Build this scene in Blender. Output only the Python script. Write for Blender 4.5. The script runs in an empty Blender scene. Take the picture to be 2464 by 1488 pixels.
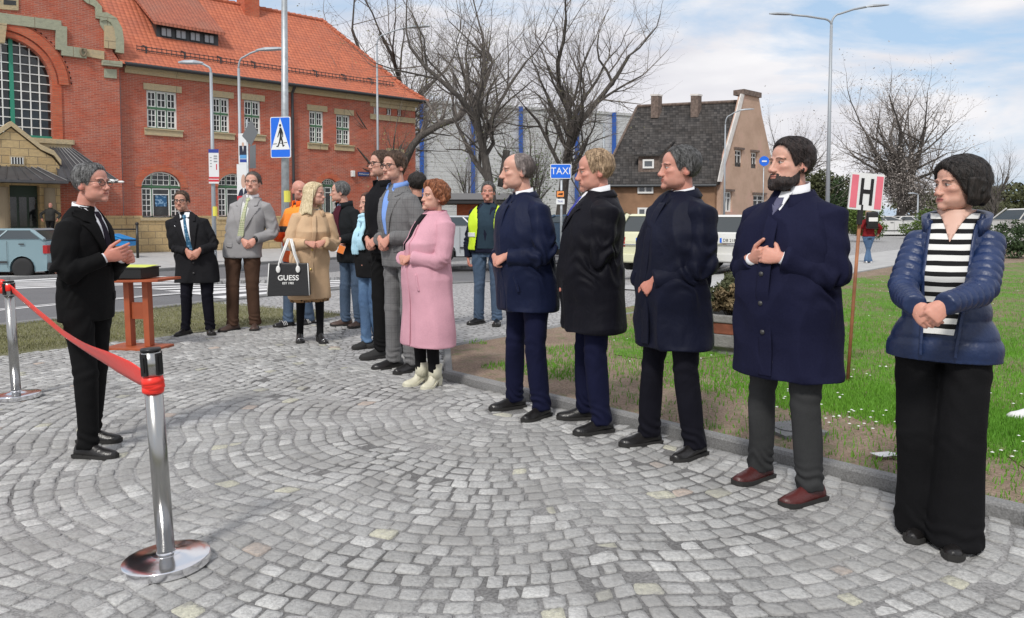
import bpy, bmesh, math, random
import numpy as np
from mathutils import Vector, Matrix, noise
COL = bpy.context.scene.collection
PI = math.pi
rad = math.radians
# ------------------------------------------------------------ camera, sky, sun
CAMH = 1.30; PITCH = rad(3.03); F = 1850.0; CX, CY = 1232.0, 620.0   # focal length and centre in a 2464 px wide frame
scene = bpy.context.scene
cam = bpy.data.cameras.new('camera'); camo = bpy.data.objects.new('camera', cam); COL.objects.link(camo)
camo.location = (0, 0, CAMH); camo.rotation_euler = (rad(90)-PITCH, 0, 0)
cam.sensor_width = 36.0; cam.lens = 36.0*F/2464.0
cam.shift_x = 0.0; cam.shift_y = (CY-744.0)/2464.0
cam.clip_start = 0.05; cam.clip_end = 1500
scene.camera = camo
SUN_EL, SUN_AZ = 48.0, 200.0      # azimuth measured clockwise from +Y: the sun stands behind the camera, a little to the left
world = bpy.data.worlds.new('World'); scene.world = world; world.use_nodes = True
wn = world.node_tree; wn.nodes.clear()
def wnode(t, **k):
    n = wn.nodes.new(t)
    for a, b in k.items(): setattr(n, a, b)
    return n
wo = wnode('ShaderNodeOutputWorld'); wb = wnode('ShaderNodeBackground'); wb.inputs['Strength'].default_value = 0.10
sky = wnode('ShaderNodeTexSky'); sky.sky_type = 'NISHITA'; sky.sun_disc = False
sky.sun_elevation = rad(SUN_EL); sky.sun_rotation = rad(SUN_AZ); sky.air_density = 1.0; sky.dust_density = 1.5; sky.ozone_density = 1.5
tc = wnode('ShaderNodeTexCoord'); mp = wnode('ShaderNodeMapping'); mp.inputs['Scale'].default_value = (1.1, 1.1, 4.2); mp.inputs['Location'].default_value = (0.6, 0.25, 0.1)
nz = wnode('ShaderNodeTexNoise'); nz.inputs['Scale'].default_value = 2.3; nz.inputs['Detail'].default_value = 7; nz.inputs['Roughness'].default_value = 0.58; nz.inputs['Distortion'].default_value = 0.35
rp = wnode('ShaderNodeValToRGB'); rp.color_ramp.elements[0].position = 0.33; rp.color_ramp.elements[1].position = 0.50
nz2 = wnode('ShaderNodeTexNoise'); nz2.inputs['Scale'].default_value = 3.7; nz2.inputs['Detail'].default_value = 5
rp2 = wnode('ShaderNodeValToRGB'); rp2.color_ramp.elements[0].position = 0.35; rp2.color_ramp.elements[1].position = 0.68
rp2.color_ramp.elements[0].color = (6.1, 6.1, 6.6, 1); rp2.color_ramp.elements[1].color = (8.2, 8.1, 8.2, 1)
blue = wnode('ShaderNodeMix', data_type='RGBA'); blue.inputs[0].default_value = 0.72
blue.inputs[7].default_value = (4.3, 5.9, 7.8, 1)      # thin high haze in front of the blue
mx = wnode('ShaderNodeMix', data_type='RGBA')
L = wn.links
L.new(tc.outputs['Generated'], mp.inputs['Vector']); L.new(mp.outputs[0], nz.inputs['Vector']); L.new(mp.outputs[0], nz2.inputs['Vector'])
L.new(nz.outputs['Fac'], rp.inputs[0]); L.new(nz2.outputs['Fac'], rp2.inputs[0])
L.new(sky.outputs[0], blue.inputs[6]); L.new(blue.outputs[2], mx.inputs[6]); L.new(rp2.outputs[0], mx.inputs[7]); L.new(rp.outputs[0], mx.inputs[0])
L.new(mx.outputs[2], wb.inputs['Color']); L.new(wb.outputs[0], wo.inputs['Surface'])
sl = bpy.data.lights.new('sun', 'SUN'); sl.energy = 2.1; sl.angle = rad(9); sl.color = (1.0, 0.96, 0.9)
so = bpy.data.objects.new('sun', sl); COL.objects.link(so)
_d = Vector((math.sin(rad(SUN_AZ))*math.cos(rad(SUN_EL)), math.cos(rad(SUN_AZ))*math.cos(rad(SUN_EL)), math.sin(rad(SUN_EL))))
so.rotation_euler = _d.to_track_quat('Z', 'Y').to_euler(); so.location = (0, 0, 60)
vs = scene.view_settings; vs.view_transform = 'Standard'; vs.look = 'None'; vs.exposure = 0.28; vs.gamma = 1.0
scene.cycles.max_bounces = 6; scene.cycles.diffuse_bounces = 3; scene.cycles.glossy_bounces = 4; scene.cycles.transparent_max_bounces = 6
# ------------------------------------------------------------ pixel -> world
def ray(px, py):
    u, v = (px-CX)/F, (CY-py)/F
    c, s = math.cos(PITCH), math.sin(PITCH)
    return np.array([u, c+v*s, -s+v*c])
def at(px, py, Y):
    r = ray(px, py); t = Y/r[1]
    return np.array([r[0]*t, Y, CAMH+r[2]*t])
def sstep(a, b, x):
    t = np.clip((x-a)/(b-a), 0, 1); return t*t*(3-2*t)
def gz(x, y):      # ground height: the plaza is level, the road to the left drops a little
    return -0.385*sstep(12.4, 22, y)*(1-sstep(-1.4, 5.5, np.asarray(x)-0.1*np.asarray(y)))
def g(px, py):
    r = ray(px, py); t = CAMH/-r[2] if r[2] < -1e-4 else 400.0
    for _ in range(40):
        p = r*t; z = float(gz(p[0], p[1])); t = t*0.5 + 0.5*(CAMH-z)/-r[2] if r[2] < -1e-4 else 400.0
    p = r*t; return np.array([p[0], p[1], float(gz(p[0], p[1]))])
# ------------------------------------------------------------ mesh helpers
class MB:
    def __init__(s): s.v = []; s.f = []; s.n = 0; s.col = []
    def add(s, v, f, col=None):
        v = np.asarray(v, float).reshape(-1, 3); s.v.append(v); b = s.n
        s.f += [tuple(int(i)+b for i in q) for q in f]; s.n += len(v)
        if col is not None:
            c = np.asarray(col, float)
            s.col.append(np.tile(c, (len(v), 1)) if c.ndim == 1 else c)
        elif s.col: s.col.append(np.ones((len(v), 3)))
        return s
    def box(s, x0, x1, y0, y1, z0, z1, M=None, col=None):
        v = np.array([(x, y, z) for x in (x0, x1) for y in (y0, y1) for z in (z0, z1)], float)
        if M is not None: v = tf(M, v)
        return s.add(v, [(0, 1, 3, 2), (4, 6, 7, 5), (0, 4, 5, 1), (2, 3, 7, 6), (0, 2, 6, 4), (1, 5, 7, 3)], col)
    def hexa(s, a, b, col=None):     # two matching quads (4 points each) joined into a solid
        v = np.vstack([a, b]); return s.add(v, [(0, 1, 2, 3), (7, 6, 5, 4), (0, 4, 5, 1), (1, 5, 6, 2), (2, 6, 7, 3), (3, 7, 4, 0)], col)
    def tube(s, pts, r, n=8, cap=True, col=None, flat=None):
        pts = np.asarray(pts, float); m = len(pts); r = np.ones(m)*r if np.ndim(r) == 0 else np.asarray(r, float)
        t = np.gradient(pts, axis=0); t /= np.linalg.norm(t, axis=1)[:, None]+1e-9
        up = np.array([0, 0, 1.0]) if abs(t[0][2]) < 0.9 else np.array([0, 1.0, 0])
        if flat is not None: up = np.asarray(flat[0], float)
        vs = []; a = np.arange(n)*2*PI/n
        u = np.cross(up, t[0]); u /= np.linalg.norm(u)+1e-9
        for i in range(m):
            u = u - t[i]*np.dot(u, t[i]); u /= np.linalg.norm(u)+1e-9; w = np.cross(t[i], u)
            k = 1.0 if flat is None else flat[1]
            vs.append(pts[i]+r[i]*(np.outer(np.cos(a), u)+k*np.outer(np.sin(a), w)))
        f = [(i*n+j, i*n+(j+1) % n, (i+1)*n+(j+1) % n, (i+1)*n+j) for i in range(m-1) for j in range(n)]
        if cap: f += [tuple(range(n))[::-1], tuple((m-1)*n+j for j in range(n))]
        return s.add(np.vstack(vs), f, col)
    def rings(s, R, cap=True, col=None):     # list of equal-size point rings
        n = len(R[0]); m = len(R)
        f = [(i*n+j, i*n+(j+1) % n, (i+1)*n+(j+1) % n, (i+1)*n+j) for i in range(m-1) for j in range(n)]
        if cap: f += [tuple(range(n))[::-1], tuple((m-1)*n+j for j in range(n))]
        return s.add(np.vstack(R), f, col)
    def lathe(s, prof, n=24, M=None, col=None):
        a = np.arange(n)*2*PI/n
        R = [np.stack([r*np.cos(a), r*np.sin(a), np.full(n, z)], 1) for r, z in prof]
        if M is not None: R = [tf(M, q) for q in R]
        return s.rings(R, True, col)
    def ell(s, c, r, n=16, m=10, M=None, col=None):
        R = []
        for i in range(m+1):
            t = PI*(i+0.02)/(m+0.04); a = np.arange(n)*2*PI/n
            R.append(np.stack([r[0]*math.sin(t)*np.cos(a), r[1]*math.sin(t)*np.sin(a), np.full(n, -r[2]*math.cos(t))], 1))
        R = [q @ np.array(M)[:3, :3].T + np.asarray(c) if M is not None else q+np.asarray(c) for q in R]
        return s.rings(R, True, col)
    def prism(s, poly, d0, d1, fn):    # 2D outline extruded between two depths; fn(x, y, d) -> 3D
        n = len(poly); v = [fn(x, y, d0) for x, y in poly]+[fn(x, y, d1) for x, y in poly]
        f = [tuple(range(n))[::-1], tuple(range(n, 2*n))]+[(i, (i+1) % n, n+(i+1) % n, n+i) for i in range(n)]
        return s.add(v, f)
    def build(s, name, m, parent=None, smooth=False, loc=None, tri=False):
        me = bpy.data.meshes.new(name)
        if s.n: me.from_pydata(np.vstack(s.v).tolist(), [], s.f)
        if s.col:
            c = np.vstack(s.col); at_ = me.color_attributes.new('Col', 'FLOAT_COLOR', 'POINT')
            at_.data.foreach_set('color', np.hstack([c, np.ones((len(c), 1))]).astype(np.float32).ravel())
        me.materials.append(m)
        if tri: 
            bm = bmesh.new(); bm.from_mesh(me); bmesh.ops.triangulate(bm, faces=[f for f in bm.faces if len(f.verts) > 4]); bm.to_mesh(me); bm.free()
        me.update()
        if smooth: me.polygons.foreach_set('use_smooth', [True]*len(me.polygons))
        o = bpy.data.objects.new(name, me); COL.objects.link(o)
        if parent is not None: o.parent = parent
        if loc is not None: o.location = loc
        return o
def tf(M, v):
    M = np.array(M); return v @ M[:3, :3].T + M[:3, 3]
def recalc(o):
    bm = bmesh.new(); bm.from_mesh(o.data); bmesh.ops.recalc_face_normals(bm, faces=bm.faces); bm.to_mesh(o.data); bm.free(); return o
def bevel(o, w=0.01, seg=2):
    bm = bmesh.new(); bm.from_mesh(o.data); bmesh.ops.recalc_face_normals(bm, faces=bm.faces)
    bmesh.ops.bevel(bm, geom=[e for e in bm.edges if e.is_manifold and e.calc_face_angle(0) > 0.5], offset=w, segments=seg, affect='EDGES', profile=0.6, clamp_overlap=True)
    bm.to_mesh(o.data); bm.free(); return o
def empty(name, loc=(0, 0, 0), rz=0.0):
    o = bpy.data.objects.new(name, None); COL.objects.link(o); o.location = tuple(loc); o.rotation_euler = (0, 0, rz); o.empty_display_size = 0.2; return o
def tag(o, label=None, cat=None, group=None, kind=None):
    if label: o['label'] = label
    if cat: o['category'] = cat
    if group: o['group'] = group
    if kind: o['kind'] = kind
    return o
def struct(name, mb, m, **k):
    o = mb.build(name, m, **k) if isinstance(mb, MB) else mb
    o['kind'] = 'structure'; return o
def copy_tree(o, parent=None):
    c = o.copy(); COL.objects.link(c)
    if parent is not None: c.parent = parent
    for ch in list(o.children): copy_tree(ch, c)
    return c
def remesh(mb, vox, it=4, fac=0.5):
    """union of overlapping shapes as one continuous surface -> (verts, faces)"""
    me = bpy.data.meshes.new('t'); me.from_pydata(np.vstack(mb.v).tolist(), [], mb.f)
    o = bpy.data.objects.new('t', me); COL.objects.link(o); recalc(o)
    m = o.modifiers.new('r', 'REMESH'); m.mode = 'VOXEL'; m.voxel_size = vox; m.use_smooth_shade = True
    if it: m2 = o.modifiers.new('s', 'SMOOTH'); m2.iterations = it; m2.factor = fac
    bpy.context.view_layer.update()
    e = o.evaluated_get(bpy.context.evaluated_depsgraph_get()); ne = e.to_mesh()
    v = np.empty(len(ne.vertices)*3, np.float32); ne.vertices.foreach_get('co', v); v = v.reshape(-1, 3).astype(float)
    nr = np.empty(len(ne.vertices)*3, np.float32); ne.vertices.foreach_get('normal', nr); nr = nr.reshape(-1, 3).astype(float)
    f = [tuple(p.vertices) for p in ne.polygons]
    e.to_mesh_clear(); bpy.data.objects.remove(o); bpy.data.meshes.remove(me)
    return v, f, nr
# ------------------------------------------------------------ materials
MATS = {}
def mat(name, col, rough=0.6, metal=0.0, var=0.0, vscale=8.0, bump=0.0, bscale=60.0, vcol=False, spec=0.5, sheen=0.0, coat=0.0, trans=0.0, emis=0.0, stretch=None):
    if name in MATS: return MATS[name]
    m = bpy.data.materials.new(name); m.use_nodes = True; nt = m.node_tree; b = nt.nodes['Principled BSDF']
    b.inputs['Base Color'].default_value = (*col, 1); b.inputs['Roughness'].default_value = rough; b.inputs['Metallic'].default_value = metal
    b.inputs['Specular IOR Level'].default_value = spec; b.inputs['Sheen Weight'].default_value = sheen; b.inputs['Coat Weight'].default_value = coat
    b.inputs['Transmission Weight'].default_value = trans
    if emis: b.inputs['Emission Color'].default_value = (*col, 1); b.inputs['Emission Strength'].default_value = emis
    tc = nt.nodes.new('ShaderNodeTexCoord'); src = tc.outputs['Object']
    if stretch:
        mp = nt.nodes.new('ShaderNodeMapping'); mp.inputs['Scale'].default_value = stretch; nt.links.new(src, mp.inputs['Vector']); src = mp.outputs[0]
    last = None
    if vcol:
        a = nt.nodes.new('ShaderNodeAttribute'); a.attribute_name = 'Col'
        last = a.outputs['Color']; nt.links.new(last, b.inputs['Base Color'])
    if var:
        n = nt.nodes.new('ShaderNodeTexNoise'); n.inputs['Scale'].default_value = vscale; n.inputs['Detail'].default_value = 5
        r = nt.nodes.new('ShaderNodeMapRange'); r.inputs['From Min'].default_value = 0.3; r.inputs['From Max'].default_value = 0.7
        r.inputs['To Min'].default_value = 1-var; r.inputs['To Max'].default_value = 1+var
        x = nt.nodes.new('ShaderNodeMix'); x.data_type = 'RGBA'; x.blend_type = 'MULTIPLY'; x.inputs[0].default_value = 1.0
        x.inputs[6].default_value = (*col, 1)
        if last is not None: nt.links.new(last, x.inputs[6])
        nt.links.new(src, n.inputs['Vector']); nt.links.new(n.outputs['Fac'], r.inputs['Value']); nt.links.new(r.outputs[0], x.inputs[7]); nt.links.new(x.outputs[2], b.inputs['Base Color'])
    if bump:
        n = nt.nodes.new('ShaderNodeTexNoise'); n.inputs['Scale'].default_value = bscale; n.inputs['Detail'].default_value = 4
        bp = nt.nodes.new('ShaderNodeBump'); bp.inputs['Strength'].default_value = bump; bp.inputs['Distance'].default_value = 0.02
        nt.links.new(src, n.inputs['Vector']); nt.links.new(n.outputs['Fac'], bp.inputs['Height']); nt.links.new(bp.outputs[0], b.inputs['Normal'])
    MATS[name] = m; return m
class NT:      # small node-graph helper for the custom materials
    def __init__(s, name, rough=0.8, metal=0.0):
        s.m = bpy.data.materials.new(name); s.m.use_nodes = True; s.t = s.m.node_tree; s.b = s.t.nodes['Principled BSDF']
        s.b.inputs['Roughness'].default_value = rough; s.b.inputs['Metallic'].default_value = metal; MATS[name] = s.m
        s.tc = s.t.nodes.new('ShaderNodeTexCoord')
    def lk(s, a, b): s.t.links.new(a, b)
    def put(s, sock, v):
        if hasattr(v, 'is_output') or isinstance(v, bpy.types.NodeSocket): s.t.links.new(v, sock)
        else: sock.default_value = v
    def coord(s, scale=(1, 1, 1), rot=(0, 0, 0), which='Object', loc=(0, 0, 0)):
        m = s.t.nodes.new('ShaderNodeMapping'); m.inputs['Scale'].default_value = scale; m.inputs['Rotation'].default_value = rot; m.inputs['Location'].default_value = loc
        s.lk(s.tc.outputs[which], m.inputs['Vector']); return m.outputs[0]
    def noise(s, scale, detail=4, vec=None, rough=0.5, dist=0.0):
        n = s.t.nodes.new('ShaderNodeTexNoise'); n.inputs['Scale'].default_value = scale; n.inputs['Detail'].default_value = detail; n.inputs['Roughness'].default_value = rough; n.inputs['Distortion'].default_value = dist
        s.lk(vec if vec is not None else s.tc.outputs['Object'], n.inputs['Vector']); return n.outputs['Fac']
    def vor(s, scale, vec=None, feat='F1', out='Distance'):
        n = s.t.nodes.new('ShaderNodeTexVoronoi'); n.inputs['Scale'].default_value = scale; n.feature = feat
        s.lk(vec if vec is not None else s.tc.outputs['Object'], n.inputs['Vector']); return n.outputs[out]
    def ramp(s, f, stops, interp='LINEAR'):
        n = s.t.nodes.new('ShaderNodeValToRGB'); n.color_ramp.interpolation = interp; e = n.color_ramp.elements
        while len(e) < len(stops): e.new(0.5)
        for i, (p, c) in enumerate(stops): e[i].position = p; e[i].color = (*c, 1) if len(c) == 3 else c
        s.lk(f, n.inputs[0]); return n.outputs[0]
    def mix(s, f, a, b, mode='MIX'):
        n = s.t.nodes.new('ShaderNodeMix'); n.data_type = 'RGBA'; n.blend_type = mode
        for k, v in ((0, f), (6, a), (7, b)):
            if isinstance(v, tuple) and len(v) == 3: v = (*v, 1)
            s.put(n.inputs[k], v)
        return n.outputs[2]
    def math(s, op, a, b=0.0, c=0.0):
        n = s.t.nodes.new('ShaderNodeMath'); n.operation = op
        for i, v in enumerate((a, b, c)): s.put(n.inputs[i], v)
        return n.outputs[0]
    def sep(s, vec):
        n = s.t.nodes.new('ShaderNodeSeparateXYZ'); s.lk(vec, n.inputs[0]); return n.outputs
    def attr(s, name='Col'):
        n = s.t.nodes.new('ShaderNodeAttribute'); n.attribute_name = name; return n.outputs['Color']
    def bump(s, h, strength=0.5, dist=0.02):
        n = s.t.nodes.new('ShaderNodeBump'); n.inputs['Strength'].default_value = strength; n.inputs['Distance'].default_value = dist
        s.lk(h, n.inputs['Height']); s.lk(n.outputs[0], s.b.inputs['Normal'])
    def done(s, col):
        if isinstance(col, tuple): s.b.inputs['Base Color'].default_value = (*col, 1)
        else: s.lk(col, s.b.inputs['Base Color'])
        return s.m
def M_(n): return MATS[n]
mat('steel', (0.40, 0.40, 0.39), 0.25, 1.0, bump=0.02, bscale=30, stretch=(1, 1, 0.05))
mat('chrome', (0.8, 0.8, 0.82), 0.15, 1.0)
mat('galv', (0.42, 0.45, 0.47), 0.5, 0.7, var=0.15, vscale=12)
mat('lamp_grey', (0.36, 0.39, 0.42), 0.5, 0.3)
mat('black_plastic', (0.012, 0.012, 0.013), 0.4)
mat('white_paint', (0.78, 0.78, 0.76), 0.45)
mat('glass_dark', (0.012, 0.015, 0.018), 0.05, spec=0.8)
mat('leather_black', (0.012, 0.011, 0.011), 0.28, bump=0.15, bscale=90); mat('leather_brown', (0.075, 0.045, 0.035), 0.5, bump=0.2, bscale=90)
mat('leather_burgundy', (.075, .016, .015), 0.36, bump=0.2, bscale=90, var=0.25); mat('leather_cream', (0.62, 0.60, 0.47), 0.5, bump=0.15, bscale=60)
mat('sole', (0.02, 0.019, 0.018), 0.8); mat('button', (0.05, 0.05, 0.05), 0.4); mat('sneaker_white', (0.7, 0.7, 0.7), 0.6); mat('gold', (0.8, 0.6, 0.2), 0.3, 1.0)
mat('glasses', (0.015, 0.014, 0.014), 0.35); mat('lens', (0.85, 0.88, 0.9), 0.02, trans=0.96); mat('hivis', (0.62, 0.85, 0.03), 0.7, bump=0.2, bscale=10); mat('reflective', (0.75, 0.76, 0.74), 0.45)
# ------------------------------------------------------------ ground, roads, cobbles
rng = np.random.default_rng(7); random.seed(7)
def inpoly(P, poly):
    P = np.atleast_2d(P); x, y = P[:, 0], P[:, 1]; n = len(poly); r = np.zeros(len(P), bool)
    for i in range(n):
        x1, y1 = poly[i][:2]; x2, y2 = poly[(i+1) % n][:2]
        c = ((y1 > y) != (y2 > y)) & (x < (x2-x1)*(y-y1)/(y2-y1+1e-12)+x1); r ^= c
    return r
def drape(name, poly, m, dz, step=1.0, kind='structure', thick=0.0):
    bm = bmesh.new(); vs_ = [bm.verts.new((p[0], p[1], 0)) for p in poly]; bm.faces.new(vs_)
    xs = [p[0] for p in poly]; ys = [p[1] for p in poly]
    for ax, lo, hi in ((0, min(xs), max(xs)), (1, min(ys), max(ys))):
        k = math.ceil(lo/step)*step
        while k < hi:
            co = (k, 0, 0) if ax == 0 else (0, k, 0); no = (1, 0, 0) if ax == 0 else (0, 1, 0)
            bmesh.ops.bisect_plane(bm, geom=bm.verts[:]+bm.edges[:]+bm.faces[:], plane_co=co, plane_no=no); k += step
    for v in bm.verts: v.co.z = float(gz(v.co.x, v.co.y))+dz
    bmesh.ops.recalc_face_normals(bm, faces=bm.faces)
    for f in bm.faces:
        if f.normal.z < 0: f.normal_flip()
    if thick:
        r = bmesh.ops.extrude_face_region(bm, geom=bm.faces[:]); 
        for e in r['geom']:
            if isinstance(e, bmesh.types.BMVert): e.co.z -= thick
        bmesh.ops.recalc_face_normals(bm, faces=bm.faces)
    me = bpy.data.meshes.new(name); bm.to_mesh(me); bm.free(); me.materials.append(m)
    o = bpy.data.objects.new(name, me); COL.objects.link(o)
    if kind: o['kind'] = kind
    return o
# materials
n = NT('asphalt', 0.9)
c = n.ramp(n.noise(1.3, 5), [(0.3, (0.105, 0.107, 0.112)), (0.7, (0.15, 0.152, 0.158))])
c = n.mix(0.5, c, n.ramp(n.noise(220, 2), [(0.3, (0.06, 0.06, 0.065)), (0.7, (0.24, 0.24, 0.25))])); n.bump(n.noise(260, 2), 0.3, 0.004); n.done(c)
n = NT('road_paint', 0.7); n.done(n.mix(n.ramp(n.noise(9, 6, rough=0.7), [(0.6, (0, 0, 0)), (0.72, (1, 1, 1))]), (0.72, 0.72, 0.72), (0.25, 0.25, 0.25)))
n = NT('grit', 0.95)
c = n.ramp(n.noise(90, 3), [(0.3, (0.18, 0.178, 0.175)), (0.7, (0.42, 0.415, 0.41))])
c = n.mix(n.ramp(n.noise(0.8, 3), [(0.35, (0, 0, 0)), (0.6, (1, 1, 1))]), n.mix(0.75, c, (0.07, 0.067, 0.063), 'MULTIPLY'), c)
n.bump(n.noise(150, 3), 0.6, 0.006); n.done(c)
n = NT('cobble', 0.75)
c = n.mix(1.0, n.attr(), n.ramp(n.noise(70, 4, rough=0.7), [(0.25, (0.55, 0.55, 0.56)), (0.5, (0.98, 0.98, 0.98)), (0.78, (1.3, 1.3, 1.3))]), 'MULTIPLY')
c = n.mix(n.ramp(n.noise(34, 5, rough=0.75), [(0.58, (0, 0, 0)), (0.7, (0.6, 0.6, 0.6))]), c, (0.47, 0.47, 0.465))
c = n.mix(n.ramp(n.noise(2.2, 4), [(0.45, (0, 0, 0)), (0.68, (0.75, 0.75, 0.75))]), c, (0.30, 0.295, 0.285))
c = n.mix(n.ramp(n.noise(9, 7, rough=0.8), [(0.52, (0, 0, 0)), (0.62, (0.65, 0.65, 0.65))]), c, (0.27, 0.265, 0.255))
n.bump(n.math('ADD', n.noise(55, 5, rough=0.65), n.math('MULTIPLY', n.noise(200, 2), 0.4)), 0.75, 0.012); n.done(c)
n = NT('soil', 0.95)
c = n.ramp(n.noise(2.2, 6, rough=0.6), [(0.3, (0.13, 0.085, 0.058)), (0.5, (0.25, 0.17, 0.12)), (0.7, (0.36, 0.27, 0.20))])
c = n.mix(0.45, c, n.ramp(n.noise(60, 4), [(0.3, (0.09, 0.06, 0.045)), (0.7, (0.40, 0.31, 0.24))]))
c = n.mix(n.ramp(n.noise(7, 6, rough=0.75), [(0.52, (0, 0, 0)), (0.62, (0.7, 0.7, 0.7))]), c, (0.13, 0.15, 0.06))
n.bump(n.noise(40, 6), 0.8, 0.03); n.done(c)
n = NT('turf', 0.95)
c = n.ramp(n.noise(14, 6, rough=0.7), [(0.3, (0.14, 0.13, 0.075)), (0.5, (0.20, 0.20, 0.11)), (0.7, (0.30, 0.25, 0.17))])
n.bump(n.noise(60, 5), 0.8, 0.03); n.done(c)
n = NT('slab', 0.85)
c = n.ramp(n.noise(3, 6), [(0.3, (0.36, 0.36, 0.355)), (0.7, (0.47, 0.47, 0.46))]); n.bump(n.noise(120, 3), 0.3, 0.004); n.done(c)
n = NT('kerb_stone', 0.85)
c = n.ramp(n.noise(5, 6), [(0.3, (0.13, 0.13, 0.13)), (0.7, (0.21, 0.21, 0.205))]); c = n.mix(0.35, c, n.ramp(n.noise(120, 3), [(0.3, (0.1, 0.1, 0.1)), (0.7, (0.45, 0.45, 0.45))]))
n.bump(n.noise(90, 3), 0.4, 0.004); n.done(c)
n = NT('sett_far', 0.85)       # small setts too far off to need single stones
v = n.coord((1, 1, 1))
br = n.t.nodes.new('ShaderNodeTexBrick'); br.inputs['Scale'].default_value = 1; br.inputs['Brick Width'].default_value = 0.11; br.inputs['Row Height'].default_value = 0.1; br.inputs['Mortar Size'].default_value = 0.012
br.inputs['Color1'].default_value = (0.30, 0.30, 0.30, 1); br.inputs['Color2'].default_value = (0.46, 0.455, 0.45, 1); br.inputs['Mortar'].default_value = (0.14, 0.135, 0.13, 1)
wv = n.t.nodes.new('ShaderNodeVectorMath'); wv.operation = 'ADD'; nn = n.t.nodes.new('ShaderNodeTexNoise'); nn.inputs['Scale'].default_value = 1.1; n.lk(v, nn.inputs['Vector'])
sc_ = n.t.nodes.new('ShaderNodeVectorMath'); sc_.operation = 'SCALE'; sc_.inputs['Scale'].default_value = 0.7; n.lk(nn.outputs['Color'], sc_.inputs[0]); n.lk(v, wv.inputs[0]); n.lk(sc_.outputs[0], wv.inputs[1]); n.lk(wv.outputs[0], br.inputs['Vector'])
n.bump(br.outputs['Fac'], 0.5, -0.01); n.done(n.mix(0.3, br.outputs['Color'], n.ramp(n.noise(50, 3), [(0.3, (0.2, 0.2, 0.2)), (0.7, (0.5, 0.5, 0.5))])))
# big base sheet
def sheet(name, x0, x1, y0, y1, nx, ny, m, dz):
    X, Y = np.meshgrid(np.linspace(x0, x1, nx), np.linspace(y0, y1, ny)); Z = gz(X, Y)+dz
    v = np.stack([X, Y, Z], 2).reshape(-1, 3); f = [(j*nx+i, j*nx+i+1, (j+1)*nx+i+1, (j+1)*nx+i) for j in range(ny-1) for i in range(nx-1)]
    return struct(name, MB().add(v, f), m)
base = sheet('ground', -90, 130, -12, 260, 111, 137, M_('turf'), -0.045)
base2 = MB(); base2.add([(-700, -300, -1.2), (900, -300, -1.2), (900, 1100, -1.2), (-700, 1100, -1.2)], [(0, 1, 2, 3)]); struct('far_ground', base2, M_('turf'))
G2 = lambda px, py: g(px, py)[:2]
# measured edge lines on the ground
kA, kB = G2(1066, 912), G2(2464, 1262); kd = (kB-kA)/np.linalg.norm(kB-kA)
kFar = kA.copy(); kNear = kA+kd*9.0
sA, sB = G2(1083, 836), G2(2159, 640); sd = (sB-sA)/np.linalg.norm(sB-sA)     # back edge of the soil bed / front edge of the pavement
lA, lB = G2(0, 857), G2(520, 795); ld = (lB-lA)/np.linalg.norm(lB-lA)     # edge between plaza and grass verge on the left
rA, rB = G2(0, 783), G2(417, 736); rd = (rB-rA)/np.linalg.norm(rB-rA)     # near edge of the road
rn = np.array([-rd[1], rd[0]])
print('kerb', kA, kB, 'soil', sA, sB, 'verge', lA, lB, 'road', rA, rB)
def isect(p, d, q, e):
    A = np.array([[d[0], -e[0]], [d[1], -e[1]]]); t = np.linalg.solve(A, q-p); return p+d*t[0]
vEnd = G2(850, 757)            # right-hand tip of the verge
R0 = lambda s, w: rA+rd*s+rn*w
road_w = 11.8
drape('road', [R0(-30, 0), R0(80, 0), R0(80, road_w), R0(-30, road_w)], M_('asphalt'), -0.035, 2.0)
# grass verge between plaza and road
verge_poly = [lA-ld*14, lA, lB, G2(700, 778), vEnd, R0(np.dot(vEnd-rA, rd), -0.12), R0(-14, -0.12)]
drape('verge', verge_poly, M_('turf'), -0.004, 1.0)
# soil and grass bed right of the kerb
kn = np.array([-kd[1], kd[0]]);  kn = kn if kn[1] > 0 else -kn
bed = [kA+kn*0.1, sA, sA+sd*60, kNear+kn*40+kd*30, kNear+kn*0.1]
drape('soil_bed', bed, M_('soil'), 0.02, 1.0)
lawn = [G2(*q) for q in ((1470, 820), (1500, 745), (1620, 722), (2100, 668), (2600, 620), (3300, 700), (3000, 1010), (2500, 1165), (2380, 1075), (2180, 1010), (2090, 930), (1960, 890), (1760, 862), (1600, 880), (1480, 860))]
n = NT('lawn', .95); n.bump(n.noise(60, 5), .8, .03); n.done(n.mix(n.ramp(n.noise(1.5, 6, rough=.7), [(.44, (0, 0, 0)), (.56, (1, 1, 1))]), n.ramp(n.noise(20, 5), [(.3, (.07, .15, .015)), (.7, (.15, .29, .035))]), n.ramp(n.noise(20, 5), [(.3, (.16, .12, .07)), (.7, (.26, .22, .12))])))
drape('lawn', lawn, M_('lawn'), 0.026, 1.0)
# pavement behind the bed (light slabs to the right, setts to the left)
pv = lambda s, w: sA+sd*s+np.array([-sd[1], sd[0]])*w
drape('pavement', [pv(6.5, 0.02), pv(60, 0.02), pv(60, 2.6), pv(6.5, 2.6)], M_('slab'), 0.012, 2.0)
e1 = R0(np.dot(vEnd-rA, rd), -0.05)
drape('sett_path', [sA-sd*1.5, sA+sd*6.5, pv(6.5, 2.62), pv(60, 2.62), R0(60, -0.05), e1, vEnd], M_('sett_far'), -0.008, 1.5)
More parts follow.
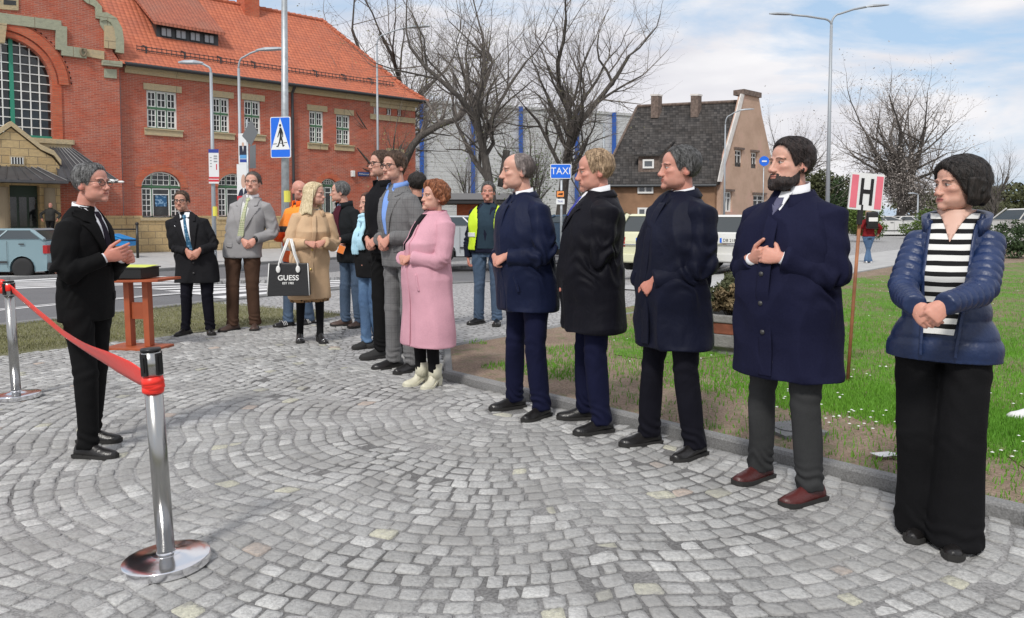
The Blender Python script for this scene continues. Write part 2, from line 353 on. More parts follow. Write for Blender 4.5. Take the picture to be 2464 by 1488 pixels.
# kerbs (each stone separate inside one mesh: surface pattern of the kerb)
def kerb(name, a, b, w, h, z0, L=1.0, side=1):
    a, b = np.array(a), np.array(b); d = (b-a)/np.linalg.norm(b-a); nn_ = np.array([-d[1], d[0]])*side; Lt = np.linalg.norm(b-a); mb = MB(); t = 0
    while t < Lt-0.05:
        t1 = min(t+L, Lt)-0.006; p, q = a+d*t, a+d*t1; zz = [float(gz(*p)), float(gz(*q))]; ch = 0.015
        prof = [(0, -0.15), (0, h-ch), (ch, h), (w-ch, h), (w, h-ch), (w, -0.15)]
        R = [np.array([[pp[0]+nn_[0]*x, pp[1]+nn_[1]*x, z_+z0+zz_] for x, zz_ in prof]) for pp, z_ in ((p, zz[0]), (q, zz[1]))]
        mb.rings(R); t += L
    return recalc(struct(name, mb, M_('kerb_stone')))
kerb('kerb', kA-kd*0.0, kNear, 0.085, 0.065, 0.0, 1.0, 1 if np.dot(np.array([-kd[1], kd[0]]), kn) > 0 else -1)
kerb('edging', kA+kn*0.1, sA, 0.07, 0.045, 0.0, 1.0, 1)
kerb('edging', sA, sA+sd*45, 0.07, 0.035, 0.0, 1.0, -1)
kerb('road_kerb', R0(-25, -0.14), R0(13.0, -0.14), 0.13, 0.03, 0.0, 1.0, 1)
kerb('road_kerb', R0(16, -0.14), R0(70, -0.14), 0.13, 0.06, 0.0, 1.0, 1)
kerb('road_kerb', R0(-25, road_w), R0(70, road_w), 0.13, 0.10, -0.03, 1.0, 1)
# far pavement in front of the station
drape('station_pavement', [R0(-30, road_w+0.13), R0(24, road_w+0.13), R0(24, road_w+20), R0(-30, road_w+20)], M_('slab'), 0.04, 2.0)
# traffic island, cobbled, on the left
isl = [R0(-30, 3.55), R0(1.2, 3.55), R0(1.9, 4.3), R0(1.5, 5.0), R0(-30, 6.4)]
io = drape('traffic_island', isl, M_('sett_far'), 0.05, 1.5, thick=0.12)
isl2 = [R0(6.5, 5.0), R0(8, 4.4), R0(21, 4.4), R0(22, 5.2), R0(21, 6.0), R0(7, 6.2)]
drape('traffic_island', isl2, M_('sett_far'), 0.05, 1.5, thick=0.12)
# lines and crossing
def line(name, s0, s1, w0, w1, dz=-0.029): return drape(name, [R0(s0, w0), R0(s1, w0), R0(s1, w1), R0(s0, w1)], M_('road_paint'), dz, 2.0)
line('road_marking', -25, 6.3, 0.12, 0.26); line('road_marking', -25, 6.6, 1.82, 1.92); line('road_marking', -25, 6.6, 2.0, 2.06)
line('road_marking', 15.5, 60, 0.12, 0.24); line('road_marking', 15.5, 60, 3.0, 3.1); line('road_marking', 15.5, 60, 3.22, 3.3)
for i in range(5): line('zebra_crossing', 3.6+0.25*i, 10.8+0.1*i, 0.35+0.92*i, 0.85+0.92*i)
for i in range(8): line('zebra_crossing', 2.2-0.15*i, 9.6-0.1*i, 5.9+0.9*i, 6.38+0.9*i)
# ------------------------------------------------------------ cobbles: fan courses around one centre, every stone modelled
cc = G2(1238, 988); print('fan centre', cc)
plaza = [lA-ld*14, lA, lB, G2(700, 778), vEnd, sA-sd*1.5, sA+np.array([-0.02, 0]), kA+kn*(-0.02), kNear-kn*0.02, np.array([kNear[0], 0.9]), np.array([-6.5, 0.9])]
pp = MB(); pp.add([(p[0], p[1], 0.0) for p in plaza], [tuple(range(len(plaza)))])
jo = drape('cobble_joints', plaza, M_('grit'), -0.0030, 1.0)
NB = 9
def rr(k, th):
    u = (th*NB/(2*PI)) % 1.0; r0 = k*0.088; return r0+min(0.12, 0.06*r0)*(1-(2*u-1)**2)
V = []; Fc = []; CO = []; nv = 0
tmpl_f = [(0, 1, 5, 4), (1, 2, 6, 5), (2, 3, 7, 6), (3, 0, 4, 7), (4, 5, 9, 8), (5, 6, 10, 9), (6, 7, 11, 10), (7, 4, 8, 11), (8, 9, 10, 11)]
pal = [(0.43, 0.43, 0.42), (0.45, 0.45, 0.44), (0.41, 0.41, 0.40), (0.47, 0.47, 0.46), (0.50, 0.50, 0.485), (0.39, 0.39, 0.38)]
xmin, xmax, ymin, ymax = -8.2, 7.5, 1.05, 12.5
for k in range(1, 150):
    rm = k*0.088; th = rng.random()*0.1; end = 2*PI+th
    while th < end-0.3*0.1/rm:
        w = rng.uniform(0.068, 0.116); t1 = th+w/rm; tm = (th+t1)/2
        r_ = rr(k+0.5, tm); x, y = cc[0]+r_*math.cos(tm), cc[1]+r_*math.sin(tm)
        if xmin < x < xmax and ymin < y < ymax and abs(x) < 0.72*y+0.7:
            gp = 0.0035+0.0045*rng.random(); ga = gp/rm
            q = []
            for (a, kk, sg) in ((th+ga, k, 1), (t1-ga, k, 1), (t1-ga, k+1, -1), (th+ga, k+1, -1)):
                a = a+rng.normal(0, 0.004)/rm; rad_ = rr(kk, a)+sg*gp+rng.normal(0, 0.0038); q.append((cc[0]+rad_*math.cos(a), cc[1]+rad_*math.sin(a)))
            q = np.array(q); ctr = q.mean(0)
            # eight-point rounded outline
            o8 = []
            for i in range(4):
                a_, b_ = q[i], q[(i+1) % 4]; o8.append(a_*0.90+b_*0.10); o8.append(a_*0.10+b_*0.90)
            o8 = np.array(o8)+rng.normal(0, 0.0022, (8, 2))
            V.append((o8, ctr)); 
            c_ = np.array(pal[rng.integers(6)])*rng.uniform(0.86, 1.0); t_ = rng.random()
            if t_ < 0.022: c_ = np.array((0.53, 0.52, 0.42))*rng.uniform(0.85, 1.1)
            elif t_ < 0.028: c_ = np.array((0.50, 0.42, 0.36))
            elif t_ < 0.16: c_ = np.array((0.55, 0.55, 0.535))
            CO.append(c_)
        th = t1
Oc = np.array([v[0] for v in V]); Ct = np.array([v[1] for v in V]); CO = np.array(CO)
ok = inpoly(Ct, plaza); Oc, Ct, CO = Oc[ok], Ct[ok], CO[ok]; N = len(Ct); print('cobbles', N)
hh = rng.normal(0.0, 0.0022, N); tilt = rng.normal(0, 0.03, (N, 2))
def lay(sc, z):
    p = Ct[:, None, :]+(Oc-Ct[:, None, :])*sc; zz = z+hh[:, None]+((p-Ct[:, None, :])*tilt[:, None, :]).sum(2)+gz(Ct[:, 0], Ct[:, 1])[:, None]
    return np.concatenate([p, zz[:, :, None]], 2)
l0, l1, l2 = lay(1.0, -0.03), lay(0.99, -0.0020), lay(0.955, 0.0008)
l3 = lay(0.5, 0.0014)
allv = np.concatenate([l0, l1, l2, l3], 1).reshape(-1, 3)
fs = []; 
for i in range(N):
    b = i*32
    for r in range(3):
        for j in range(8): fs.append((b+r*8+j, b+r*8+(j+1) % 8, b+(r+1)*8+(j+1) % 8, b+(r+1)*8+j))
    fs.append(tuple(b+24+j for j in range(8)))
mb = MB(); mb.add(allv, fs, np.repeat(CO, 32, 0)); struct('cobblestone_paving', mb, M_('cobble'), smooth=True)
# ------------------------------------------------------------ the station (brick, stone trim, tiled roof)
KS = CAMH/1.42
n = NT('brick', 0.85)
def brickmat(name, c1, c2, cm, dirt=0.35, flat=False):
    n = NT(name, 0.88); v = n.t.nodes.new('ShaderNodeUVMap'); br = n.t.nodes.new('ShaderNodeTexBrick'); n.lk(v.outputs[0], br.inputs['Vector'])
    br.inputs['Scale'].default_value = 1; br.inputs['Brick Width'].default_value = 0.25; br.inputs['Row Height'].default_value = 0.075; br.inputs['Mortar Size'].default_value = 0.010; br.inputs['Mortar Smooth'].default_value = 0.2
    br.inputs['Color1'].default_value = (*c1, 1); br.inputs['Color2'].default_value = (*c2, 1); br.inputs['Mortar'].default_value = (*cm, 1); br.inputs['Bias'].default_value = -0.1
    c = n.mix(n.ramp(n.noise(1.1, 6, v.outputs[0], 0.65), [(0.4, (0, 0, 0)), (0.62, (1, 1, 1))]), br.outputs['Color'], n.mix(1.0, br.outputs['Color'], (1.0, 0.72, 0.62), 'MULTIPLY'))
    c = n.mix(n.ramp(n.noise(3.0, 6, v.outputs[0], 0.7), [(0.5, (0, 0, 0)), (0.75, (dirt, dirt, dirt))]), c, (0.30, 0.17, 0.15)); n.bump(br.outputs['Fac'], 0.4, -0.006); n.done(c)
brickmat('brick_wall', (0.50, 0.135, 0.08), (0.34, 0.085, 0.055), (0.44, 0.27, 0.21)); brickmat('brick_arch', (0.58, 0.16, 0.08), (0.44, 0.10, 0.05), (0.36, 0.18, 0.12), 0.15)
def stonemat(name, c1, c2, c3, bw=0.62, rh=0.31, mort=True):
    n = NT(name, 0.9); v = n.t.nodes.new('ShaderNodeUVMap'); br = n.t.nodes.new('ShaderNodeTexBrick'); n.lk(v.outputs[0], br.inputs['Vector'])
    br.inputs['Scale'].default_value = 1; br.inputs['Brick Width'].default_value = bw; br.inputs['Row Height'].default_value = rh; br.inputs['Mortar Size'].default_value = 0.012
    br.inputs['Color1'].default_value = (*c1, 1); br.inputs['Color2'].default_value = (*c2, 1); br.inputs['Mortar'].default_value = (0.22, 0.17, 0.11, 1)
    c = n.mix(n.ramp(n.noise(6, 6, v.outputs[0], 0.7), [(0.45, (0, 0, 0)), (0.75, (0.8, 0.8, 0.8))]), br.outputs['Color'], c3); n.bump(n.math('ADD', n.noise(14, 5, v.outputs[0], 0.6), n.math('MULTIPLY', br.outputs['Fac'], -0.6)), 0.7, 0.03); n.done(c)
stonemat('sandstone', (0.56, 0.42, 0.22), (0.47, 0.33, 0.16), (0.36, 0.27, 0.16)); stonemat('sandstone_trim', (0.52, 0.42, 0.26), (0.50, 0.39, 0.23), (0.34, 0.30, 0.22), 3.0, 3.0); stonemat('green_stone', (0.40, 0.41, 0.29), (0.36, 0.37, 0.27), (0.26, 0.27, 0.21), 1.4, 2.0)
def tilemat(name, c1, c2, c3, w=0.22, h=0.24, bs=1.0):
    n = NT(name, 0.8); v = n.t.nodes.new('ShaderNodeUVMap'); q = n.sep(v.outputs[0]); fx = n.math('FRACT', n.math('MULTIPLY', q[0], 1/w)); fy = n.math('FRACT', n.math('MULTIPLY', q[1], 1/h))
    hump = n.math('SINE', n.math('MULTIPLY', fx, PI)); hh = n.math('ADD', n.math('MULTIPLY', hump, 0.55), n.math('MULTIPLY', n.math('SUBTRACT', 1.0, fy), 0.6))
    wn_ = n.t.nodes.new('ShaderNodeTexWhiteNoise'); cb_ = n.t.nodes.new('ShaderNodeCombineXYZ'); n.lk(n.math('FLOOR', n.math('MULTIPLY', q[0], 1/w)), cb_.inputs[0]); n.lk(n.math('FLOOR', n.math('MULTIPLY', q[1], 1/h)), cb_.inputs[1]); n.lk(cb_.outputs[0], wn_.inputs['Vector'])
    c = n.mix(wn_.outputs['Value'], c1, c2); c = n.mix(n.ramp(n.noise(0.8, 5, v.outputs[0], 0.6), [(0.45, (0, 0, 0)), (0.7, (0.7, 0.7, 0.7))]), c, c3)
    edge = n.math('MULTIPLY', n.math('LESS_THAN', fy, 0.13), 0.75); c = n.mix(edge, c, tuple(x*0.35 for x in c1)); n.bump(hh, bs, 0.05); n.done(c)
tilemat('roof_tiles', (0.55, 0.165, 0.085), (0.45, 0.125, 0.065), (0.38, 0.125, 0.08)); tilemat('dormer_tiles', (0.42, 0.13, 0.075), (0.33, 0.10, 0.06), (0.30, 0.13, 0.09), 0.18, 0.17); tilemat('old_roof_tiles', (0.018, 0.017, 0.017), (0.085, 0.078, 0.074), (0.03, 0.024, 0.02), 0.20, 0.20, 1.0)
mat('gutter', (0.05, 0.055, 0.06), 0.5, 0.3); mat('window_white', (0.78, 0.79, 0.76), 0.5); mat('window_green', (0.06, 0.16, 0.08), 0.5); mat('green_frame', (0.03, 0.26, 0.17), 0.5); mat('metal_roof', (0.085, 0.085, 0.09), 0.45, 0.4, var=0.15, vscale=3); mat('door_green', (0.012, 0.035, 0.018), 0.5)
n = NT('window_glass', 0.08); n.b.inputs['Specular IOR Level'].default_value = 0.7; n.done(n.ramp(n.noise(2, 3), [(0.4, (0.010, 0.012, 0.013)), (0.65, (0.035, 0.04, 0.04))]))
class Face:     # a vertical facade: s along it, z up, o outwards
    def __init__(f, P0, d, n=None): f.P = np.array(P0[:2], float); f.d = np.array(d, float)/np.linalg.norm(d); f.n = np.array([f.d[1], -f.d[0]]) if n is None else np.array(n)
    def __call__(f, s, z, o=0.0): q = f.P+f.d*s+f.n*o; return (q[0], q[1], z)
    def hit(f, px, py, o=0.0):
        r = ray(px, py); A = np.array([[r[0], -f.d[0]], [r[1], -f.d[1]]]); t, s = np.linalg.solve(A, f.P+f.n*o); return s, CAMH+r[2]*t
    def box(f, mb, s0, s1, z0, z1, o0, o1): return mb.prism([(s0, z0), (s1, z0), (s1, z1), (s0, z1)], o0, o1, f)
def uvmap(o, face=None, mode='wall', rot=None):
    """metres along the wall / up the wall; on slopes, along the eaves / up the slope"""
    me = o.data; uv = me.uv_layers.new(name='UVMap'); M = o.matrix_world
    for p in me.polygons:
        nn_ = p.normal; u = Vector((0, 0, 1)).cross(nn_)
        if u.length < 1e-3: u = Vector((1, 0, 0))
        u.normalize(); w = nn_.cross(u)
        for li in p.loop_indices: co = me.vertices[me.loops[li].vertex_index].co; uv.data[li].uv = (co.dot(u), co.dot(w))
    return o
def wallpart(name, mb, m, parent): o = recalc(mb.build(name, m, parent)); return uvmap(o)
def wall_with_holes(f, outline, holes, o0, o1):
    """solid wall: outline and holes are (s, z) loops; triangulated with the holes cut out"""
    from mathutils.geometry import tessellate_polygon
    loops = [[Vector((s, z, 0)) for s, z in outline]]+[[Vector((s, z, 0)) for s, z in h] for h in holes]; tris = tessellate_polygon(loops); flat = [q for l in loops for q in l]; N_ = len(flat)
    v = [f(q.x, q.y, o1) for q in flat]+[f(q.x, q.y, o0) for q in flat]; fc = [tuple(t) for t in tris]+[tuple(N_+i for i in t[::-1]) for t in tris]; b = 0
    for l in loops:
        k = len(l); fc += [(b+i, b+(i+1) % k, N_+b+(i+1) % k, N_+b+i) for i in range(k)]; b += k
    return MB().add(v, fc)
fdir_ = np.array([.729, .685]); A0 = at(290, 512, 38*KS); FC = Face(A0, fdir_)
corner_s, _ = FC.hit(1000, 400); ground_z = -0.40; print('facade length', corner_s)
station = tag(empty('railway_station', (A0[0], A0[1], ground_z)), 'long red brick station building with an orange tiled roof and sandstone trim', 'building')
stp = lambda: None
def rel(o): o.location = (-A0[0], -A0[1], -ground_z); return o
def SB(name, mb, m, parent=None, uv=True):
    o = recalc(mb.build(name, m, parent or station)); 
    if parent is None: rel(o)
    if uv: uvmap(o)
    return o
def px_rect(x0, y0, x1, y1, o=0.0):
    s0, za = FC.hit(x0, y0, o); s1, zb = FC.hit(x1, y1, o); _, zc = FC.hit(x0, y1, o); s, zd = FC.hit(x1, y0, o); return s0, s1, zc, za
eave_z = FC.hit(290, 158)[1]; print('eave z', eave_z)
# windows: (left px, top px, right px, bottom px) with the number of casements
wins = [(352, 216, 427, 308, 3), (511, 233, 553, 318, 2), (587, 240, 628, 322, 2), (744, 266, 779, 344, 2), (809, 275, 843, 348, 2)]
small = [(899, 257, 909, 275), (930, 260, 943, 277), (956, 263, 967, 279)]
arches = [(342, 413, 438, 524), (526, 418, 604, 522), (773, 430, 812, 515)]
holes = []; W = []
for x0, y0, x1, y1, nc in wins: s0, s1, z0, z1 = px_rect(x0, y0, x1, y1); W.append((s0, s1, z0, z1, nc)); holes.append([(s0, z0), (s1, z0), (s1, z1), (s0, z1)])
SM = []
for x0, y0, x1, y1 in small: s0, s1, z0, z1 = px_rect(x0, y0, x1, y1); SM.append((s0, s1, z0, z1)); holes.append([(s0, z0), (s1, z0), (s1, z1), (s0, z1)])
def arch_loop(s0, s1, z0, z1, seg=14, grow=0.0, rise=None):
    c = (s0+s1)/2; r = (s1-s0)/2; rz = rise or r*.82; return [(s0-grow, z0), (s1+grow, z0)]+[(c+(r+grow)*math.cos(t), z1-rz+(rz+grow)*math.sin(t)) for t in np.linspace(0, PI, seg)]
AR = []
for x0, y0, x1, y1 in arches:
    s0, z0 = FC.hit(x0, y1); s1, _ = FC.hit(x1, y1); _, z1 = FC.hit((x0+x1)/2, y0); AR.append((s0, s1, z0, z1)); holes.append(arch_loop(s0, s1, z0, z1))
plz = CAMH+.05
SB('wall', wall_with_holes(FC, [(0, plz), (corner_s, plz), (corner_s, eave_z), (0, eave_z)], [[(s, max(z, plz+.001)) for s, z in h] for h in holes], -.5, 0), M_('brick_wall'))
# plinth with the lower halves of the arched windows
ph = [[(s0, z0), (s1, z0), (s1, plz+.1), (s0, plz+.1)] for s0, s1, z0, z1 in AR]
pw = MB(); e = [0]+[q for s0, s1, z0, z1 in AR for q in (s0, s1)]+[corner_s]
for i in range(0, len(e), 2): FC.box(pw, e[i], e[i+1], ground_z-.3, plz, -.5, .05)
for s0, s1, z0, z1 in AR: FC.box(pw, s0, s1, ground_z-.3, z0, -.5, .05)
SB('plinth', pw, M_('sandstone'))
# end wall, back wall
BK = 9.2*KS; FE = Face(FC(corner_s, 0)[:2], -FC.n); 
m_ = MB(); FE.box(m_, 0.002, BK, ground_z-.3, eave_z, -.5, .0); SB('end_wall', m_, M_('brick_wall')); m_ = MB(); FC.box(m_, -22, corner_s-.5, ground_z-.3, eave_z, -BK, -BK+.4); SB('back_wall', m_, M_('brick_wall'))
# cornice and gutter
m_ = MB(); FC.box(m_, 0.3, corner_s+.1, eave_z-.30, eave_z-.02, 0.002, .14); FC.box(m_, 0.3, corner_s+.1, eave_z-.12, eave_z, .14, .26); SB('cornice', m_, M_('sandstone_trim'))
m_ = MB(); m_.tube([FC(.2, eave_z+.03, .52), FC(corner_s+.5, eave_z+.03, .52)], .085, 10); SB('gutter', m_, M_('gutter'), uv=False)
m_ = MB(); FC.box(m_, .1, corner_s+.35, eave_z-.02, eave_z+.03, .0, .48); SB('soffit', m_, M_('gutter'), uv=False)
sd_, _ = FC.hit(703, 400); m_ = MB(); m_.tube([FC(sd_, eave_z-.02, .45), FC(sd_, eave_z-.35, .13), FC(sd_, plz-.8, .13), FC(sd_, ground_z, .14)], .07, 10)
for z in (1.6, 3.2, 4.8, 6.4): m_.tube([FC(sd_, z, .13), FC(sd_, z+.06, .13)], .09, 10)
SB('downpipe', m_, M_('gutter'), uv=False)
m_ = MB(); sl_, _ = FC.hit(294, 400); m_.tube([FC(sl_, eave_z-.2, .02), FC(sl_, .3, .02)], .012, 5); SB('lightning_rod', m_, M_('galv'), uv=False)
def casement(parent, f, s0, s1, z0, z1, nc=2, rows=2, gx=2, gz_=3, o=-.12, frame='window_white', bar='window_green', head=True):
    fr = MB(); gl = MB(); fw = .055; H_ = z1-z0; zt = z0+H_*.54; gw = (s1-s0)/nc
    f.box(fr, s0, s1, z0, z0+.06, o-.05, o+.03); f.box(fr, s0, s1, z1-.06, z1, o-.05, o+.03); f.box(fr, s0, s0+.05, z0+.06, z1-.06, o-.05, o+.03); f.box(fr, s1-.05, s1, z0+.06, z1-.06, o-.05, o+.03)
    gb_ = MB(); f.box(gb_, s0+.05, s1-.05, zt-.05, zt+.05, o-.04, o+.05); f.box(gb_, s0+.05, s1-.05, z0-.005, z0+.05, o+.031, o+.06)
    for c in range(nc):
        a, b = s0+gw*c+(.05 if c == 0 else .022), s0+gw*(c+1)-(.05 if c == nc-1 else .022)
        if c < nc-1: f.box(gb_, s0+gw*(c+1)-.02, s0+gw*(c+1)+.02, z0+.06, z1-.06, o-.041, o+.025)
        for (p, q, ng) in ((z0+.06, zt-.05, gz_), (zt+.05, z1-.06, 2 if rows == 2 else gz_)):
            t = .045
            for (u0, u1, v0, v1) in ((a, b, p, p+t), (a, b, q-t, q), (a, a+t, p+t, q-t), (b-t, b, p+t, q-t)): f.box(fr, u0, u1, v0, v1, o-.03, o+.015)
            for k in range(1, gx): x = a+(b-a)*k/gx; f.box(fr, x-.017, x+.017, p+t, q-t, o-.03, o+.008)
            for k in range(1, ng): z = p+(q-p)*k/ng; f.box(fr, a+t, b-t, z-.017, z+.017, o-.031, o+.006)
    f.box(gl, s0, s1, z0, z1, o-.08, o-.06)
    w = SB('window', fr, M_(frame), uv=False); w_ = recalc(gl.build('pane', M_('window_glass'), w)); recalc(gb_.build('transom', M_(bar), w)); return w
for s0, s1, z0, z1, nc in W:
    casement(station, FC, s0, s1, z0, z1, nc)
    m_ = MB(); FC.box(m_, s0-.13, s1+.22, z1, z1+.30, -.1, .05); SB('lintel', m_, M_('sandstone_trim')); m_ = MB(); FC.box(m_, s0-.13, s1+.22, z0-.32, z0, -.1, .07); FC.box(m_, s0-.16, s1+.25, z0-.06, z0+.0, .07, .12); SB('sill', m_, M_('sandstone_trim'))
for s0, s1, z0, z1 in SM: m_ = MB(); FC.box(m_, s0, s1, z0, z0+.05, -.15, -.1); FC.box(m_, s0, s1, z1-.05, z1, -.15, -.1); FC.box(m_, s0, s0+.05, z0+.05, z1-.05, -.15, -.1); FC.box(m_, s1-.05, s1, z0+.05, z1-.05, -.15, -.1); FC.box(m_, (s0+s1)/2-.03, (s0+s1)/2+.03, z0+.05, z1-.05, -.15, -.1); w = SB('window', m_, M_('window_white'), uv=False); m_ = MB(); FC.box(m_, s0, s1, z0, z1, -.2, -.18); recalc(m_.build('pane', M_('window_glass'), w))
sa, za = SM[0][0]-.25, SM[0][3]; m_ = MB(); FC.box(m_, sa, corner_s-.02, za, za+.26, 0.001, .05); SB('stone_band', m_, M_('sandstone_trim')); m_ = MB(); FC.box(m_, sa, corner_s-.02, SM[0][2]-.30, SM[0][2], 0.001, .06); SB('stone_band', m_, M_('sandstone_trim'))
s0, z0 = FC.hit(930, 367); s1, z1 = FC.hit(972, 357); m_ = MB(); FC.box(m_, s0, s1, z0, z0+.25, .001, .05); SB('lintel', m_, M_('sandstone_trim'))
def arch_window(s0, s1, z0, z1, f=FC, o=-.15):
    c = (s0+s1)/2; r = (s1-s0)/2; rz = r*.82; zs = z1-rz; fr = MB(); gl = MB(); gb_ = MB(); lp = arch_loop(s0, s1, z0, z1); gl.prism(lp, o-.07, o-.05, f)
    top = lambda s: zs+rz*math.sqrt(max(0, 1-((s-c)/r)**2))
    a3 = [s0, s0+(s1-s0)*.27, s0+(s1-s0)*.73, s1]; zt = zs+.02
    f.box(gb_, s0, s1, zt-.045, zt+.045, o-.03, o+.05)
    for x in a3[1:3]: f.box(gb_, x-.016, x+.016, z0, top(x)-.05, o-.035, o+.03)
    for i in range(3):
        a, b = a3[i]+(.022 if i else .03), a3[i+1]-(.022 if i < 2 else .03); ng = 2 if i != 1 else 3
        for (u0, u1, v0, v1) in ((a, b, z0+.02, z0+.08), (a, b, zt-.13, zt-.075), (a, a+.045, z0+.08, zt-.13), (b-.045, b, z0+.08, zt-.13)): f.box(fr, u0, u1, v0, v1, o-.03, o+.015)
        if i != 1 or True:
            for k in range(1, ng): x = a+(b-a)*k/ng; f.box(fr, x-.018, x+.018, z0+.08, zt-.10, o-.03, o+.008) if i != 1 else None
            for k in range(1, 5): z = z0+.05+(zt-.1-z0-.05)*k/5; f.box(fr, a+.045, b-.045, z-.018, z+.018, o-.031, o+.006) if i != 1 or k == 4 else None
        for k in range(0, ng+1):
            x = a+(b-a)*k/ng; tz = top(min(max(x, s0+.08), s1-.08))-.04
            if tz > zt+.12: f.box(fr, x-(.025 if k in (0, ng) else .012), x+(.025 if k in (0, ng) else .012), zt+.075, tz, o-.03, o+.010)
        for k in (0, 1, 2): z = zt+.09+(rz*.93)*k/3; xa = c-r*math.sqrt(max(0, 1-((z-zs)/rz)**2))+.04; xb = 2*c-xa; a_, b_ = max(a, xa), min(b, xb); f.box(fr, a_, b_, z-.014, z+.014, o-.031, o+.007) if b_ > a_+.05 else None
    th = np.linspace(0.02, PI-.02, 20); fr.tube([f(c+(r-.04)*math.cos(t), zs+(rz-.04)*math.sin(t), o) for t in th], .04, 6)
    w = SB('window', fr, M_('window_white'), uv=False); recalc(gl.build('pane', M_('window_glass'), w)); recalc(gb_.build('transom', M_('window_green'), w))
    ar = MB(); inn = [(c+(r+.002)*math.cos(t), zs+(rz+.002)*math.sin(t)) for t in np.linspace(0, PI, 22)]; out = [(c+(r+.30)*math.cos(t), zs+(rz+.30)*math.sin(t)) for t in np.linspace(0, PI, 22)]
    for i in range(21): ar.prism([inn[i], out[i], out[i+1], inn[i+1]], .0015, .03, f)
    SB('brick_arch', ar, M_('brick_arch')); m_ = MB(); f.box(m_, s0-.1, s1+.1, z0-.14, z0, -.1, .10); SB('sill', m_, M_('sandstone_trim')); return w
for a in AR: arch_window(*a)
# blue notice in the first arched window
s0, z0 = FC.hit(374, 497, -.17); s1, z1 = FC.hit(401, 468, -.17); m_ = MB(); FC.box(m_, s0, s1, z0, z1, -.19, -.18)
n = NT('notice_blue', .6); n.done(n.mix(n.ramp(n.noise(9, 3), [(.5, (0, 0, 0)), (.6, (1, 1, 1))]), (.02, .10, .22), (.25, .42, .6))); SB('notice', m_, M_('notice_blue'), uv=False)
# ---- roof of the long wing: hipped at the right
ev = .55; W5 = BK/2; rise = 5.35*KS; rz_ = eave_z+rise; s_h = corner_s-4.0*KS
def Q(s, z, o): return FC(s, z, o)
r_ = MB(); v = [Q(.02, eave_z, ev), Q(corner_s+ev, eave_z, ev), Q(corner_s+ev, eave_z, -BK-ev), Q(.02, eave_z, -BK-ev), Q(.02, rz_, -W5), Q(s_h, rz_, -W5)]
# a slight sprocket: the lowest metre is flatter
k = .22; kz = .15
def lerp(a, b, t): return tuple(np.array(a)*(1-t)+np.array(b)*t)
def dropz(p, dz): return (p[0], p[1], p[2]-dz)
a1, b1, c1, d1 = dropz(lerp(v[0], v[4], k), .22), dropz(lerp(v[1], v[5], k), .22), dropz(lerp(v[2], v[5], k), .22), dropz(lerp(v[3], v[4], k), .22)
r_.add(v+[a1, b1, c1, d1], [(0, 1, 7, 6), (6, 7, 5, 4), (1, 2, 8, 7), (7, 8, 5), (2, 3, 9, 8), (8, 9, 4, 5), (0, 3, 2, 1)]); roof = SB('roof', r_, M_('roof_tiles')); m_ = MB(); _t = .62+ev; _z = eave_z-.22+(rise+.22)*(_t/(W5+ev)-k)/(1-k) ; m_.add([Q(-6, _z, -.62), Q(.019, _z, -.62), Q(.019, rz_, -W5), Q(-6, rz_, -W5), Q(-6, _z-1, -.62), Q(.019, _z-1, -.62)], [(0, 1, 2, 3), (4, 5, 1, 0)]); SB('roof', m_, M_('roof_tiles'))
# wavy tile edge along the eaves, ridge and hip tiles
m_ = MB(); s = 0.3
while s < corner_s+.5: m_.tube([FC(s, eave_z+.055, ev+.02), FC(s, eave_z+.12, ev-.25)], .06, 7); s += .22
rm_ = m_.build('eaves_tiles', M_('roof_tiles'), roof); uvmap(recalc(rm_))
m_ = MB()
def ridge_run(a, b):
    a, b = np.array(a), np.array(b); Ln = np.linalg.norm(b-a); d = (b-a)/Ln; t = 0
    while t < Ln: m_.tube([a+d*t+(0, 0, .03), a+d*min(t+.38, Ln)+(0, 0, .0)], [.13, .11], 8); t += .36
ridge_run(v[5], v[4]); ridge_run(v[1], b1); ridge_run(b1, v[5]); uvmap(recalc(m_.build('ridge_tiles', M_('roof_tiles'), roof)))
# snow guard
def on_roof(s, t, up=0.0):      # t in metres up the slope in plan from the eaves edge
    o = ev-t; full = W5+ev; kk = t/full; z = eave_z+rise*kk-(.22*min(kk/k, 1) if kk < k else .22*(1-(kk-k)/(1-k))); return np.array(FC(s, z+up, o))
m_ = MB(); s1_ = corner_s-1.2
for up in (.12, .28): m_.tube([on_roof(1.0, .95, up), on_roof(s1_, .95, up)], .022, 5)
s = 1.0
while s < s1_: m_.tube([on_roof(s, .95, .04), on_roof(s, .95, .32)], .014, 4); s += .22
s = 1.4
while s < s1_: m_.tube([on_roof(s, .95, -.02), on_roof(s, .95, .30), on_roof(s, 1.35, .02)], .035, 5); s += 1.75
SB('snow_guard', m_, M_('gutter'), uv=False)
# shed dormer
def roof_hit(px, py):
    best = None
    for t in np.linspace(0.2, W5+ev, 400):
        s, z = FC.hit(px, py, ev-t); zz = on_roof(0, t)[2]; e = z-zz
        if best is None or abs(e) < best[0]: best = (abs(e), s, t)
    return best[1], best[2]
sL, tL = roof_hit(378, 92); sR, tR = roof_hit(524, 108); sT0, tT0 = roof_hit(335, 0); sT1, tT1 = roof_hit(468, 10); tt = (tL+tR)/2; print('dormer', sL, sR, tt, sT0, tT0, sT1, tT1)
hd = .62; dm = MB(); zb = on_roof(0, tt)[2]; tT = min(tt+2.9, W5+ev-.3); zT = on_roof(0, tT)[2]; o_ = ev-tt; oT = ev-tT
dm.hexa([FC(sL, zb-.25, o_), FC(sR, zb-.25, o_), FC(sR, zb-.25, oT), FC(sL, zb-.25, oT)], [FC(sL, zb+hd, o_), FC(sR, zb+hd, o_), FC(sR, zT, oT), FC(sL, zT, oT)]); SB('dormer', dm, M_('gutter'))
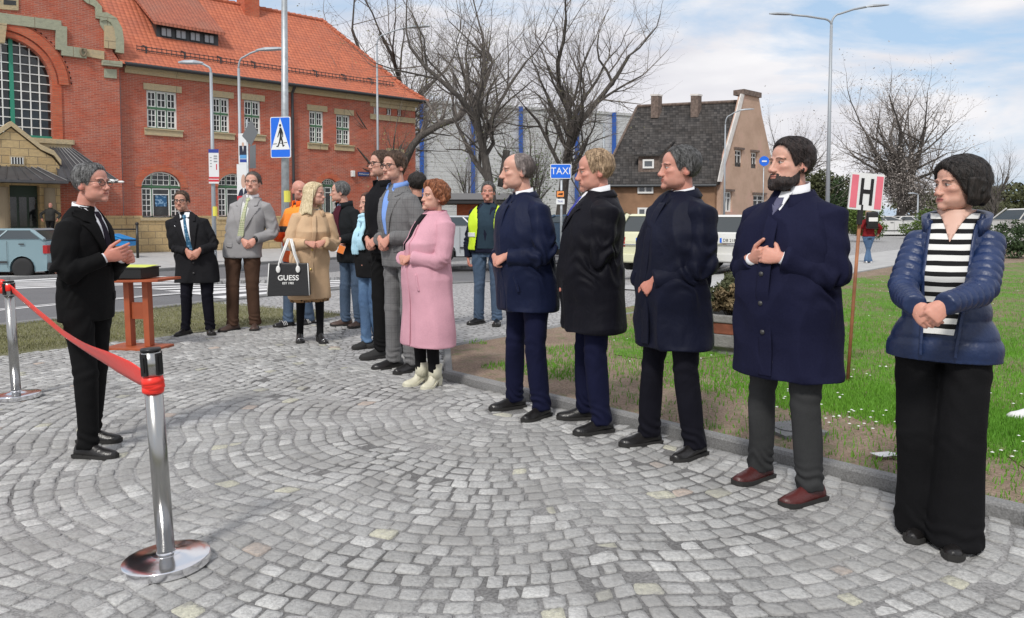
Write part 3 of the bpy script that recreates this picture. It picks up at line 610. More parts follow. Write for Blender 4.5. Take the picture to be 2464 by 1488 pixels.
dr = MB(); g_ = .22; dr.hexa([FC(sL-g_, zb+hd-.12, o_+.35), FC(sR+g_, zb+hd-.12, o_+.35), FC(sR-.2, zT+.12, oT), FC(sL+.1-.8, zT+.12, oT)], [FC(sL-g_, zb+hd+.02, o_+.35), FC(sR+g_, zb+hd+.02, o_+.35), FC(sR-.2, zT+.26, oT), FC(sL+.1-.8, zT+.26, oT)]); SB('dormer_roof', dr, M_('dormer_tiles'))
for i in range(4):
    a = sL+.12+(sR-sL-.24)*(i+.12)/4; b = sL+.12+(sR-sL-.24)*(i+.86)/4; m_ = MB(); z0, z1 = zb+.06, zb+hd-.12
    for (u0, u1, w0, w1) in ((a, b, z0, z0+.03), (a, b, z1-.03, z1), (a, a+.03, z0, z1), (b-.03, b, z0, z1), ((a+b)/2-.015, (a+b)/2+.015, z0, z1)): FC.box(m_, u0, u1, w0, w1, o_+.01, o_+.05)
    w = SB('window', m_, M_('gutter'), uv=False); m_ = MB(); FC.box(m_, a+.03, b-.03, z0+.03, z1-.03, o_+.012, o_+.025); recalc(m_.build('pane', mat('sky_glass', (.30, .33, .36), .12, spec=.9), w))
# chimney
sc_0, tc0 = roof_hit(604, 36); m_ = MB(); zc = on_roof(0, tc0)[2]; FC.box(m_, sc_0-.4, sc_0+.45, zc-.5, zc+3.2, ev-tc0-.9, ev-tc0+.1); SB('chimney', m_, M_('brick_arch'))
# ---- the gable wing on the left
FG = Face(np.array(FC(0, 0, .35)[:2]), fdir_); gh = lambda x, y: FG.hit(x, y)
Lg = -17.0; cxs, czz = gh(8, 196); rr_x = gh(126, 250)[0]-cxs; rr_z = gh(8, 120)[1]-czz; R_ = (rr_x+rr_z)/2; print('arch', cxs, czz, rr_x, rr_z)
R_ = rr_x; zsill = gh(60, 331)[1]; zc_ = gh(100, 200)[1]
gw_loop = [(cxs-R_, zsill), (cxs+R_, zsill)]+[(cxs+R_*math.cos(t), zc_+R_*math.sin(t)) for t in np.linspace(0, PI, 30)]
ks, kz_ = gh(287, 150); top0 = eave_z+.15
mir = lambda s: 2*cxs-s
gx = [(0, ground_z-.3), (0, top0), (-.25, top0+.35), (-.30, top0+1.7), (-.75, top0+2.5), (-.80, top0+2.9), (-1.5, top0+3.0), (-1.9, top0+3.7), (-3.0, top0+4.5), (-3.3, top0+6.2)]
prof = [(mir(s), z) for s, z in gx]
outline = gx+[(cxs, top0+8)]+prof[::-1]
gm = wall_with_holes(FG, [(s, z) for s, z in outline], [gw_loop], -.55, 0); SB('gable_wall', gm, M_('brick_wall'))
m_ = MB(); FG.box(m_, mir(0)+.05, -.05, ground_z-.25, top0-.4, -BK, -BK+.3); SB('gable_back', m_, M_('brick_wall'), uv=True)
gr_ = MB(); pk = (cxs, top0+7.2); gr_.hexa([FG(mir(-1.4), top0, -.56), FG(-1.4, top0, -.56), FG(-1.4, top0, -12), FG(mir(-1.4), top0, -12)], [FG(cxs-.1, top0+7.0, -.5), FG(cxs+.1, top0+7.0, -.5), FG(cxs+.1, top0+7.0, -12), FG(cxs-.1, top0+7.0, -12)]); SB('gable_roof', gr_, M_('roof_tiles'))
# coping: stepped and scrolled stone along the gable edge
def strip(loop, w_, o0, o1, m, name='stone_coping', f=FG):
    m_ = MB(); P_ = np.array(loop); T = np.gradient(P_, axis=0); T /= np.linalg.norm(T, axis=1)[:, None]; Nn = np.stack([-T[:, 1], T[:, 0]], 1); A_, B_ = P_-Nn*w_*.5, P_+Nn*w_*.5; R = [np.array([f(*A_[i], o0), f(*B_[i], o0), f(*B_[i], o1), f(*A_[i], o1)]) for i in range(len(P_))]; m_.rings(R); return SB(name, m_, m)
def G(*pts): return [gh(x, y) for x, y in pts]
strip(G((287, 128), (287, 98), (283, 70), (272, 50), (255, 40), (238, 42)), .34, -.3, .10, M_('green_stone')); strip(G((238, 46), (236, 18), (226, 8), (212, 2), (196, -12), (190, -40)), .28, -.3, .08, M_('green_stone'))
m_ = MB(); q = G((250, 62), (283, 66), (283, 120), (250, 116)); m_.prism(q, .002, .09, FG); SB('stone_panel', m_, M_('sandstone_trim'))
m_ = MB(); m_.prism(G((238, 38), (262, 48), (276, 62), (282, 80), (250, 76), (240, 60)), .002, .05, FG); SB('stone_panel', m_, M_('green_stone'))
m_ = MB(); m_.prism(G((244, 146), (291, 150), (291, 163), (244, 158)), .002, .22, FG); SB('kneeler', m_, M_('green_stone')); m_ = MB(); m_.prism(G((250, 166), (280, 168), (280, 190), (250, 187)), .002, .06, FG); SB('kneeler', m_, M_('green_stone'))
# string course that steps round the arch
sc_pts = G((-60, 34), (0, 45), (146, 64), (146, 122), (206, 130)); strip(sc_pts[:3], .42, .002, .14, M_('green_stone'), 'string_course'); strip([sc_pts[2], sc_pts[3]], .42, .002, .139, M_('green_stone'), 'string_course'); strip(sc_pts[3:], .42, .002, .138, M_('green_stone'), 'string_course')
m_ = MB(); m_.prism(G((204, 118), (250, 124), (250, 144), (204, 136)), .002, .06, FG); SB('stone_panel', m_, M_('sandstone_trim')); c_ = gh(197, 126); m_ = MB(); t = np.linspace(0, 2.2*PI, 20); m_.tube([FG(c_[0]+(.06+.03*a/PI)*math.cos(a), c_[1]+(.10+.05*a/PI)*math.sin(a), .18) for a in t], .045, 6); SB('scroll', m_, M_('green_stone'), uv=False)
m_ = MB(); m_.prism(G((-20, 58), (14, 60), (9, 106), (-14, 104)), .002, .24, FG); SB('keystone', m_, M_('sandstone_trim')); m_ = MB(); m_.prism(G((-8, -20), (44, -14), (44, 26), (-8, 22)), .002, .05, FG); SB('stone_panel', m_, M_('sandstone_trim')); m_ = MB(); m_.prism(G((8, 0), (38, 3), (38, 14), (8, 12)), .052, .06, FG); SB('pane', m_, M_('window_glass'), uv=False)
# arch rings
def ringarc(r0, r1, o0, o1, m, name, n_=44, a0=0, a1=PI):
    m_ = MB(); t = np.linspace(a0, a1, n_); R = [np.array([FG(cxs+r*math.cos(a), zc_+r*math.sin(a), o) for r, o in ((r0, o0), (r1, o0), (r1, o1), (r0, o1))]) for a in t]; m_.rings(R); return SB(name, m_, m)
ringarc(R_+.002, R_+.20, .002, .05, M_('brick_arch'), 'brick_arch'); ringarc(R_+.26, R_+.62, .002, .10, M_('brick_arch'), 'brick_arch')
ringarc(R_+.66, R_+.705, .002, .02, M_('brick_arch'), 'arch_moulding')
for i in range(34):
    m_ = MB(); a = PI*(i+.5)/34; r = R_+.72; m_.tube([FG(cxs+r*math.cos(a), zc_+r*math.sin(a), .001), FG(cxs+r*math.cos(a), zc_+r*math.sin(a), .012)], .055, 6); SB('dentil', m_, mat('dark_brick', (.06, .015, .012), .9), uv=False)
m_ = MB(); FG.box(m_, cxs+R_, cxs+R_+.35, zsill, zc_, .002, .05); SB('jamb', m_, M_('brick_arch')); m_ = MB(); FG.box(m_, cxs-R_-.1, cxs+R_+.75, zsill-.20, zsill, -.1, .18); FG.box(m_, cxs-R_-.1, cxs+R_+.65, zsill-.38, zsill-.20, .002, .10); SB('sill', m_, M_('sandstone_trim'))
fr = MB(); gb_ = MB(); o = -.30; chord = lambda s: zc_+math.sqrt(max(0, R_*R_-(s-cxs)**2)); dx = R_/2.6
for i in range(-8, 9):
    s = cxs+i*dx*.5*1.0
    if abs(i*dx*.5) > R_-.1: continue
    if i in (-1, 1): FG.box(gb_, s-.07, s+.07, zsill, chord(s), o-.05, o+.08)
    else: FG.box(fr, s-.022, s+.022, zsill, chord(s), o-.03, o+.02)
z = zsill+.45
while z < zc_+R_-.15: hw = R_ if z < zc_ else math.sqrt(R_*R_-(z-zc_)**2); FG.box(fr, cxs-hw, cxs+hw, z-.02, z+.02, o-.029, o+.018); z += .37
FG.box(gb_, cxs-R_, cxs+R_, zsill, zsill+.12, o-.04, o+.09); gl = MB(); gl.prism(gw_loop, o-.10, o-.08, FG); w = SB('arched_window', fr, M_('window_white'), uv=False); recalc(gl.build('pane', M_('window_glass'), w)); recalc(gb_.build('mullion', M_('green_frame'), w))
# plinth of the gable wing and the porch in front of it
m_ = MB(); FG.box(m_, cxs+R_+.9, .06, ground_z-.3, plz, .0, .06); SB('plinth', m_, M_('sandstone'))
FP = Face(np.array(FG(0, 0, 1.15)[:2]), fdir_); ph_ = lambda x, y: FP.hit(x, y)
porch = tag(empty('porch', (*FP(0, 0)[:2], ground_z)), 'sandstone entrance porch with a pointed gable, dark metal canopy and green door', 'porch')
def PBd(name, mb, m, uv=True):
    o = recalc(mb.build(name, m, porch)); o.location = (-porch.location[0], -porch.location[1], -ground_z)
    if uv: uvmap(o)
    return o
pc, pz = ph_(26, 308); pr_s, pr_z = ph_(143, 400); base_ = ground_z-.3; dx0, dx1 = ph_(24, 500)[0], ph_(97, 500)[0]; dz = ph_(60, 446)[1]
lp = [(2*pc-pr_s, base_), (dx0, base_), (dx0, dz), (dx1, dz), (dx1, base_), (pr_s, base_), (pr_s, pr_z), (pr_s-.25, pr_z+.35), (pc+1.0, pz-.85), (pc, pz), (pc-1.0, pz-.85), (2*pc-pr_s+.25, pr_z+.35), (2*pc-pr_s, pr_z)]
m_ = MB(); from mathutils.geometry import tessellate_polygon
tr = tessellate_polygon([[Vector((s, z, 0)) for s, z in lp]]); N_ = len(lp); m_.add([FP(s, z, 0) for s, z in lp]+[FP(s, z, -.6) for s, z in lp], [tuple(t) for t in tr]+[tuple(N_+i for i in t[::-1]) for t in tr]+[(i, (i+1) % N_, N_+(i+1) % N_, N_+i) for i in range(N_)]); PBd('porch_wall', m_, M_('sandstone'))
m_ = MB(); FP.box(m_, 2*pc-pr_s, 2*pc-pr_s+.4, base_, pr_z, -1.10, -.602); FP.box(m_, pr_s-.4, pr_s, base_, pr_z, -1.10, -.602); PBd('side_wall', m_, M_('sandstone'))
cop = [(2*pc-pr_s-.05, pr_z+.05), (2*pc-pr_s+.2, pr_z+.42), (pc-1.0, pz-.80), (pc, pz+.06), (pc+1.0, pz-.80), (pr_s-.2, pr_z+.42), (pr_s+.05, pr_z+.05)]
m_ = MB(); 
for i in range(6): (a, b), (c, d) = cop[i], cop[i+1]; m_.prism([(a, b), (c, d), (c, d+.20), (a, b+.20)], -.62, .10, FP)
PBd('coping', m_, M_('sandstone_trim')); m_ = MB(); FP.box(m_, dx0, dx1, ground_z, dz, -.5, -.45); d_ = PBd('door', m_, M_('door_green'), False)
m_ = MB(); FP.box(m_, dx0-1.2, pr_s+1.0, base_, .33, .001, 1.5); FP.box(m_, dx0-1.2, pr_s+1.35, base_, .10, 1.501, 1.85); FP.box(m_, dx0-1.2, pr_s+1.7, base_, -.13, 1.851, 2.2); PBd('steps', m_, M_('sandstone_trim'))
m_ = MB(); w_ = (dx1-dx0)
for i in range(3):
    for (zz0, zz1) in ((.15, 1.2), (1.3, 2.5)): FP.box(m_, dx0+w_*(i+.12)/3, dx0+w_*(i+.88)/3, ground_z+zz0, ground_z+min(zz1, dz-ground_z-.1), -.45, -.43)
recalc(m_.build('door_panes', M_('window_glass'), d_))
for s in (dx0-.28, dx1+.28): m_ = MB(); m_.tube([FP(s, base_, .32), FP(s, dz-.1, .32)], [.24, .20], 16); PBd('column', m_, M_('sandstone_trim'), False)
ca, cz = ph_(145, 436); cb, cz2 = ph_(88, 404); m_ = MB(); sL_ = 2*pc-ca
m_.hexa([FP(sL_, cz-.05, 1.1), FP(ca, cz-.05, 1.1), FP(ca, cz-.05, .0), FP(sL_, cz-.05, .0)], [FP(2*pc-cb, cz2, .15), FP(cb, cz2, .15), FP(cb, cz2, .01), FP(2*pc-cb, cz2, .01)]); FP.box(m_, sL_-.03, ca+.03, cz-.14, cz-.052, .0, 1.16); PBd('canopy', m_, M_('metal_roof'), False)
m_ = MB()
for i in range(9): t = i/8; m_.tube([FP(sL_+(ca-sL_)*t, cz-.02, 1.08), FP(2*pc-cb+(2*cb-2*pc)*t, cz2+.03, .15)], .022, 5)
PBd('standing_seams', m_, M_('metal_roof'), False)
m_ = MB(); wx0, wz0 = ph_(27, 395); wx1, wz1 = ph_(54, 380); FP.box(m_, wx0-.06, wx1+.06, wz0-.06, wz1+.06, .001, .05); PBd('window_frame', m_, M_('sandstone_trim')); m_ = MB(); FP.box(m_, wx0, wx1, wz0, wz1, .051, .06); w = PBd('window', m_, M_('window_glass'), False); m_ = MB(); 
for t in (0, .25, .5, .75, 1): FP.box(m_, wx0+(wx1-wx0)*t-.015, wx0+(wx1-wx0)*t+.015, wz0, wz1, .061, .07)
recalc(m_.build('glazing_bars', M_('window_white'), w))
# lean-to metal roof between porch and long wing
FL = Face(np.array(FG(0, 0, 1.6)[:2]), fdir_); a0, az = FL.hit(284, 434); b0_, bz = FG.hit(152, 358); m_ = MB(); l0 = pr_s-.1
m_.hexa([FG(l0, az-.02, 1.6), FG(a0, az-.02, 1.6), FG(a0-.1, az-.02, .08), FG(l0, az-.02, .08)], [FG(l0, bz, .2), FG(b0_+.3, bz, .2), FG(b0_+.3, bz, .081), FG(l0, bz, .081)]); FG.box(m_, l0, a0+.02, az-.11, az-.022, .08, 1.66); PBd('side_roof', m_, M_('metal_roof'), False)
m_ = MB(); 
for i in range(9): t = i/8; m_.tube([FG(l0+(a0-l0)*t, az+.01, 1.58), FG(l0+(b0_+.3-l0)*t, bz+.03, .2)], .022, 5)
PBd('standing_seams', m_, M_('metal_roof'), False)
# lamp on the corner of the lean-to
lp_ = at(268, 436, FL(a0, 0)[1]-.6); m_ = MB(); m_.ell(lp_, (.16, .10, .08), 10, 6); lo = m_.build('floodlight', M_('white_paint'), None, True); m_ = MB(); m_.tube([lp_, lp_+np.array([.18, .2, .05])], .03, 6); m_.ell(lp_+np.array([.35, .1, -.03]), (.14, .08, .05), 10, 6); m_.build('bracket', M_('white_paint'), lo); tag(lo, 'white floodlight on the corner of the porch side roof', 'light')
# street name plate and small box on the long wing
s0, z1 = FC.hit(860, 414); s1, z0 = FC.hit(887, 427); z0 = FC.hit(860, 424)[1]
sg = tag(empty('street_sign', FC((s0+s1)/2, (z0+z1)/2, .04), math.atan2(fdir_[1], fdir_[0])), 'dark blue street name plate on the brick wall left of the tall man in black', 'sign'); m_ = MB(); m_.box(-(s1-s0)/2, (s1-s0)/2, -.03, 0, -(z1-z0)/2, (z1-z0)/2); m_.build('plate', mat('sign_blue_dark', (.02, .06, .22), .4), sg)
SIGNTXT = [('Plac', (z1-z0)*.52, sg, (-(s1-s0)*.29, -.034, 0), 'white_paint'), ('Dworcowy', (z1-z0)*.52, sg, ((s1-s0)*.14, -.034, 0), 'white_paint')]
s0, z1 = FC.hit(843, 411); s1, z0 = FC.hit(851, 424); m_ = MB(); FC.box(m_, s0, s1, z0-.05, z1, .001, .18); o = bevel(m_.build('alarm_box', M_('white_paint')), .03, 2); tag(o, 'small white box on the brick wall beside the street name plate', 'box')
# ------------------------------------------------------------ industrial hall, old house
n = NT('cladding', .5, .1); v = n.coord((1, 1, 1)); z = n.sep(v)[2]; st = n.math('FRACT', n.math('MULTIPLY', z, 1/.45))
c = n.mix(n.math('LESS_THAN', st, .12), n.mix(n.noise(.3, 3), (.52, .535, .545), (.64, .65, .66)), (.38, .39, .41)); n.bump(st, .3, .05); n.done(c)
mat('blue_column', (.02, .10, .42), .5); mat('hall_roof', (.5, .51, .52), .6)
YH = 84*KS
hall = tag(empty('industrial_hall', (*at(1240, 520, YH)[:2], -.2)), 'long grey corrugated hall with blue columns behind the bare trees', 'building'); HL = at(990, 246, YH*1.0); HR = at(1490, 303, YH*1.13); FH = Face(HL[:2], (HR-HL)[:2]); Lh = np.linalg.norm((HR-HL)[:2])
def HB(name, mb, m): o = recalc(mb.build(name, m, hall)); o.location = tuple(-q for q in hall.location); return o
hz = HL[2]; m_ = MB(); FH.box(m_, -24, Lh+4, -.8, hz, -22, 0); HB('cladding_wall', m_, M_('cladding')); m_ = MB(); FH.box(m_, -24.2, Lh+4.2, hz+.002, hz+.30, -22.2, .15); HB('parapet', m_, M_('hall_roof'))
for px_ in (1012, 1135, 1250, 1385, 1474): s, z = FH.hit(px_, 300); m_ = MB(); FH.box(m_, s-.17, s+.17, -.8, hz+(.9 if px_ < 1100 else .2), .16, .5); HB('column', m_, M_('blue_column'))
# low carport with a dark roof right of the pink coat
s_ = at(1140, 470, 50*KS); lowr = tag(empty('carport', (s_[0], s_[1], 0)), 'low dark-roofed brick shelter behind the red-haired woman', 'shelter')
w_ = 62/F*50*KS*1.6; h0 = s_[2]; m_ = MB(); m_.box(-w_, w_*1.15, -2, 2, h0-.55, h0-.3); bevel(m_.build('roof', mat('tar_roof', (.03, .03, .032), .8), lowr), .04); m_ = MB(); m_.box(-w_, w_*1.15, -2.06, -2.0, h0-.30, h0+.05); m_.build('fascia', mat('fascia_grey', (.22, .22, .23), .6), lowr)
m_ = MB(); m_.box(-w_*.4, w_*.5, -.5, 1.9, -.1, h0-.56); uvmap(recalc(m_.build('wall', M_('brick_arch'), lowr))); m_ = MB(); m_.box(w_*.55, w_*1.05, -1.5, -1.4, .2, h0-.62); m_.build('louvre', mat('louvre', (.45, .46, .46), .6), lowr)
# the old plastered house
n = NT('old_plaster', .92); c = n.ramp(n.noise(.5, 6, rough=.6), [(.35, (.44, .30, .22)), (.5, (.52, .36, .27)), (.68, (.58, .35, .29))]); c = n.mix(n.ramp(n.noise(1.6, 7, rough=.75), [(.60, (0, 0, 0)), (.70, (.7, .7, .7))]), c, (.30, .19, .12)); n.bump(n.noise(5, 5), .3, .04); n.done(c)
mat('verge_white', (.66, .63, .60), .85, var=.2, vscale=2); mat('brown_plaster', (.25, .145, .085), .9, var=.3, vscale=1.2); mat('soot_brick', (.16, .12, .10), .9, var=.4, vscale=6)
YG = 56*KS; h1 = at(1735, 436, YG); hb = at(1868, 436, YG*1.10); gd = (hb-h1)[:2]; wg = np.linalg.norm(gd); FGb = Face(h1[:2], gd); ed = np.array([-FGb.d[1], FGb.d[0]]); 
sh_ = at(1462, 436, YG*1.02); FHs = Face(sh_[:2], (h1-sh_)[:2]); LhS = np.linalg.norm((h1-sh_)[:2]); print('house gable width', wg, 'eaves length', LhS)
house = tag(empty('old_house', (h1[0], h1[1], -.1)), 'old plastered house with a steep dark tiled roof and tan gable', 'house')
def OB(name, mb, m, uv=False, par=None):
    o = recalc(mb.build(name, m, par or house)); 
    if par is None: o.location = (-h1[0], -h1[1], .1)
    if uv: uvmap(o)
    return o
ez = h1[2]; apx = FGb.hit(1785, 222); az_ = FGb.hit(1790, 228)[1]; s_ap = wg*.5; rdz = az_-.35
bx = FHs.d*-1*LhS; nb_ = Face(h1[:2], gd)
c0, c1 = h1[:2], h1[:2]+FGb.d*wg; c2, c3 = c1-FHs.d*LhS, c0-FHs.d*LhS; p3 = lambda q, z: (q[0], q[1], z)
m_ = MB(); m_.hexa([p3(c0-FHs.d*.4, -.5), p3(c1-FHs.d*.4, -.5), p3(c2, -.5), p3(c3, -.5)], [p3(c0-FHs.d*.4, ez), p3(c1-FHs.d*.4, ez), p3(c2, ez), p3(c3, ez)]); OB('side_wall', m_, M_('brown_plaster'))
gp_ = [(0, -.5), (wg, -.5), (wg, ez), (wg-.35, ez+1.0), (wg*.70, az_-1.2), (wg*.64, az_), (wg*.36, az_), (wg*.30, az_-1.2), (.35, ez+1.0), (0, ez)]
wnd = []
for x0, y0, x1, y1 in ((1768, 362, 1786, 401), (1807, 368, 1822, 405), (1743, 462, 1762, 510), (1812, 470, 1840, 512)): a, zb_ = FGb.hit(x0, y1); b, zt_ = FGb.hit(x1, y0); zb_ = FGb.hit(x0, y1)[1]; wnd.append((a, b, zb_, zt_))
OB('gable_wall', wall_with_holes(FGb, gp_, [[(a, q), (b, q), (b, t), (a, t)] for a, b, q, t in wnd], -.4, 0), M_('old_plaster'))
for a, b, q, t in wnd:
    fr = MB(); 
    for u0, u1, w0, w1 in ((a, b, q, q+.1), (a, b, t-.1, t), (a, a+.1, q+.1, t-.1), (b-.1, b, q+.1, t-.1), ((a+b)/2-.05, (a+b)/2+.05, q+.1, t-.1)): FGb.box(fr, u0, u1, w0, w1, -.22, -.12)
    FGb.box(fr, a+.1, b-.1, q+(t-q)*.66, q+(t-q)*.66+.08, -.21, -.125); w = OB('window', fr, M_('white_paint')); gl = MB(); FGb.box(gl, a, b, q, t, -.28, -.25); o = recalc(gl.build('pane', mat('grey_glass', (.10, .11, .12), .1, spec=.8), w)); m_ = MB(); FGb.box(m_, a-.15, b+.15, t+.02, t+.16, .001, .12); OB('drip_mould', m_, M_('soot_brick'))
# steep roof with a hipped left end
ov = .35; ridge0, ridge1 = (c0+c1)/2-FHs.d*.3, (c0+c1)/2-FHs.d*(LhS+.35); e0, e3 = c0-FGb.d*ov-FHs.d*.1, c3-FGb.d*ov-FHs.d*ov; e1_, e2_ = c1+FGb.d*ov-FHs.d*.1, c2+FGb.d*ov-FHs.d*ov
m_ = MB(); V_ = [p3(e0, ez-.25), p3(e3, ez-.25), p3(e2_, ez-.25), p3(e1_, ez-.25), p3(ridge0, rdz), p3(ridge1, rdz-.25)]; m_.add(V_, [(0, 4, 5, 1), (1, 5, 2), (2, 5, 4, 3), (0, 1, 2, 3), (0, 3, 4)]); hr = OB('roof', m_, M_('old_roof_tiles'), True)
m_ = MB(); m_.tube([p3(ridge0, rdz+.03), p3(ridge1, rdz-.2)], .12, 7); m_.tube([p3(ridge1, rdz-.25), p3(e3, ez-.2)], .09, 7); OB('ridge_tiles', m_, M_('soot_brick'))
m_ = MB(); m_.tube([p3(e0-FGb.d*.05, ez-.3), p3(e3-FGb.d*.05, ez-.3)], .09, 8); OB('gutter', m_, M_('gutter'))
m_ = MB(); FGb.box(m_, wg*.34, wg*.66, az_, az_+.35, -.7, .12); OB('gable_chimney', m_, M_('soot_brick')); vg = [(-.12, ez-.05), (.25, ez+1.05), (wg*.30-.12, az_-1.1), (wg*.36-.1, az_)]
m_ = MB(); 
for i in range(3): (a, b), (c_, d_) = vg[i], vg[i+1]; w0_ = .34; m_.prism([(a-w0_, b), (a+.12, b), (c_+.12, d_), (c_-w0_, d_)], .002, .08, FGb)
OB('verge', m_, M_('verge_white'))
for fx, hgt, m__ in ((.78, 1.0, 'soot_brick'), (.42, .9, 'soot_brick')):
    q = ridge1*fx+ridge0*(1-fx) if False else ridge0*(1-fx)+ridge1*fx; a = .24; D1, D2 = FHs.d*a, FGb.d*a; q = q-FGb.d*.5; m_ = MB(); m_.hexa([p3(q-D1-D2, rdz-1.1), p3(q+D1-D2, rdz-1.1), p3(q+D1+D2, rdz-1.1), p3(q-D1+D2, rdz-1.1)], [p3(q-D1-D2, rdz+hgt*.42), p3(q+D1-D2, rdz+hgt*.42), p3(q+D1+D2, rdz+hgt*.42), p3(q-D1+D2, rdz+hgt*.42)]); c_ = OB('chimney', m_, M_(m__)); m_ = MB(); D1, D2 = D1*1.15, D2*1.15; z9 = rdz+hgt*.42; m_.hexa([p3(q-D1-D2, z9), p3(q+D1-D2, z9), p3(q+D1+D2, z9), p3(q-D1+D2, z9)], [p3(q-D1-D2, z9+.12), p3(q+D1-D2, z9+.12), p3(q+D1+D2, z9+.12), p3(q-D1+D2, z9+.12)]); recalc(m_.build('chimney_cap', M_('verge_white'), c_))
# shed dormer and side windows
def sroof(s, t): # t up the slope 0..1 from the front eaves, s along the eaves from its left end
    E = np.array(p3(e3+FHs.d*s, ez-.25)); Rg = np.array(p3(ridge1+FHs.d*(s+.05), rdz)); q = E*(1-t)+Rg*t; return q
s_d = (1568-1462)/(1735-1462)*LhS*1.0
dn = -FGb.d; m_ = MB(); a, b = s_d-.55, s_d+.75; lo0, hi0 = sroof(a, .18), sroof(b, .18); h_ = 1.05; tp = .48; lo1, hi1 = E1, E2 = sroof(a+.2, tp), sroof(b+.2, tp); up = np.array([0, 0, 1.])
f0, f1 = sroof(s_d-.7, .16), sroof(s_d+.7, .16); b0, b1 = sroof(s_d-.7+.5, .50), sroof(s_d+.7+.5, .50)
# keep the dormer square to the wall
b0 = f0+(sroof(s_d, .50)-sroof(s_d, .16)); b1 = f1+(sroof(s_d, .50)-sroof(s_d, .16))
m_.hexa([f0-up*.2, f1-up*.2, np.array([*b1[:2], f1[2]-.2]), np.array([*b0[:2], f0[2]-.2])], [f0+up*h_, f1+up*h_, b1+up*.02, b0+up*.02]); OB('dormer', m_, M_('soot_brick')); d2 = np.array([*(dn*.3), 0]); m_ = MB(); sx = np.array([*(FHs.d*.2), 0]); m_.hexa([f0+up*(h_-.05)+d2-sx, f1+up*(h_-.05)+d2+sx, b1+up*.08+sx, b0+up*.08-sx], [f0+up*(h_+.08)+d2-sx, f1+up*(h_+.08)+d2+sx, b1+up*.2+sx, b0+up*.2-sx]); OB('dormer_roof', m_, M_('old_roof_tiles'), True)
def sidewin(c, w, h, z, o=.03):
    fr = MB(); F2 = Face(c3-FGb.d*0, FHs.d); s = c
    for u0, u1, w0, w1 in ((s-w/2, s+w/2, z, z+.12), (s-w/2, s+w/2, z+h-.12, z+h), (s-w/2, s-w/2+.12, z+.12, z+h-.12), (s+w/2-.12, s+w/2, z+.12, z+h-.12), (s-.06, s+.06, z+.12, z+h-.12)): F2.box(fr, u0, u1, w0, w1, o, o+.06)
    w_ = OB('window', fr, M_('white_paint')); gl = MB(); F2.box(gl, s-w/2, s+w/2, z, z+h, o-.025, o+.01); recalc(gl.build('pane', M_('grey_glass'), w_))
for px_, y0, y1 in ((1553, 444, 466), (1553, 500, 520)): F2 = Face(c3, FHs.d); s, z1_ = F2.hit(px_, y0); _, z0_ = F2.hit(px_, y1); sidewin(s, 1.05, z1_-z0_, z0_)
fr = MB(); Fd = Face(f0[:2]+dn*.02, FHs.d); cz_ = f0[2]+.45
for u0, u1, w0, w1 in ((.30, 1.05, 0, .12), (.30, 1.05, .48, .6), (.30, .42, .12, .48), (.93, 1.05, .12, .48)): Fd.box(fr, u0, u1, cz_-.25+w0, cz_-.25+w1, .0, .06)
w_ = OB('window', fr, M_('white_paint')); gl = MB(); Fd.box(gl, .36, .99, cz_-.2, cz_+.3, -.01, .01); recalc(gl.build('pane', M_('grey_glass'), w_))
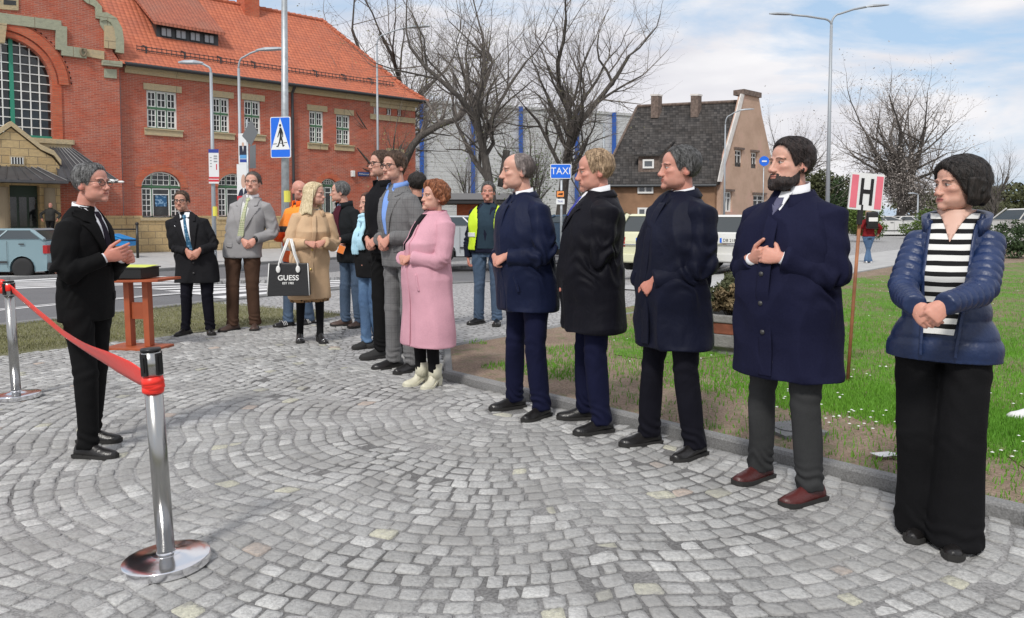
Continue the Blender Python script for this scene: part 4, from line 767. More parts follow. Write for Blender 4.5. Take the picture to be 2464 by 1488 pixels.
# ------------------------------------------------------------ trees and shrubs
n = NT('bark', .95); c = n.ramp(n.noise(5, 6, n.coord((3, 3, .7)), .65), [(.3, (.04, .035, .031)), (.55, (.09, .08, .072)), (.75, (.17, .155, .14))]); n.bump(n.noise(9, 5, n.coord((3, 3, .6))), .8, .05); n.done(c)
mat('twig', (.16, .14, .125), .9); mat('bud', (.24, .24, .10), .8, var=.4, vscale=3); mat('blossom', (.42, .38, .35), .9, var=.2, vscale=2); mat('leaf_fresh', (.10, .16, .028), .7, var=.35, vscale=.8); mat('leaf_dark', (.035, .065, .02), .7, var=.4, vscale=.7); mat('leaf_dull', (.075, .085, .035), .75, var=.4, vscale=.9); mat('dry_leaf', (.20, .15, .08), .85, var=.5, vscale=6)
def grow(base, H, seed, r0, spread=.55, levels=5, first=.35, kids=(5, 4, 4, 4, 3), up=.12, lean=(0, 0), leaders=3, droop=0, ratio=.62, minr=.004, twist=.25, limbs=(), leaf=None, leafn=1, leafs=.04, blossom=0):
    R_ = random.Random(seed); trunk, tw = MB(), MB(); tips = []
    def branch(p, d, L_, r, lv, first_=0):
        nseg = max(3, int(5-lv*.5)); pts = [np.array(p)]; rs = [r]; dd = np.array(d, float)
        for i in range(nseg):
            tws = twist*(.3 if lv == 0 else 1); dd = dd+np.array([R_.gauss(0, tws*.35), R_.gauss(0, tws*.35), R_.gauss(0, tws*.25)+up*.22*(lv > 0)-droop*.1*(lv > 2)]); dd /= np.linalg.norm(dd); pts.append(pts[-1]+dd*L_/nseg); rs.append(max(minr*.6, r*(1-(.55 if lv else .40)*(i+1)/nseg)))
        (trunk if lv < 3 else tw).tube(pts, rs, max(3, (10, 7, 5, 4, 3, 3)[min(lv, 5)]), cap=lv == 0)
        if lv >= levels: tips.append((pts[-1], dd)); tips.append((pts[-2], dd)); return
        nk = kids[min(lv, len(kids)-1)]
        for i in range(nk):
            t = first_+(1-first_)*(i+R_.random()*.8)/nk if i < nk-1 or lv == 0 else 1.0; t = min(t, .999); k = t*nseg; j = int(k); q = pts[j]*(1-(k-j))+pts[min(j+1, nseg)]*(k-j); rr_ = rs[j]
            a = R_.random()*2*PI; perp = np.cross(dd, [math.cos(a), math.sin(a), .3]); perp /= np.linalg.norm(perp)+1e-9; s_ = spread*R_.uniform(.7, 1.35)*(1.0 if i < nk-1 else .35); nd = dd*math.cos(s_)+perp*math.sin(s_); nd[2] = nd[2]+.05
            branch(q, nd, L_*ratio*R_.uniform(.75, 1.25)*(1 if t > .3 else 1.1), max(minr, rr_*R_.uniform(.42, .62)), lv+1)
    branch(base, (lean[0], lean[1], 1), H*first, r0, 0, .55)
    top = trunk.v[0][-10:].mean(0)
    for i in range(leaders):
        a = 2*PI*i/leaders+R_.random(); branch(top-np.array([0, 0, .1]), (math.cos(a)*spread*.8+lean[0], math.sin(a)*spread*.8+lean[1], 1), H*.36, r0*.55, 1)
    for lb in limbs: 
        pts, ra = lb; trunk.tube(pts, np.linspace(ra, ra*.35, len(pts)), 8)
        for i in range(2, len(pts)): 
            for q in range(3): branch(np.array(pts[i]), (R_.uniform(-.5, .5), R_.uniform(-.4, .4), R_.uniform(.4, 1)), H*.16, ra*.35, 3)
    return trunk, tw, tips
def leaves(tips, n_, size, sp, seed, m=None):
    r_ = np.random.default_rng(seed); P_ = np.array([t[0] for t in tips]); idx = r_.integers(0, len(P_), n_); q = P_[idx]+r_.normal(0, sp, (n_, 3)); a = r_.normal(0, 1, (n_, 3)); a /= np.linalg.norm(a, axis=1)[:, None]; b = np.cross(a, r_.normal(0, 1, (n_, 3))); b /= np.linalg.norm(b, axis=1)[:, None]; s_ = size*r_.uniform(.5, 1.3, n_)[:, None]
    v = np.stack([q-a*s_, q+b*s_*.45, q+a*s_, q-b*s_*.45], 1).reshape(-1, 3); return v, [(4*i, 4*i+1, 4*i+2, 4*i+3) for i in range(n_)]
def tree(name, label, group, base, H, seed, r0, leafm=None, leafn=0, leafs=.03, sp=.25, **k):
    base = np.array(base, float); tr, tw, tips = grow((0, 0, -.3), H, seed, r0, **k); e = tag(empty(name, base), label, 'tree', group); tr.build('trunk', M_('bark'), e, True); cr = tw.build('crown', M_('twig'), e)
    if leafn: v, f = leaves(tips, leafn, leafs, sp, seed); MB().add(v, f).build('leaves' if leafm.startswith('leaf') else 'buds', M_(leafm), cr)
    return e
def gp(px, Y, z=0.0): q = at(px, 520, Y); return (q[0], q[1], z)
TG = 'bare spring trees along the road'
def size(ytop, Y, zb=-.2): return at(1232, ytop, Y)[2]-zb
YA = 56*KS; tree('bare_tree', 'tall bare tree rising behind the right end of the station roof', TG, gp(958, YA, -.3), size(-110, YA), 11, .36, 'bud', 3000, .06, .3, first=.42, kids=(6, 5, 4, 4, 4), spread=.80, leaders=3, twist=.5)
YB = 33*KS; lb = [np.array(at(1000, 352, YB))-np.array(gp(1203, YB)), np.array(at(1030, 322, YB))-np.array(gp(1203, YB)), np.array(at(1090, 285, YB))-np.array(gp(1203, YB)), np.array(at(1140, 240, YB))-np.array(gp(1203, YB)), np.array(at(1172, 190, YB))-np.array(gp(1203, YB))]
t2 = tree('bare_tree', 'dark trunked tree with a sawn-off stub, standing behind the man in the safety vest', TG, gp(1203, YB, 0), size(-60, YB, 0), 5, .22, 'bud', 1500, .03, .2, first=.52, kids=(6, 5, 4, 4, 4), spread=.62, leaders=2, ratio=.60, up=.22, twist=.55)
m_ = MB(); b0 = np.array(gp(1203, YB)); m_.tube([at(1206, 450, YB)-b0, at(1214, 400, YB)-b0, at(1219, 362, YB)-b0], [.17, .15, .14], 9); m_.build('sawn_limb', M_('bark'), t2, True)
YC = 36*KS; tree('bare_tree', 'broad bare tree with a thick trunk right behind the taxi sign', TG, gp(1338, YC, 0), size(-20, YC, 0), 23, .26, 'bud', 1500, .03, .2, first=.50, kids=(7, 5, 4, 4, 4), spread=.70, leaders=2, ratio=.62, up=.22, twist=.55)
# long side limb reaching right over the old house
YD = 40*KS; t4 = tree('leaning_tree', 'leaning tree with fresh green leaves, left of the taxi sign', TG, gp(1325, YD, 0), size(200, YD, 0), 31, .15, 'leaf_fresh', 1500, .06, .35, first=.36, kids=(5, 5, 4, 4, 3), spread=.5, leaders=2, lean=(-.35, 0))
YL = 48*KS; bl = np.array(gp(1045, YL, 0)); lims = [[np.array(at(x, y, YL))-bl for x, y in ((960, 420), (992, 352), (1012, 328), (1060, 300), (1100, 287), (1135, 250), (1165, 210), (1185, 150))]]
tree('bare_tree', 'tree whose long dark limb sweeps out from behind the station corner', TG, gp(950, YL, 0), size(140, YL, 0), 47, .26, 'bud', 900, .05, .3, first=.4, kids=(4, 4, 4, 3, 3), limbs=[([q+bl-np.array(gp(950, YL, 0)) for q in lims[0]], .24)], lean=(-.1, .2))
YE = 62*KS; tree('blossoming_tree', 'large round-crowned tree with pale blossom at the right, behind the bus stop sign', TG, gp(2166, YE, -.1), size(95, YE, -.1), 77, .42, 'blossom', 9000, .075, .40, first=.24, kids=(8, 6, 5, 4, 4), spread=.80, leaders=5, ratio=.60)
YF = 78*KS; tree('blossoming_tree', 'rounded bare tree just right of the old house gable', TG, gp(1895, YF, -.1), size(262, YF, -.1), 83, .34, 'blossom', 4200, .09, .4, first=.26, kids=(8, 6, 5, 4, 4), spread=.70, leaders=4)
YG_ = 58*KS; tree('bare_tree', 'small bare tree behind the woman in the quilted jacket', TG, gp(2392, YG_, -.1), size(335, YG_, -.1), 91, .16, None, 0, first=.35, kids=(5, 4, 4, 3, 3), spread=.6, leaders=3)
tree('bare_tree', 'slim bare tree in front of the grey hall, left of the balding man', TG, gp(1128, 70*KS, 0), size(320, 70*KS, 0), 17, .12, None, 0, first=.35, kids=(4, 4, 4, 3, 3), spread=.6, leaders=3)
tree('bare_tree', 'bushy bare tree between the taxi sign and the old house', TG, gp(1415, 60*KS, 0), size(290, 60*KS, 0), 19, .14, None, 0, first=.3, kids=(5, 4, 4, 4, 3), spread=.7, leaders=3)
def shrub(name, label, c, r, seed, m, nl, size_=.09, group='shrubs and green trees', trunk=True, ntr=9):
    r_ = np.random.default_rng(seed); e = tag(empty(name, c), label, 'shrub' if r[2] < 3 else 'tree', group); st = MB(); P_ = []
    for i in range(ntr):
        a = r_.random()*2*PI; q = np.array([math.cos(a)*r[0]*.6*r_.random(), math.sin(a)*r[1]*.6*r_.random(), r[2]*(.9+.7*r_.random())]); st.tube([(0, 0, -.1), q*.5+r_.normal(0, .05, 3), q], [.05*r[2]/2, .03*r[2]/2, .01], 5)
    st.build('stem', M_('bark'), e)
    nb = 26; cs = r_.normal(0, 1, (nb, 3)); cs /= np.linalg.norm(cs, axis=1)[:, None]; cs *= r_.uniform(.35, .95, (nb, 1)); rad_b = r_.uniform(.18, .42, nb); w = rad_b**2; idx = r_.choice(nb, nl, p=w/w.sum()); d = r_.normal(0, 1, (nl, 3)); d /= np.linalg.norm(d, axis=1)[:, None]; q = (cs[idx]+d*rad_b[idx][:, None]*r_.uniform(.55, 1.1, (nl, 1)))*np.array(r)*.85+np.array([0, 0, r[2]*.95])
    q[:, 2] = np.maximum(q[:, 2], .05); a = r_.normal(0, 1, (nl, 3)); a /= np.linalg.norm(a, axis=1)[:, None]; b = np.cross(a, r_.normal(0, 1, (nl, 3))); b /= np.linalg.norm(b, axis=1)[:, None]; s_ = size_*r_.uniform(.6, 1.4, nl)[:, None]
    v = np.stack([q-a*s_, q+b*s_*.5, q+a*s_, q-b*s_*.5], 1).reshape(-1, 3); MB().add(v, [(4*i, 4*i+1, 4*i+2, 4*i+3) for i in range(nl)]).build('foliage', M_(m), e); return e
shrub('green_tree', 'olive green tree behind the street lamp between the bearded man and the H sign', gp(1985, 72*KS, -.1), (3.4, 2.5, 3.3), 1, 'leaf_dull', 9000, .13)
shrub('green_tree', 'dark green tree just left of the H sign', gp(2040, 66*KS, -.1), (2.2, 2, 2.6), 2, 'leaf_dark', 6000, .12)
shrub('hedge_bush', 'yellow-green bush directly behind the H sign', gp(2085, 44*KS, 0), (1.5, 1.2, 1.1), 3, 'leaf_fresh', 5000, .06)
shrub('hedge_bush', 'pale green bush beside the blossoming tree trunk', gp(2230, 50*KS, 0), (1.8, 1.3, 1.0), 4, 'leaf_fresh', 5000, .07)
shrub('hedge_bush', 'wide green thicket behind the blossoming tree', gp(2290, 70*KS, 0), (6, 2, 1.8), 5, 'leaf_dull', 9000, .12)
shrub('hedge_bush', 'dark bush at the right edge behind the quilted jacket', gp(2450, 26*KS, 0), (1.3, 1.2, .62), 6, 'leaf_dark', 3500, .05)
shrub('hedge_bush', 'green hedge at the foot of the old house side wall', gp(1480, 50*KS, -.1), (2.6, .9, .95), 7, 'leaf_dull', 5000, .08)
shrub('hedge_bush', 'low bright hedge at the foot of the house gable', gp(1840, 52*KS, -.1), (3.4, .8, .55), 8, 'leaf_fresh', 5000, .07)
shrub('hedge_bush', 'reddish green bush beside the taxi sign pole', gp(1395, 44*KS, 0), (1.3, .8, .75), 9, 'leaf_dark', 3500, .06)
shrub('hedge_bush', 'small twiggy bush in front of the grey hall beside the vest man', gp(1160, 60*KS, -.1), (1.9, 1.2, 2.0), 10, 'leaf_dull', 260, .06)
shrub('green_tree', 'far green trees at the end of the road', gp(2350, 100*KS, -.2), (13, 4, 3.2), 12, 'leaf_dull', 9000, .25)
# ------------------------------------------------------------ street furniture, cars, stanchions, lectern
def tagm(o, l, c, g=None, k=None): return tag(o, l, c, g, k)
LG = 'street lamps round the station square'
def lamp(px, py0, py1, Y, arms, label, r=.048, name='street_lamp', zb=None):
    b = at(px, py1, Y); zb = float(gz(b[0], b[1])) if zb is None else zb; e = tag(empty(name, (b[0], b[1], zb)), label, 'street lamp', LG); top = at(px, py0, Y)[2]-zb
    m_ = MB(); m_.tube([(0, 0, 0), (0, 0, top*.5), (0, 0, top)], [r*1.35, r*1.1, r*.8], 12); m_.tube([(0, 0, 0), (0, 0, .5)], [r*1.7, r*1.5], 12); m_.build('pole', M_('lamp_grey'), e, True)
    for ax_, az, ln in arms:      # end of arm in pixels
        q = at(ax_, az, Y)-np.array([b[0], b[1], zb]); m_ = MB(); h = q[2]-top; s_ = np.sign(q[0]); cur = [(0, 0, top-.02)]+[(q[0]*(1-math.cos(t))*.25, 0, top+h*math.sin(t)*.62) for t in np.linspace(.2, PI/2, 5)]+[(q[0]*.62, 0, top+h*.86), tuple(q)]
        m_.tube(cur, r*.62, 8); m_.build('arm', M_('lamp_grey'), e, True); m_ = MB(); L_ = ln; tl = h*.10
        R = []
        for u, w, t in ((-.08, .03, .03), (0, .06, .05), (.25*L_, .13, .075), (.7*L_, .14, .06), (L_, .05, .03)): x = q[0]+s_*u; z = q[2]+tl*u; R.append(np.array([(x, -w, z-.01), (x, w, z-.01), (x, w*.6, z+t), (x, -w*.6, z+t)]))
        m_.rings(R); bevel(m_.build('lamp_head', M_('lamp_grey'), e), .012)
    return e
L1 = lamp(517, 175, 640, 21.5*KS, [(482, 153, .55)], 'grey street lamp with its short arm bent left, carrying a poster and a yellow band', .045)
L2 = lamp(583, 165, 640, 26*KS, [(622, 122, .9)], 'grey street lamp with its arm to the right, carrying two election posters', .048)
L3 = lamp(911, 110, 560, 34*KS, [(975, 68, 1.0)], 'slender street lamp in front of the right part of the station', .045)
L4 = lamp(1990, 60, 545, 38*KS, [(1905, 36, 1.0), (2085, 17, 1.0)], 'tall double-armed street lamp above the bearded man', .075)
L5 = lamp(1742, 300, 540, 50*KS, [(1782, 266, .8)], 'small street lamp in front of the old house gable', .05)
L6 = lamp(1452, 300, 520, 74*KS, [(1440, 296, .5)], 'dark post between the hall and the old house', .12)
lamp(2207, 470, 545, 55*KS, [(2200, 466, .4)], 'thin grey post right of the blossoming tree trunk', .05)
# big pole with the pedestrian crossing sign
Yp = 17.2*KS; b = at(688, 720, Yp); zb = float(gz(b[0], b[1])); e = tag(empty('lamp_mast', (b[0], b[1], zb)), 'thick galvanised lamp mast carrying the blue pedestrian crossing sign', 'lamp mast', LG); tp = at(684, -60, Yp)-np.array([b[0], b[1], zb])
m_ = MB(); m_.tube([(0, 0, 0), tp*.5, tp], [.085, .075, .055], 14); m_.build('pole', M_('galv'), e, True); q = at(689, 474, Yp)-np.array([b[0], b[1], zb]); m_ = MB(); m_.tube([q-np.array([0, 0, .11]), q+np.array([0, 0, .12])], .083, 14); yb = m_.build('yellow_band', mat('yellow_band', (.72, .66, .10), .6), e)
for (px_, py_, Y_, e_, r_) in ((517, 509, 21.5*KS, L1, .062),): q = at(px_, py_, Y_)-np.array(e_.location); m_ = MB(); m_.tube([q-np.array([0, 0, .12]), q+np.array([0, 0, .12])], r_, 12); m_.build('yellow_band', M_('yellow_band'), e_)
mat('sign_blue', (.01, .15, .75), .35); mat('sign_white', (.80, .82, .82), .4); mat('sign_black', (.008, .008, .009), .5); mat('sign_back', (.17, .18, .19), .5, .5); mat('sign_red', (.75, .12, .17), .5); mat('stripe_pink', (.80, .18, .24), .55, var=.12, vscale=4)
def flat(mb, pts, y0, y1): return mb.prism(pts, y0, y1, lambda x, z, y: (x, y, z))
def sign_board(e, w, h, m, d=.02, r=.04):
    m_ = MB(); flat(m_, rrect(w, h, r), -d/2, d/2); return recalc(m_.build('board', M_(m), e))
def rrect(w, h, r, x=0, z=0):
    o = []
    for sx, sz, a0 in ((1, 1, 0), (-1, 1, PI/2), (-1, -1, PI), (1, -1, 1.5*PI)): o += [(x+sx*(w/2-r)+r*math.cos(a0+t), z+sz*(h/2-r)+r*math.sin(a0+t)) for t in np.linspace(0, PI/2, 4)]
    return o
Ys = Yp-.12; cs = at(675.5, 331, Ys); w_ = 51/F*Ys; h_ = 97/F*Ys
sg2 = tag(empty('crossing_sign', cs, rad(-12)), 'blue and white pedestrian crossing sign with a walking figure', 'road sign'); w_ /= math.cos(rad(12))
sign_board(sg2, w_, h_, 'sign_white', .02, .03); m_ = MB(); flat(m_, rrect(w_-.03, h_-.03, .025), -.0135, -.0105); recalc(m_.build('blue_field', M_('sign_blue'), sg2)); T_ = h_*.80; zt = h_*.5-.02; zbm = -h_*.5+h_*.20
m_ = MB(); flat(m_, [(-w_*.46, zbm), (w_*.46, zbm), (0, zt)], -.0165, -.014); recalc(m_.build('triangle', M_('sign_white'), sg2))
fg = MB(); U = w_; yq = (-.0195, -.0175)
def stick(pts, r): 
    for i in range(len(pts)-1):
        a, b = np.array(pts[i]), np.array(pts[i+1]); r0_, r1_ = (r[i], r[i+1]); d = (b-a)/np.linalg.norm(b-a); n_ = np.array([-d[1], d[0]]); y0 = yq[0]-.0003*random.random(); flat(fg, [tuple(a-n_*r0_-d*r0_*.3), tuple(a+n_*r0_-d*r0_*.3), tuple(b+n_*r1_+d*r1_*.3), tuple(b-n_*r1_+d*r1_*.3)], y0, yq[1])
flat(fg, [(.0+U*.055*math.cos(t), zt-h_*.185+U*.065*math.sin(t)) for t in np.linspace(0, 2*PI, 14)[:-1]], -.0198, -.0172)
zz = lambda k: zbm+T_*k
stick([(.01*U, zz(.66)), (.03*U, zz(.52)), (.02*U, zz(.40))], [U*.05, U*.06, U*.045]); stick([(.02*U, zz(.40)), (-.03*U, zz(.25)), (-.12*U, zz(.10)), (-.20*U, zz(.095))], [U*.045, U*.035, U*.028, U*.02]); stick([(.03*U, zz(.40)), (.10*U, zz(.24)), (.13*U, zz(.10)), (.20*U, zz(.13))], [U*.045, U*.035, U*.028, U*.02])
stick([(-.0*U, zz(.63)), (-.07*U, zz(.50)), (-.13*U, zz(.38))], [U*.03, U*.025, U*.018]); stick([(.05*U, zz(.63)), (.12*U, zz(.50)), (.12*U, zz(.38))], [U*.03, U*.025, U*.018]); stick([(-.36*U, zz(.17)), (-.18*U, zz(.18))], [U*.014]*2); stick([(.0*U, zz(.19)), (.07*U, zz(.195))], [U*.014]*2); stick([(.18*U, zz(.205)), (.33*U, zz(.215))], [U*.014]*2)
fg.build('walking_figure', M_('sign_black'), sg2)
# back of two signs on their own post
Yq = 24*KS; b = at(600, 600, Yq); zb = float(gz(b[0], b[1])); e = tag(empty('sign_post', (b[0], b[1], zb)), 'grey post seen from behind with a diamond sign above an upright rectangular one', 'sign post'); m_ = MB(); tp = at(599, 288, Yq)[2]-zb; m_.tube([(0, 0, 0), (0, 0, tp)], .032, 10); m_.build('post', M_('galv'), e, True)
q = lambda x, y: (at(x, y, Yq)[0]-b[0], at(x, y, Yq)[2]-zb); m_ = MB(); flat(m_, [q(606, 288), q(622, 320), q(606, 352), q(584, 328)], -.06, -.045); recalc(m_.build('diamond_sign', M_('sign_back'), e)); m_ = MB(); flat(m_, [q(602, 352), q(617, 349), q(617, 406), q(602, 406)], -.06, -.045); recalc(m_.build('rectangular_sign', M_('sign_back'), e))
# posters on the lamps
def poster(px0, py0, px1, py1, Y, label, draw, rz=0.0):
    c = at((px0+px1)/2, (py0+py1)/2, Y); w, h = (px1-px0)/F*Y, (py1-py0)/F*Y; e = tag(empty('poster', c, rz), label, 'poster'); m_ = MB(); m_.box(-w/2, w/2, -.004, .004, -h/2, h/2); m_.build('board', M_('paper_white2'), e); draw(e, w, h); return e
mat('paper_white2', (.72, .73, .74), .6); mat('print_blue', (.02, .05, .30), .6); mat('print_sky', (.10, .32, .62), .6); mat('print_red', (.60, .03, .05), .6); mat('print_skin', (.55, .35, .27), .6); mat('print_grey', (.30, .31, .33), .6); mat('print_navy', (.012, .016, .04), .6)
def pr(e, pts, m, y=-.006, name='print'): m_ = MB(); flat(m_, pts, y-.001, y+.001); return recalc(m_.build(name, M_(m), e))
def rc(x0, x1, z0, z1): return [(x0, z0), (x1, z0), (x1, z1), (x0, z1)]
def p1(e, w, h): pr(e, rc(-w/2, w/2, h*.38, h/2), 'print_blue'); pr(e, rc(-w/2, w/2, -h/2, -h*.44), 'print_red'); [pr(e, rc(w*.0, w*.35, h*z, h*(z+.05)), 'print_grey') for z in (.24, .16, .06)]; pr(e, rc(w*.22, w*.32, -h*.2, h*.0), 'print_red'); [pr(e, rc(-w*.38, -w*.2, h*z, h*(z+.03)), 'print_grey') for z in (.2, .1, .0, -.1)]
poster(503, 360, 526, 430, 21.4*KS, 'white notice with a blue header on the lamp with the left-bent arm', p1, rad(8)); 
def p1b(e, w, h): pr(e, rc(-w/2, w/2, -h*.1, h*.35), 'print_red')
poster(503, 431, 526, 442, 21.4*KS, 'small red and white strip below the blue-headed notice', p1b, rad(8))
def p2(e, w, h): pr(e, rc(-w*.4, w*.48, -h*.22, h*.10), 'print_navy'); pr(e, [(w*.02+w*.13*math.cos(t), h*.14+h*.075*math.sin(t)) for t in np.linspace(0, 2*PI, 12)[:-1]], 'print_skin', -.0075); pr(e, [(-w*.06, h*.08), (w*.10, h*.08), (w*.02, -h*.10)], 'paper_white2', -.0075); pr(e, rc(-w*.36, w*.48, -h*.32, -h*.20), 'print_sky', -.008); pr(e, rc(-w*.36, w*.48, -h*.44, -h*.34), 'print_blue')
poster(574, 322, 595, 395, 25.8*KS, 'upper election poster showing a dark-suited man above blue bands', p2)
def p3_(e, w, h): pr(e, [(w*.10+w*.22*math.cos(t), h*.02+h*.20*math.sin(t)) for t in np.linspace(0, 2*PI, 14)[:-1]], 'print_skin'); pr(e, [(-w*.45, -h*.40), (w*.5, -h*.40), (w*.45, -h*.22), (w*.1, -h*.14), (-w*.25, -h*.22)], 'print_navy', -.0058); pr(e, [(0, -h*.16), (w*.2, -h*.16), (w*.1, -h*.36)], 'paper_white2', -.0075); pr(e, rc(-w/2, w/2, -h/2, -h*.38), 'print_red', -.008)
poster(570, 396, 597, 482, 25.8*KS, 'lower election poster with a large face and a red foot', p3_, rad(-4))
# taxi sign
Yt = 19*KS; b = at(1350, 690, Yt); e = tag(empty('taxi_sign', (b[0], b[1], 0)), 'blue TAXI sign on a thin post with small orange and white plates below', 'road sign'); m_ = MB(); zt_ = at(1350, 398, Yt)[2]; m_.tube([(0, 0, 0), (0, 0, zt_)], .028, 10); m_.build('post', M_('galv'), e, True)
c = at(1349, 413, Yt)-np.array([b[0], b[1], 0]); w, h = 50/F*Yt, 35/F*Yt; m_ = MB(); flat(m_, rrect(w, h, .03, c[0], c[2]), -.055, -.035); recalc(m_.build('board', M_('sign_white'), e)); m_ = MB(); flat(m_, rrect(w-.03, h-.03, .02, c[0], c[2]), -.0585, -.0560); recalc(m_.build('blue_field', M_('sign_blue'), e)); SIGNTXT.append(('TAXI', h*.66, e, (c[0], -.061, c[2]-.0), 'sign_white'))
for (y0, y1, m, nm) in ((459, 476, 'orange_plate', 'orange_plate'), (479, 492, 'sign_white', 'white_plate')): c = at(1348, (y0+y1)/2, Yt)-np.array([b[0], b[1], 0]); mat('orange_plate', (.85, .30, .08), .5); w, h = 20/F*Yt, (y1-y0)/F*Yt; m_ = MB(); flat(m_, rrect(w, h, .012, c[0], c[2]), -.05, -.035); bd_ = recalc(m_.build(nm, M_('sign_black' if m != 'sign_white' else m), e)); m_ = MB(); flat(m_, rrect(w*.84, h*.8, .008, c[0], c[2]), -.053, -.0505); recalc(m_.build('face', M_(m if m != 'sign_white' else 'print_grey'), bd_)) if m != 'sign_white' else SIGNTXT.append(('TAXI', h*.5, bd_, (c[0], -.053, c[2]), 'print_blue'))
m_ = MB(); c = at(1348, 467, Yt)-np.array([b[0], b[1], 0]); flat(m_, [(c[0]-.06, c[2]-.02), (c[0]+.05, c[2]-.03), (c[0]+.06, c[2]+.02), (c[0]-.03, c[2]+.01)], -.056, -.0535); recalc(m_.build('truck_symbol', M_('sign_black'), e))
# H sign on a wooden stake
b = g(2038, 928); Yh = b[1]; top = at(2071, 498, Yh); e = tag(empty('temporary_sign', b), 'white H sign with two pink-red stripes on a leaning wooden stake in the grass', 'sign'); m_ = MB(); d = top-b; m_.tube([(0, 0, -.05), tuple(d*.5), tuple(d)], .0135, 8); m_.build('stake', mat('wood_stake', (.32, .13, .06), .7, var=.3, vscale=9), e, True)
cl, cr = at(2084, 462, Yh-.03)-b, 0; ang = math.atan2(d[0], d[2])*.9; w, h = 84/F*Yh, 88/F*Yh; M_h = Matrix.Translation(cl) @ Matrix.Rotation(rad(4.5), 4, 'Y') @ Matrix.Rotation(rad(6), 4, 'Z')
def hpiece(nm, pts, m, y0, y1): m_ = MB(); v = MB(); flat(v, pts, y0, y1); m_.add(tf(M_h, np.vstack(v.v)), v.f); return recalc(m_.build(nm, M_(m), e))
hpiece('board', rrect(w, h, .006), 'sign_white', -.006, .006)
for sg in (-1, 1): hpiece('stripe', rc(sg*w*.37-w*.10, sg*w*.37+w*.10, -h*.45, h*.44), 'stripe_pink', -.0085, -.0065)
Hl = MB(); flat(Hl, [(-w*.19, -h*.36), (-w*.10, -h*.36), (-w*.10, -h*.05), (w*.10, -h*.05), (w*.10, -h*.36), (w*.19, -h*.36), (w*.19, h*.36), (w*.10, h*.36), (w*.10, h*.06), (-w*.10, h*.06), (-w*.10, h*.36), (-w*.19, h*.36)], -.0095, -.0067); m_ = MB().add(tf(M_h, np.vstack(Hl.v)), Hl.f); recalc(m_.build('letter', M_('sign_black'), e, tri=True))
q = at(2068, 512, Yh-.02)-b; m_ = MB(); m_.tube([q-np.array([0, 0, .09]), q+np.array([0.01, 0, .06])], .022, 8); m_.build('bracket', M_('black_plastic'), e)
# stanchions with the red ribbon
def stanchion(base, top, label, cass=True):
    bse = np.array(base); ax = np.array(top)-bse; H_ = np.linalg.norm(ax); e = tag(empty('barrier_post', bse), label, 'barrier post', 'chrome ribbon barrier posts'); z_ = Vector(ax).to_track_quat('Z', 'Y').to_matrix().to_4x4(); rb = .153
    m_ = MB(); m_.lathe([(rb, 0), (rb, .001), (rb+.002, .003), (rb+.002, .004), (rb+.002, .029), (rb+.002, .030), (rb+.0005, .0325), (rb-.001, .033), (rb-.004, .0338), (rb*.8, .037), (rb*.6, .040), (.06, .045), (.05, .048), (.034, .050), (.03, .0505)], 64, z_); bo = m_.build('base', M_('chrome'), e, True)
    m_ = MB(); m_.lathe([(.052, .045), (.052, .0485), (.034, .052), (.033, .056)], 32, z_); m_.build('base_ring', M_('chrome'), bo); m_ = MB(); m_.lathe([(.0315, .05), (.0315, H_-.11)], 32, z_); m_.build('tube', M_('steel'), e, True)
    m_ = MB(); m_.lathe([(.034, H_-.11), (.034, H_-.006), (.032, H_-.006)], 32, z_); m_.build('head', M_('steel'), e, True); m_ = MB(); m_.lathe([(0, H_-.012), (.0355, H_-.012), (.036, H_-.004), (.034, H_), (0, H_+.001)], 32, z_); m_.build('cap', M_('black_plastic'), e, True)
    for a in (0, PI/2, PI, 1.5*PI):
        m_ = MB(); M2 = z_ @ Matrix.Rotation(a-.35, 4, 'Z'); m_.box(.031, .0405, -.013, .013, H_-.098, H_-.018, M2); m_.box(.0405, .044, -.006, .006, H_-.085, H_-.03, M2); m_.build('belt_slot', M_('black_plastic'), e)
    return e, H_, z_
rbn = mat('ribbon_red', (.88, .035, .022), .38, bump=.08, bscale=40)
s1b, s1t = g(402, 1360), None; s1t = at(362, 838, s1b[1]); e1, H1, z1 = stanchion(s1b, s1t, 'near chrome barrier post with the red ribbon wound round its head, in the foreground'); s2b = g(40, 958); s2t = at(20, 676, s2b[1]); e2, H2, z2 = stanchion(s2b, s2t, 'far chrome barrier post at the left edge of the picture'); print('stanchion H', H1, H2)
# ribbon
Pn, Pf = at(363, 912, s1b[1]-.01), at(26, 694, s2b[1]-.01); pts = []; ws = []; rb = MB(); N_ = 60; pa = [(26, 694, .030), (90, 752, .026), (150, 800, .032), (210, 838, .048), (270, 872, .060), (325, 900, .050), (352, 912, .030)]
tt = np.linspace(0, 1, len(pa)); A_ = [(np.interp(t, tt, [q[0] for q in pa]), np.interp(t, tt, [q[1] for q in pa]), np.interp(t, tt, [q[2] for q in pa])) for t in np.linspace(0, 1, N_)]; R = []
for i, (x, y, hw) in enumerate(A_):
    t = (x-26)/(350-26); iy = (1-t)/Pf[1]+t/Pn[1]; Y = 1/iy; c = at(x, y, Y); tw = rad(30)+rad(38)*math.sin(PI*t); up = np.array([.10*math.sin(t*5), -math.sin(tw)*.35, math.cos(tw)*.9]); up /= np.linalg.norm(up); nrm = np.array([.3, -.8, .2]); nrm -= up*(nrm @ up); nrm /= np.linalg.norm(nrm); row = []
    for k in range(6): u = -1+2*k/5; row.append(c+up*hw*u+nrm*(.006*math.sin(u*3+t*9)))
    R.append(np.array(row+[p+nrm*.0009 for p in row[::-1]]))
rb.rings(R); ro = recalc(rb.build('ribbon', rbn, None, True)); tag(ro, 'wide red ceremonial ribbon sagging between the two barrier posts', 'ribbon')
m_ = MB(); R = []; zc_ = H1-.132
